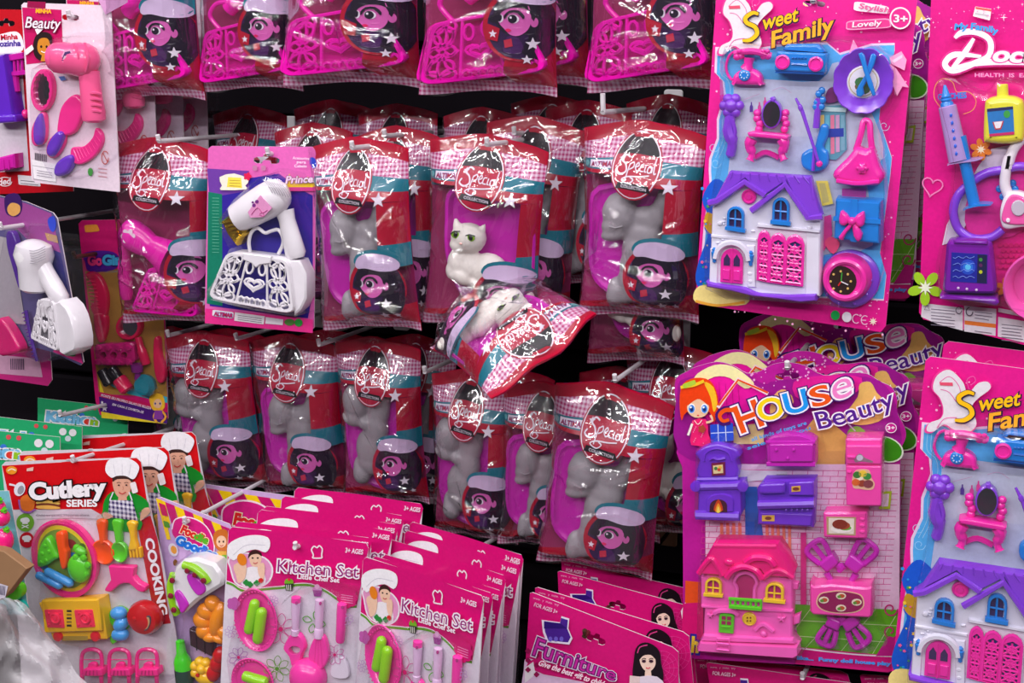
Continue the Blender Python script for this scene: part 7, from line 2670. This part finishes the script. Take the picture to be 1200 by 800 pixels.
mb.slab(zk((150, 318), (200, 312), (270, 335), (308, 390), (302, 420), (205, 480)) + zk((150, 530), (130, 520), (112, 500), (100, 420), (115, 350)), [(.002, 0), (.024, 0), (.028, .004)], WCK)
ck2 = mb.build('toy_cake_slice', FG)
mb = MB(FG)
mb.tube(cr([zk(152, 340) + (.029,), zk(190, 350) + (.030,), zk(225, 378) + (.030,), zk(248, 405) + (.028,)], 4), .0052, LIM, 10)
mb.tube(cr([zk(112, 375) + (.024,), zk(100, 430) + (.024,), zk(112, 500) + (.024,), zk(125, 530) + (.022,)], 4), .0052, LIM, 10)
mb.build('icing', ck2, label='lime green icing')
mb = MB(FG)
mb.puff(cr(zk((160, 385), (180, 375), (225, 415), (232, 445), (205, 460), (175, 425)), 3, True), .027, .031, .002, pl(206, 40, 200))
mb.puff(cr(zk((112, 455), (130, 440), (165, 490), (160, 510), (140, 530), (125, 490)), 3, True), .027, .031, .002, pl(206, 40, 200))
for x, y in ((165, 362), (195, 378), (228, 400), (106, 400), (100, 460), (112, 515)):
    mb.ball(*zk(x, y), .034, 3.4, 2.6, 3.4, pl(130, 24, 50), 0, 8)
mb.build('fruit', ck2, label='purple cream and berries')
mb = MB(FG)
ORC = pl(250, 150, 20)
pts = [(265, 490), (240, 520), (225, 555), (232, 595), (258, 618), (290, 622), (310, 600)]
for k_, (x, y) in enumerate(pts):
    mb.ball(*zk(x, y), .014, 8.5 + 3 * math.sin(k_), 8, 10, ORC, k_ * 30 - 40, 12)
mb.ball(*zk(285, 555), .014, 9, 9, 22, ORC, 15, 14)
mb.build('toy_croissant', FG)
mb = MB(FG)
mb.puff(rquad(zk((170, 588), (264, 625), (262, 700), (175, 655)), .05), .002, .012, .002, pl(60, 30, 44))
for k_ in range(2):
    mb.tube([zk(200 + k_ * 32, 603 + k_ * 12) + (.0122,), zk(202 + k_ * 32, 672 + k_ * 14) + (.0122,)], .001, pl(40, 18, 30), 4)
mb.build('toy_chocolate', FG)
mb = MB(FG)
GB = pl(70, 220, 40)
mb.turn(zk(136, 632), zk(150, 745), [(0, 3), (.03, 4.6), (.45, 5.4), (.6, 8), (.75, 9.4), (1, 9.4)], .014, GB, 16)
tb2 = mb.build('toy_bottle', FG)
mb = MB(FG)
mb.turn(zk(149, 740), zk(158, 830), [(0, 9), (.05, 9.6), (1, 9.6)], .014, pl(40, 70, 60), 16)
mb.build('bottle_base', tb2, label='dark printed base')
mb = MB(FG)
YLF = pl(250, 196, 30)
for k_ in range(7):
    a_ = R(k_ * 51)
    mb.ball(*zk(222 + 28 * math.cos(a_), 745 + 30 * math.sin(a_)), .01, 6, 6, 6, YLF, 0, 10)
mb.ball(*zk(222, 745), .014, 6, 6, 6, YLF, 0, 10)
mb.ball(*zk(235, 780), .012, 12, 6, 8, YLF, 0, 10)
mb.ball(*zk(205, 770), .018, 2.4, 2, 2.4, pl(200, 30, 30), 0, 8)
mb.build('toy_lion', FG)
mb = MB(FG)
for k_ in range(3):
    mb.ball(*zk(268 + k_ * 12, 760 - k_ * 34), .012, 8, 7, 11, pl(206, 16, 30), 20, 12)
mb.build('toy_pepper', FG)
blister(FG, cr(zk((95, 380), (150, 310), (270, 320), (320, 400), (320, 640), (320, 820), (115, 820), (140, 560)), 2, True), .036)
mwx = fit(FG, [(zk(42, 78), (225, 570)), (zk(330, 180), (345, 582))], -.235)
place(copy_tree(FG.root), mwx, 'striped goodies card behind the kitchen card stack, only its awning seen', depth=.5)
# ======================= kitchen set cards, two stacks
zq = Z(300, 600, 4)
KG = 'white and magenta kitchen set cards'
KS = Pack('blister_card', 'kitchen set card with pink plate of two green rolls, front of the left stack', 'toy pack', KG, 345, 720, -.40)
ko = zk((325, 205), (340, 190)) + [(428, 636), (431.5, 642), (424, 790), (415, 880), (255, 880), (262, 720)]
MGK = pr(214, 12, 116)
card(KS, ko, pr(222, 214, 226), slot=euro_hole(346, 643, 3))
mb = MB(KS)
D_ = lambda pts, *c: mb.flat(pts, pr(*c))
wave = cr(zk((318, 408), (345, 418), (375, 438), (410, 440), (450, 436), (490, 432), (540, 428), (590, 418), (650, 420), (710, 445), (760, 480), (795, 500), (826, 502)), 3)
mb.flat(zk((326, 204), (341, 191), (600, 217), (864, 255), (873, 275)) + list(reversed(wave)), MGK)
mb.stroke(wave, 2.6, pr(96, 160, 40), smooth=1)
mb.stroke([(p_[0], p_[1] - 2) for p_ in wave], 1, pr(235, 228, 236), smooth=1)
fl_ = cr(zk((330, 350), (322, 320), (345, 300), (400, 290), (470, 310), (500, 350), (490, 400), (450, 428), (400, 432), (350, 410)), 3, True)
mb.flat(fl_, pr(240, 230, 240))
mb.flat([(293 + (p_[0] - 293) * .92, 668 + (p_[1] - 668) * .92) for p_ in fl_], pr(226, 150, 196))
# printed girl cook
sk = pr(238, 196, 170)
mb.flat(cr(zk((370, 400), (385, 360), (420, 345), (460, 360), (470, 410), (430, 425), (390, 425)), 3, True), pr(238, 232, 238))
mb.flat(cr(zk((405, 300), (420, 285), (448, 290), (455, 320), (440, 345), (415, 340)), 3, True), sk)
mb.flat(cr(zk((402, 315), (408, 290), (430, 280), (452, 290), (455, 305), (440, 296), (415, 300)), 3, True), pr(60, 30, 30))
for x in (420, 440):
    mb.flat(ell(*zk(x, 312), 1.3, 1, 8), pr(50, 30, 36))
mb.stroke(zk((422, 330), (430, 334), (440, 329)), 1, pr(200, 70, 80), smooth=2)
mb.flat(cr(zk((322, 300), (325, 260), (370, 232), (430, 222), (480, 232), (488, 265), (470, 290), (430, 278), (380, 295), (350, 320), (335, 315)), 3, True), pr(244, 240, 246))
mb.stroke(zk((345, 300), (395, 262), (470, 262)), .7, pr(206, 200, 214))
mb.flat(cr(zk((345, 345), (365, 330), (395, 335), (390, 390), (365, 410), (355, 380)), 3, True), sk)
mb.flat(cr(zk((440, 345), (460, 330), (468, 350), (462, 395), (445, 380)), 3, True), sk)
mb.flat(ell(*zk(378, 318), 5.4, 7.4, 16, -20), pr(230, 130, 30))
for x, y in ((395, 408), (410, 416), (436, 410)):
    mb.flat(flower(*zk(x, y), 4, 4, 14), pr(40, 140, 60))
mb.flat(ell(*zk(452, 400), 3, 3, 10), pr(206, 40, 40))
# hat outline, cupcakes, flowers
mb.stroke(cr(zk((655, 312), (657, 298), (650, 280), (660, 266), (672, 272), (680, 264), (692, 276), (690, 296), (690, 312)), 2), 1.6, pr(240, 226, 238), closed=True, smooth=2)
mb.flat(ell(*zk(562, 408), 5.4, 5, 14), pr(120, 180, 40))
mb.flat(zk((545, 412), (580, 412), (574, 440), (550, 440)), pr(50, 60, 40))
for k_ in range(3):
    mb.stroke(zk((552 + k_ * 8, 416), (555 + k_ * 7, 438)), .8, pr(230, 226, 220), smooth=1)
mb.flat(ell(*zk(562, 396), 1.6, 1.6, 8), pr(230, 40, 60))
mb.flat(ell(*zk(672, 435), 5.6, 4.4, 14), pr(220, 150, 210))
mb.flat(zk((655, 438), (692, 438), (686, 462), (660, 462)), pr(150, 60, 140))
mb.flat(ell(*zk(672, 424), 3, 3, 10), pr(236, 190, 226))
mb.flat(flower(*zk(790, 468), 12.6, 8, 48, .14), MGK)
for k_ in range(4):
    mb.stroke(zk((765, 455 + k_ * 9), (812, 462 + k_ * 9)), .8, pr(236, 150, 196), smooth=1)


def daisy(cx, cy, r_, n_, c_, wd=1.0, ctr=None):
    for k_ in range(n_):
        a_ = 2 * math.pi * k_ / n_ + .3
        px_, py_ = math.cos(a_), math.sin(a_)
        mb.stroke([zk(cx + px_ * r_ * .2, cy + py_ * r_ * .2), zk(cx + px_ * r_ * .65 - py_ * r_ * .26, cy + py_ * r_ * .65 + px_ * r_ * .26), zk(cx + px_ * r_, cy + py_ * r_), zk(cx + px_ * r_ * .65 + py_ * r_ * .26, cy + py_ * r_ * .65 - px_ * r_ * .26)], wd, pr(*c_), closed=True, smooth=3)
    if ctr:
        mb.flat(ell(*zk(cx, cy), r_ * .16 / 3.3, r_ * .16 / 3.3, 10), pr(*ctr))


daisy(660, 560, 46, 4, (96, 170, 60), 1.2)
daisy(530, 590, 62, 7, (206, 80, 150), .8, (206, 20, 110))
daisy(365, 700, 40, 8, (170, 100, 180), .7, (206, 20, 110))
daisy(515, 745, 52, 7, (110, 160, 60), .8, (90, 150, 40))
daisy(740, 690, 40, 8, (206, 100, 170), .7, (206, 20, 110))
daisy(500, 480, 22, 8, (190, 150, 206), .6)
daisy(790, 550, 24, 8, (190, 150, 206), .6)
daisy(335, 600, 24, 8, (190, 150, 206), .6)
mb.flat(flower(*zk(345, 490), 8, 5, 30, .2), pr(190, 90, 170))
mb.build('printed_artwork', KS, False)
tx = TX(KS)
tx.word('Kitchen Set', zk(516, 366), zk(832, 390), 14.5, pr(150, 24, 120), .0, out=[(pr(244, 236, 246), .075)])
tx.word('Little Chef Set', zk(594, 392), zk(758, 408), 5.4, pr(240, 232, 242), .03)
tx.word('3+ AGES', zk(782, 290), zk(850, 298), 5.4, pr(240, 220, 236), .03)
tx.build('title_lettering', KS, False)
PLK, LGN, LPK = pl(250, 60, 170), pl(150, 220, 30), pl(226, 190, 226)


def oval_plate(cx, cy, rx, ry):
    m = MB(KS)
    m.lathe(*zk(cx, cy), [(rx * .001 * .88, .002), (rx * .001, .008), (rx * .00098, .0095), (rx * .00085, .007), (rx * .0008, .0045), (.0002, .0045)], PLK, 40, sv=ry / rx)
    o = m.build('toy_plate', KS)
    m = MB(KS)
    for k_ in range(40):
        a_ = 2 * math.pi * k_ / 40
        m.ball(zk(cx, cy)[0] + rx * .93 * math.cos(a_), zk(cx, cy)[1] + ry * .93 * math.sin(a_), .0088, 1.1, .6, 1.1, PLK, 0, 5)
    m.build('beaded_rim', o)


def roll(p0, p1, r_):
    m = MB(KS)
    m.turn(zk(*p0), zk(*p1), [(0, 1), (.02, r_ * .55), (.07, r_ * .9), (.15, r_), (.85, r_), (.93, r_ * .9), (.98, r_ * .55), (1, 1)], .012, LGN, 14)
    m.build('toy_roll', KS)


oval_plate(430, 556, 26, 36)
roll((432, 474), (402, 608), 5.6)
roll((458, 506), (438, 646), 6)
oval_plate(418, 800, 26, 28)
roll((380, 770), (480, 800), 6)
mb = MB(KS)
mb.lathe(*zk(610, 800), [(.020, .002), (.0205, .012), (.0165, .020), (.009, .024), (.001, .025)], PLK, 30)
mb.build('toy_bowl', KS)
mb = MB(KS)                                                             # three utensils
mb.turn(zk(590, 460), zk(586, 612), [(0, 2), (.03, 5), (.15, 5.2), (.7, 4), (.85, 3.6), (.87, 4.4), (1, 4.4)], .008, LPK, 12, mats=[PLK, PLK, LPK, LPK, LPK, LPK, LPK])
u1 = mb.build('toy_bottle_opener', KS)
mb = MB(KS)
mb.slab(cr(zk((568, 612), (602, 612), (624, 660), (612, 690), (600, 730), (572, 740), (560, 700), (538, 670), (545, 645)), 3, True), [(.003, 0), (.008, 0), (.010, .0015)], PLK, holes=[cr(zk((560, 668), (580, 655), (605, 665), (598, 685), (572, 690)), 3, True)])
mb.build('opener_head', u1, label='hot pink ring head')
mb = MB(KS)
mb.turn(zk(682, 470), zk(678, 622), [(0, 2), (.03, 4.6), (.2, 5), (.75, 4), (.78, 5), (1, 5)], .008, LPK, 12)
u2 = mb.build('toy_spatula', KS)
mb = MB(KS)
mb.puff(cr(zk((662, 622), (696, 622), (714, 690), (704, 730), (680, 752), (652, 740), (636, 690)), 4, True), .003, .010, .002, PLK)
for k_ in range(3):
    mb.tube([zk(668 + k_ * 9, 632) + (.010,), zk(660 + k_ * 16, 735) + (.010,)], .0007, PLK, 4)
mb.build('blade', u2, label='hot pink ribbed blade')
mb = MB(KS)
mb.turn(zk(770, 485), zk(762, 640), [(0, 2), (.04, 5.2), (.2, 5.4), (.95, 4.8), (1, 4)], .008, PLK, 12)
u3 = mb.build('toy_turner', KS)
mb = MB(KS)
mb.tube([zk(762, 635) + (.007,), zk(757, 705) + (.006,)], .0018, pl(230, 220, 236), 8)
mb.slab(rquad(zk((740, 700), (778, 704), (794, 765), (788, 785), (730, 780), (722, 755)) [:4], .1), [(.003, 0), (.006, .001)], pl(230, 220, 236)) if False else mb.puff(cr(zk((740, 702), (776, 704), (796, 760), (784, 784), (735, 780), (722, 755)), 2, True), .003, .007, .001, pl(230, 220, 236))
mb.build('blade', u3, label='white blade')
mb = MB(KS)
for x, y in ((590, 488), (684, 490), (770, 505)):
    mb.slab(ell(*zk(x, y), 1.5, 2, 8), [(.0125, 0), (.0136, 0)], pl(190, 60, 140))
mb.build('hang_dots', KS)
blister(KS, cr(zk((345, 520), (380, 445), (450, 440), (520, 500), (560, 460), (790, 475), (800, 780), (780, 900), (335, 900)), 2, True), .034)
A1, A2 = (268, 618), (428, 636)
stack = [
    # (left top, right top, Y, label)
    ((275, 612), (431, 630), -.385, 'kitchen set card second in the left stack, edge just showing behind the front card'),
    ((302, 598), (456, 622), -.355, 'kitchen set card third in the left stack, white hat above the front card'),
    ((308, 594), (462, 614), -.33, 'kitchen set card fourth in the left stack'),
    ((330, 582), (470, 604), -.295, 'kitchen set card fifth in the left stack, partly under the gingham hems'),
    ((345, 572), (492, 590), -.26, 'kitchen set card at the back of the left stack'),
    ((426, 653), (560, 692), -.425, 'kitchen set card in front of the right stack, nearest of all'),
    ((436, 652), (570, 679), -.395, 'kitchen set card second in the right stack'),
    ((448, 650), (580, 674), -.372, 'kitchen set card third in the right stack'),
    ((456, 633), (600, 662), -.345, 'kitchen set card fourth in the right stack, with a cook hat showing'),
    ((474, 622), (615, 646), -.31, 'kitchen set card fifth in the right stack'),
    ((480, 612), (628, 634), -.28, 'kitchen set card at the back of the right stack, below the clear bags'),
]
for a_, b_, Y_, lab in stack:
    if 'right stack' in lab:                                            # this stack is swung on its hook, right edges nearer
        la = KS.loc(*A1)
        o_ = hit(a_[0], a_[1], Y_)
        mw_ = Matrix.Translation(o_) @ Matrix.Rotation(R(-21 + (a_[0] % 3)), 4, 'Z') @ Matrix.Translation((-la[0], 0, -la[1]))
        place(copy_tree(KS.root), mw_, lab, depth=.9 if 'nearest' in lab else .36)
        continue
    place(copy_tree(KS.root), fit(KS, [(A1, a_), (A2, b_)], Y_), lab, depth=.9 if 'nearest' in lab else .36)

# ======================= furniture cards
zf = Z(600, 600, 4)
FU = Pack('header_card', 'magenta furniture card with dark-haired printed girl, front of its stack', 'toy pack', 'magenta furniture cards', 700, 750, -.37)
card(FU, [(621, 695), (624, 694), (788, 758), (795, 764), (796, 900), (608, 900), (615, 790)], pr(206, 14, 114), slot=euro(*zf(395, 590), 24, 6, 20))
mb = MB(FU)
mb.flat(cr(zf((100, 690), (60, 690), (70, 720), (150, 760), (260, 780), (400, 830), (400, 1000), (60, 1000), (55, 740)), 2, True), pr(222, 190, 222))
mb.flat(zf((60, 730), (100, 700), (110, 760), (60, 800)), pr(236, 230, 236))
for k_ in range(6):
    mb.flat(flower(*zf(75 + (k_ % 2) * 40, 650 + k_ * 22), 3.4, 4, 14), pr(150, 10, 80))
for r_ in (40, 60, 80):
    mb.stroke([zf(700 + r_ * math.cos(R(a)), 730 + r_ * math.sin(R(a))) for a in range(0, 360, 30)], .5, pr(226, 60, 150), closed=True)
for a in range(0, 360, 30):
    mb.stroke([zf(700, 730), zf(700 + 80 * math.cos(R(a)), 730 + 80 * math.sin(R(a)))], .5, pr(226, 60, 150), smooth=1)
# house emblem
em = zf((150, 510), (225, 520), (230, 495), (262, 505), (258, 545), (275, 585), (262, 610), (170, 600), (155, 560))
c_ = [sum(p_[0] for p_ in em) / len(em), sum(p_[1] for p_ in em) / len(em)]
mb.flat([(c_[0] + (p_[0] - c_[0]) * 1.16, c_[1] + (p_[1] - c_[1]) * 1.16) for p_ in em], pr(226, 216, 236))
mb.flat(em, pr(70, 30, 140))
mb.flat(zf((150, 512), (228, 522), (258, 545), (150, 545)), pr(44, 14, 110))
for k_ in range(3):
    mb.flat(ell(*zf(180 + k_ * 26, 594), 2.4, 3, 10), pr(110, 90, 200))
# printed girl with long black hair
hr = pr(24, 14, 24)
mb.flat(cr(zf((565, 760), (570, 700), (580, 640), (610, 612), (650, 615), (690, 650), (700, 710), (710, 770), (690, 810), (580, 810)), 3, True), hr)
sk = pr(240, 206, 190)
mb.flat(cr(zf((598, 690), (610, 655), (650, 655), (672, 690), (668, 725), (640, 748), (612, 730)), 3, True), sk)
mb.flat(zf((625, 735), (650, 735), (660, 810), (618, 810)), sk)
mb.flat(cr(zf((596, 690), (600, 640), (640, 625), (680, 650), (676, 690), (650, 668), (615, 672)), 3, True), hr)
mb.stroke(zf((588, 660), (600, 632), (635, 622)), 1.4, pr(206, 60, 130))
for x in (618, 652):
    mb.flat(ell(*zf(x, 698), 2.6, 1.8, 10), pr(60, 30, 50))
    mb.stroke(zf((x - 10, 690), (x, 684), (x + 10, 688)), .8, hr, smooth=2)
mb.stroke(zf((628, 728), (637, 732), (648, 727)), 1.2, pr(216, 60, 90), smooth=2)
mb.flat(cr(zf((550, 810), (600, 770), (680, 770), (720, 820), (700, 900), (560, 900)), 2, True), pr(226, 210, 226))
mb.flat(zf((552, 765), (600, 770), (598, 812), (550, 806)), pr(226, 200, 200))
mb.build('printed_artwork', FU, False)
tx = TX(FU)
tx.word('Furniture', zf(96, 668), zf(478, 790), 21, pr(206, 30, 140), .0, out=[(pr(226, 212, 232), .085), (pr(110, 20, 110), .05)], grow=-.35)
tx.word('Furniture', zf(96, 668), zf(478, 790), 21, pr(196, 40, 160), -.012, grow=-.35)
tx.word('FOR AGES 3+', zf(102, 440), zf(210, 476), 4.4, pr(236, 190, 216), .02)
tx.word('Give the best gift to child', zf(120, 715), zf(420, 815), 6.4, pr(250, 226, 240), .03, shear=.3, out=[(pr(206, 20, 110), .09)])
tx.word('www.  y  mate.  toy', zf(98, 405), zf(218, 440), 2.6, pr(236, 170, 206), .0)
tx.build('title_lettering', FU, False)
B1, B2 = (624, 694), (788, 758)
for a_, b_, Y_, lab in (
        ((630, 688), (800, 740), -.34, 'furniture card second in its stack, printed hairband above the front card'),
        ((656, 669), (800, 708), -.29, 'furniture card third in its stack, with a purple roof emblem'),
        ((660, 656), (808, 690), -.24, 'furniture card furthest back in its stack'),
        ((830, 776), (996, 800), -.29, 'furniture card low under the toy house card, cut by the bottom edge'),
        ((815, 768), (985, 786), -.25, 'furniture card low in the dark left of the white house card'),
        ((1010, 790), (1180, 800), -.25, 'furniture card in the dark below the white house card')):
    place(copy_tree(FU.root), fit(FU, [(B1, a_), (B2, b_)], Y_), lab)

# ======================= further copies on the right
S1, S2 = (872, 87.5), (877, 230.5)
place(copy_tree(SF.root), fit(SF, [(S1, (1118, 531)), (S2, (1119, 680.5))], -.335), 'pink butterfly card with white toy house, lower right corner, front of its hook')
place(copy_tree(SF.root), fit(SF, [(S1, (1138, 512)), (S2, (1138, 660))], -.29), 'pink butterfly card behind the lower right one, only its top edge showing', depth=.85)
H1, H2 = z3(318, 428), z4(334, 517)
place(copy_tree(HB.root), fit(HB, [(H1, (888, 492)), (H2, (892, 708))], -.262), 'scalloped magenta toy house card directly behind the front one', depth=.8)
place(copy_tree(HB.root), fit(HB, [(H1, (938, 442)), (H2, (938, 645))], -.17), 'scalloped toy house card in deep shade, its title above the front card')
place(copy_tree(HB.root), fit(HB, [(H1, (915, 90)), (H2, (912, 300))], -.20), 'scalloped toy house card behind the upper butterfly card, green bubble showing')
place(copy_tree(HB.root), fit(HB, [(H1, (938, 70)), (H2, (935, 275))], -.16), 'scalloped toy house card deepest behind the upper butterfly card')

# ======================= lower left corner: cardboard box corner, poly bag, pink strawberries pack
bx = Pack('cardboard_box', 'brown cardboard box corner at the left frame edge above the poly bag', 'box', None, 5, 670, -.46)
mb = MB(bx)
CB = M((150, 112, 78), 'matte')
mb.slab(za((-60, 160), (20, 185), (128, 265), (30, 392), (-10, 420), (-60, 420)), [(-.012, 0), (0, 0), (.0015, .001)], CB)
mb.slab(za((-60, 420), (10, 445), (45, 560), (10, 625), (-60, 650)), [(-.02, 0), (-.013, 0)], M((66, 40, 34), 'matte'))
mb.build('carton', bx, False)
mb = MB(bx)
mb.flat(za((-20, 328), (38, 346), (24, 400), (-20, 412)), pr(206, 200, 216), .0022)
for k_ in range(6):
    mb.flat(za((-2 + k_ * 5, 342 + k_), (0 + k_ * 5, 342 + k_), (-3 + k_ * 5, 385 + k_), (-6 + k_ * 5, 385 + k_)), pr(60, 50, 90), .0024)
mb.build('paper_label', bx, False, label='white barcode label')
sb_ = Pack('toy_pack', 'pack of pink strawberries and green leaves behind the brown box, left edge', 'toy pack', None, 10, 640, -.42)
card(sb_, za((-80, -100), (40, -100), (100, 200), (135, 480), (-80, 480)), pr(120, 190, 200))
for x, y, rx, ry in ((10, 25, 8, 9), (22, 130, 9, 13), (-10, -20, 8, 9)):
    mb = MB(sb_)
    mb.ball(*za(x, y), .02, rx, rx, ry, pl(246, 30, 130), 0, 14)
    o = mb.build('toy_strawberry', sb_)
    mb = MB(sb_)
    mb.puff(star(*za(x, y - ry * 3.4), 4, 5), .02, .026, .001, GRN)
    mb.build('leaves', o, label='green leaves')
mb = MB(sb_)
mb.puff(cr(za((20, 400), (60, 345), (88, 350), (95, 390), (60, 425)), 3, True), .004, .016, .004, GRN)
mb.puff(cr(za((60, 430), (90, 425), (112, 460), (90, 480)), 3, True), .004, .014, .004, pl(30, 180, 170))
mb.build('toy_leaf', sb_)
# crumpled poly bag
pb = Pack('poly_bag', 'crumpled clear poly bag filling the lower left corner', 'bag', None, 30, 770, -.5)
mb = MB(pb)


def pfn(s, t):
    x = -40 + s * (150 * (0.25 + .75 * t ** .8) + 20)
    y = 700 + t * 150
    n_ = noise.noise(Vector((s * 5, t * 5, 2.2)))
    n2 = abs(noise.noise(Vector((s * 9 + t * 6, t * 3, 7.7))))
    h = .03 * math.sin(math.pi * min(1, max(0, s))) + .018 * n_ + .014 * n2
    q = pb.loc(x + 8 * n_, y - 14 * s * (1 - t) * 0 + 5 * n2, h)
    return (q[0], -h, q[1])


mb.quadgrid(pfn, 40, 36, POLY)
mb.build('crumpled_film', pb)

# ======================= hooks
HK = [
    (0, 268, -.35, 'pale hook at the left frame edge holding the turned white handbag card'),
    (185, 166, -.325, 'pale hook through the pink hair dryer bag, middle row'),
    (313, 181, -.312, 'pale hook through the slot of the card with white handbag'),
    (412, 174, -.35, 'hook tip in the top of the first grey kitten bag, middle row'),
    (450, 160, -.29, 'pale hook behind the first grey kitten bag'),
    (570, 170, -.34, 'bent hook through the oval logo of the white cat bag'),
    (602, 157, -.25, 'hook just right of the white cat bag in shadow'),
    (706, 132, -.315, 'upturned hook above the large kitten bag by the dolls house card'),
    (196, 394, -.23, 'hook over the leftmost lower kitten bag'),
    (276, 398, -.235, 'long hook over the second lower kitten bag'),
    (373, 405, -.25, 'long hook over the third lower kitten bag'),
    (497, 437, -.25, 'hook tip left of the lying white cat bag'),
    (720, 447, -.315, 'hook with bag over the lowest kitten bag'),
    (922, 432, -.315, 'pale hook through the front toy house card'),
    (85, 541, -.378, 'hook through the red cutlery cards'),
    (216, 613, -.372, 'hook through the striped goodies card'),
    (346, 643, -.41, 'hook tip in the front kitchen set card, left stack'),
    (485, 686, -.435, 'hook tip in the nearest kitchen set card, right stack'),
    (685, 746, -.385, 'dark hook through the furniture card'),
    (86, 302, -.25, 'thin brown hook by the pink and purple salon card'),
    (940, 796, -.30, 'hook at the bottom edge under the toy house card'),
    (952, 2, -.312, 'hook at the top edge in the slot of the butterfly card'),
    (345, 182, -.20, 'hook deep in shadow behind the first kitten bag header'),
    (80, 20, -.32, 'hook through the white hair set card'),
    (70, 488, -.30, 'hook over the green header cards'),
]
for x, y, Y_, lab in HK:
    display_hook(x, y, Y_, lab, drop=-.06 if 'kitchen' in lab else (-.03 if 'cutlery' in lab or 'green' in lab else -.012), mat=BRASS if 'brown' in lab or 'dark hook' in lab else STEEL, bend=.02 if 'upturned' in lab else .008)
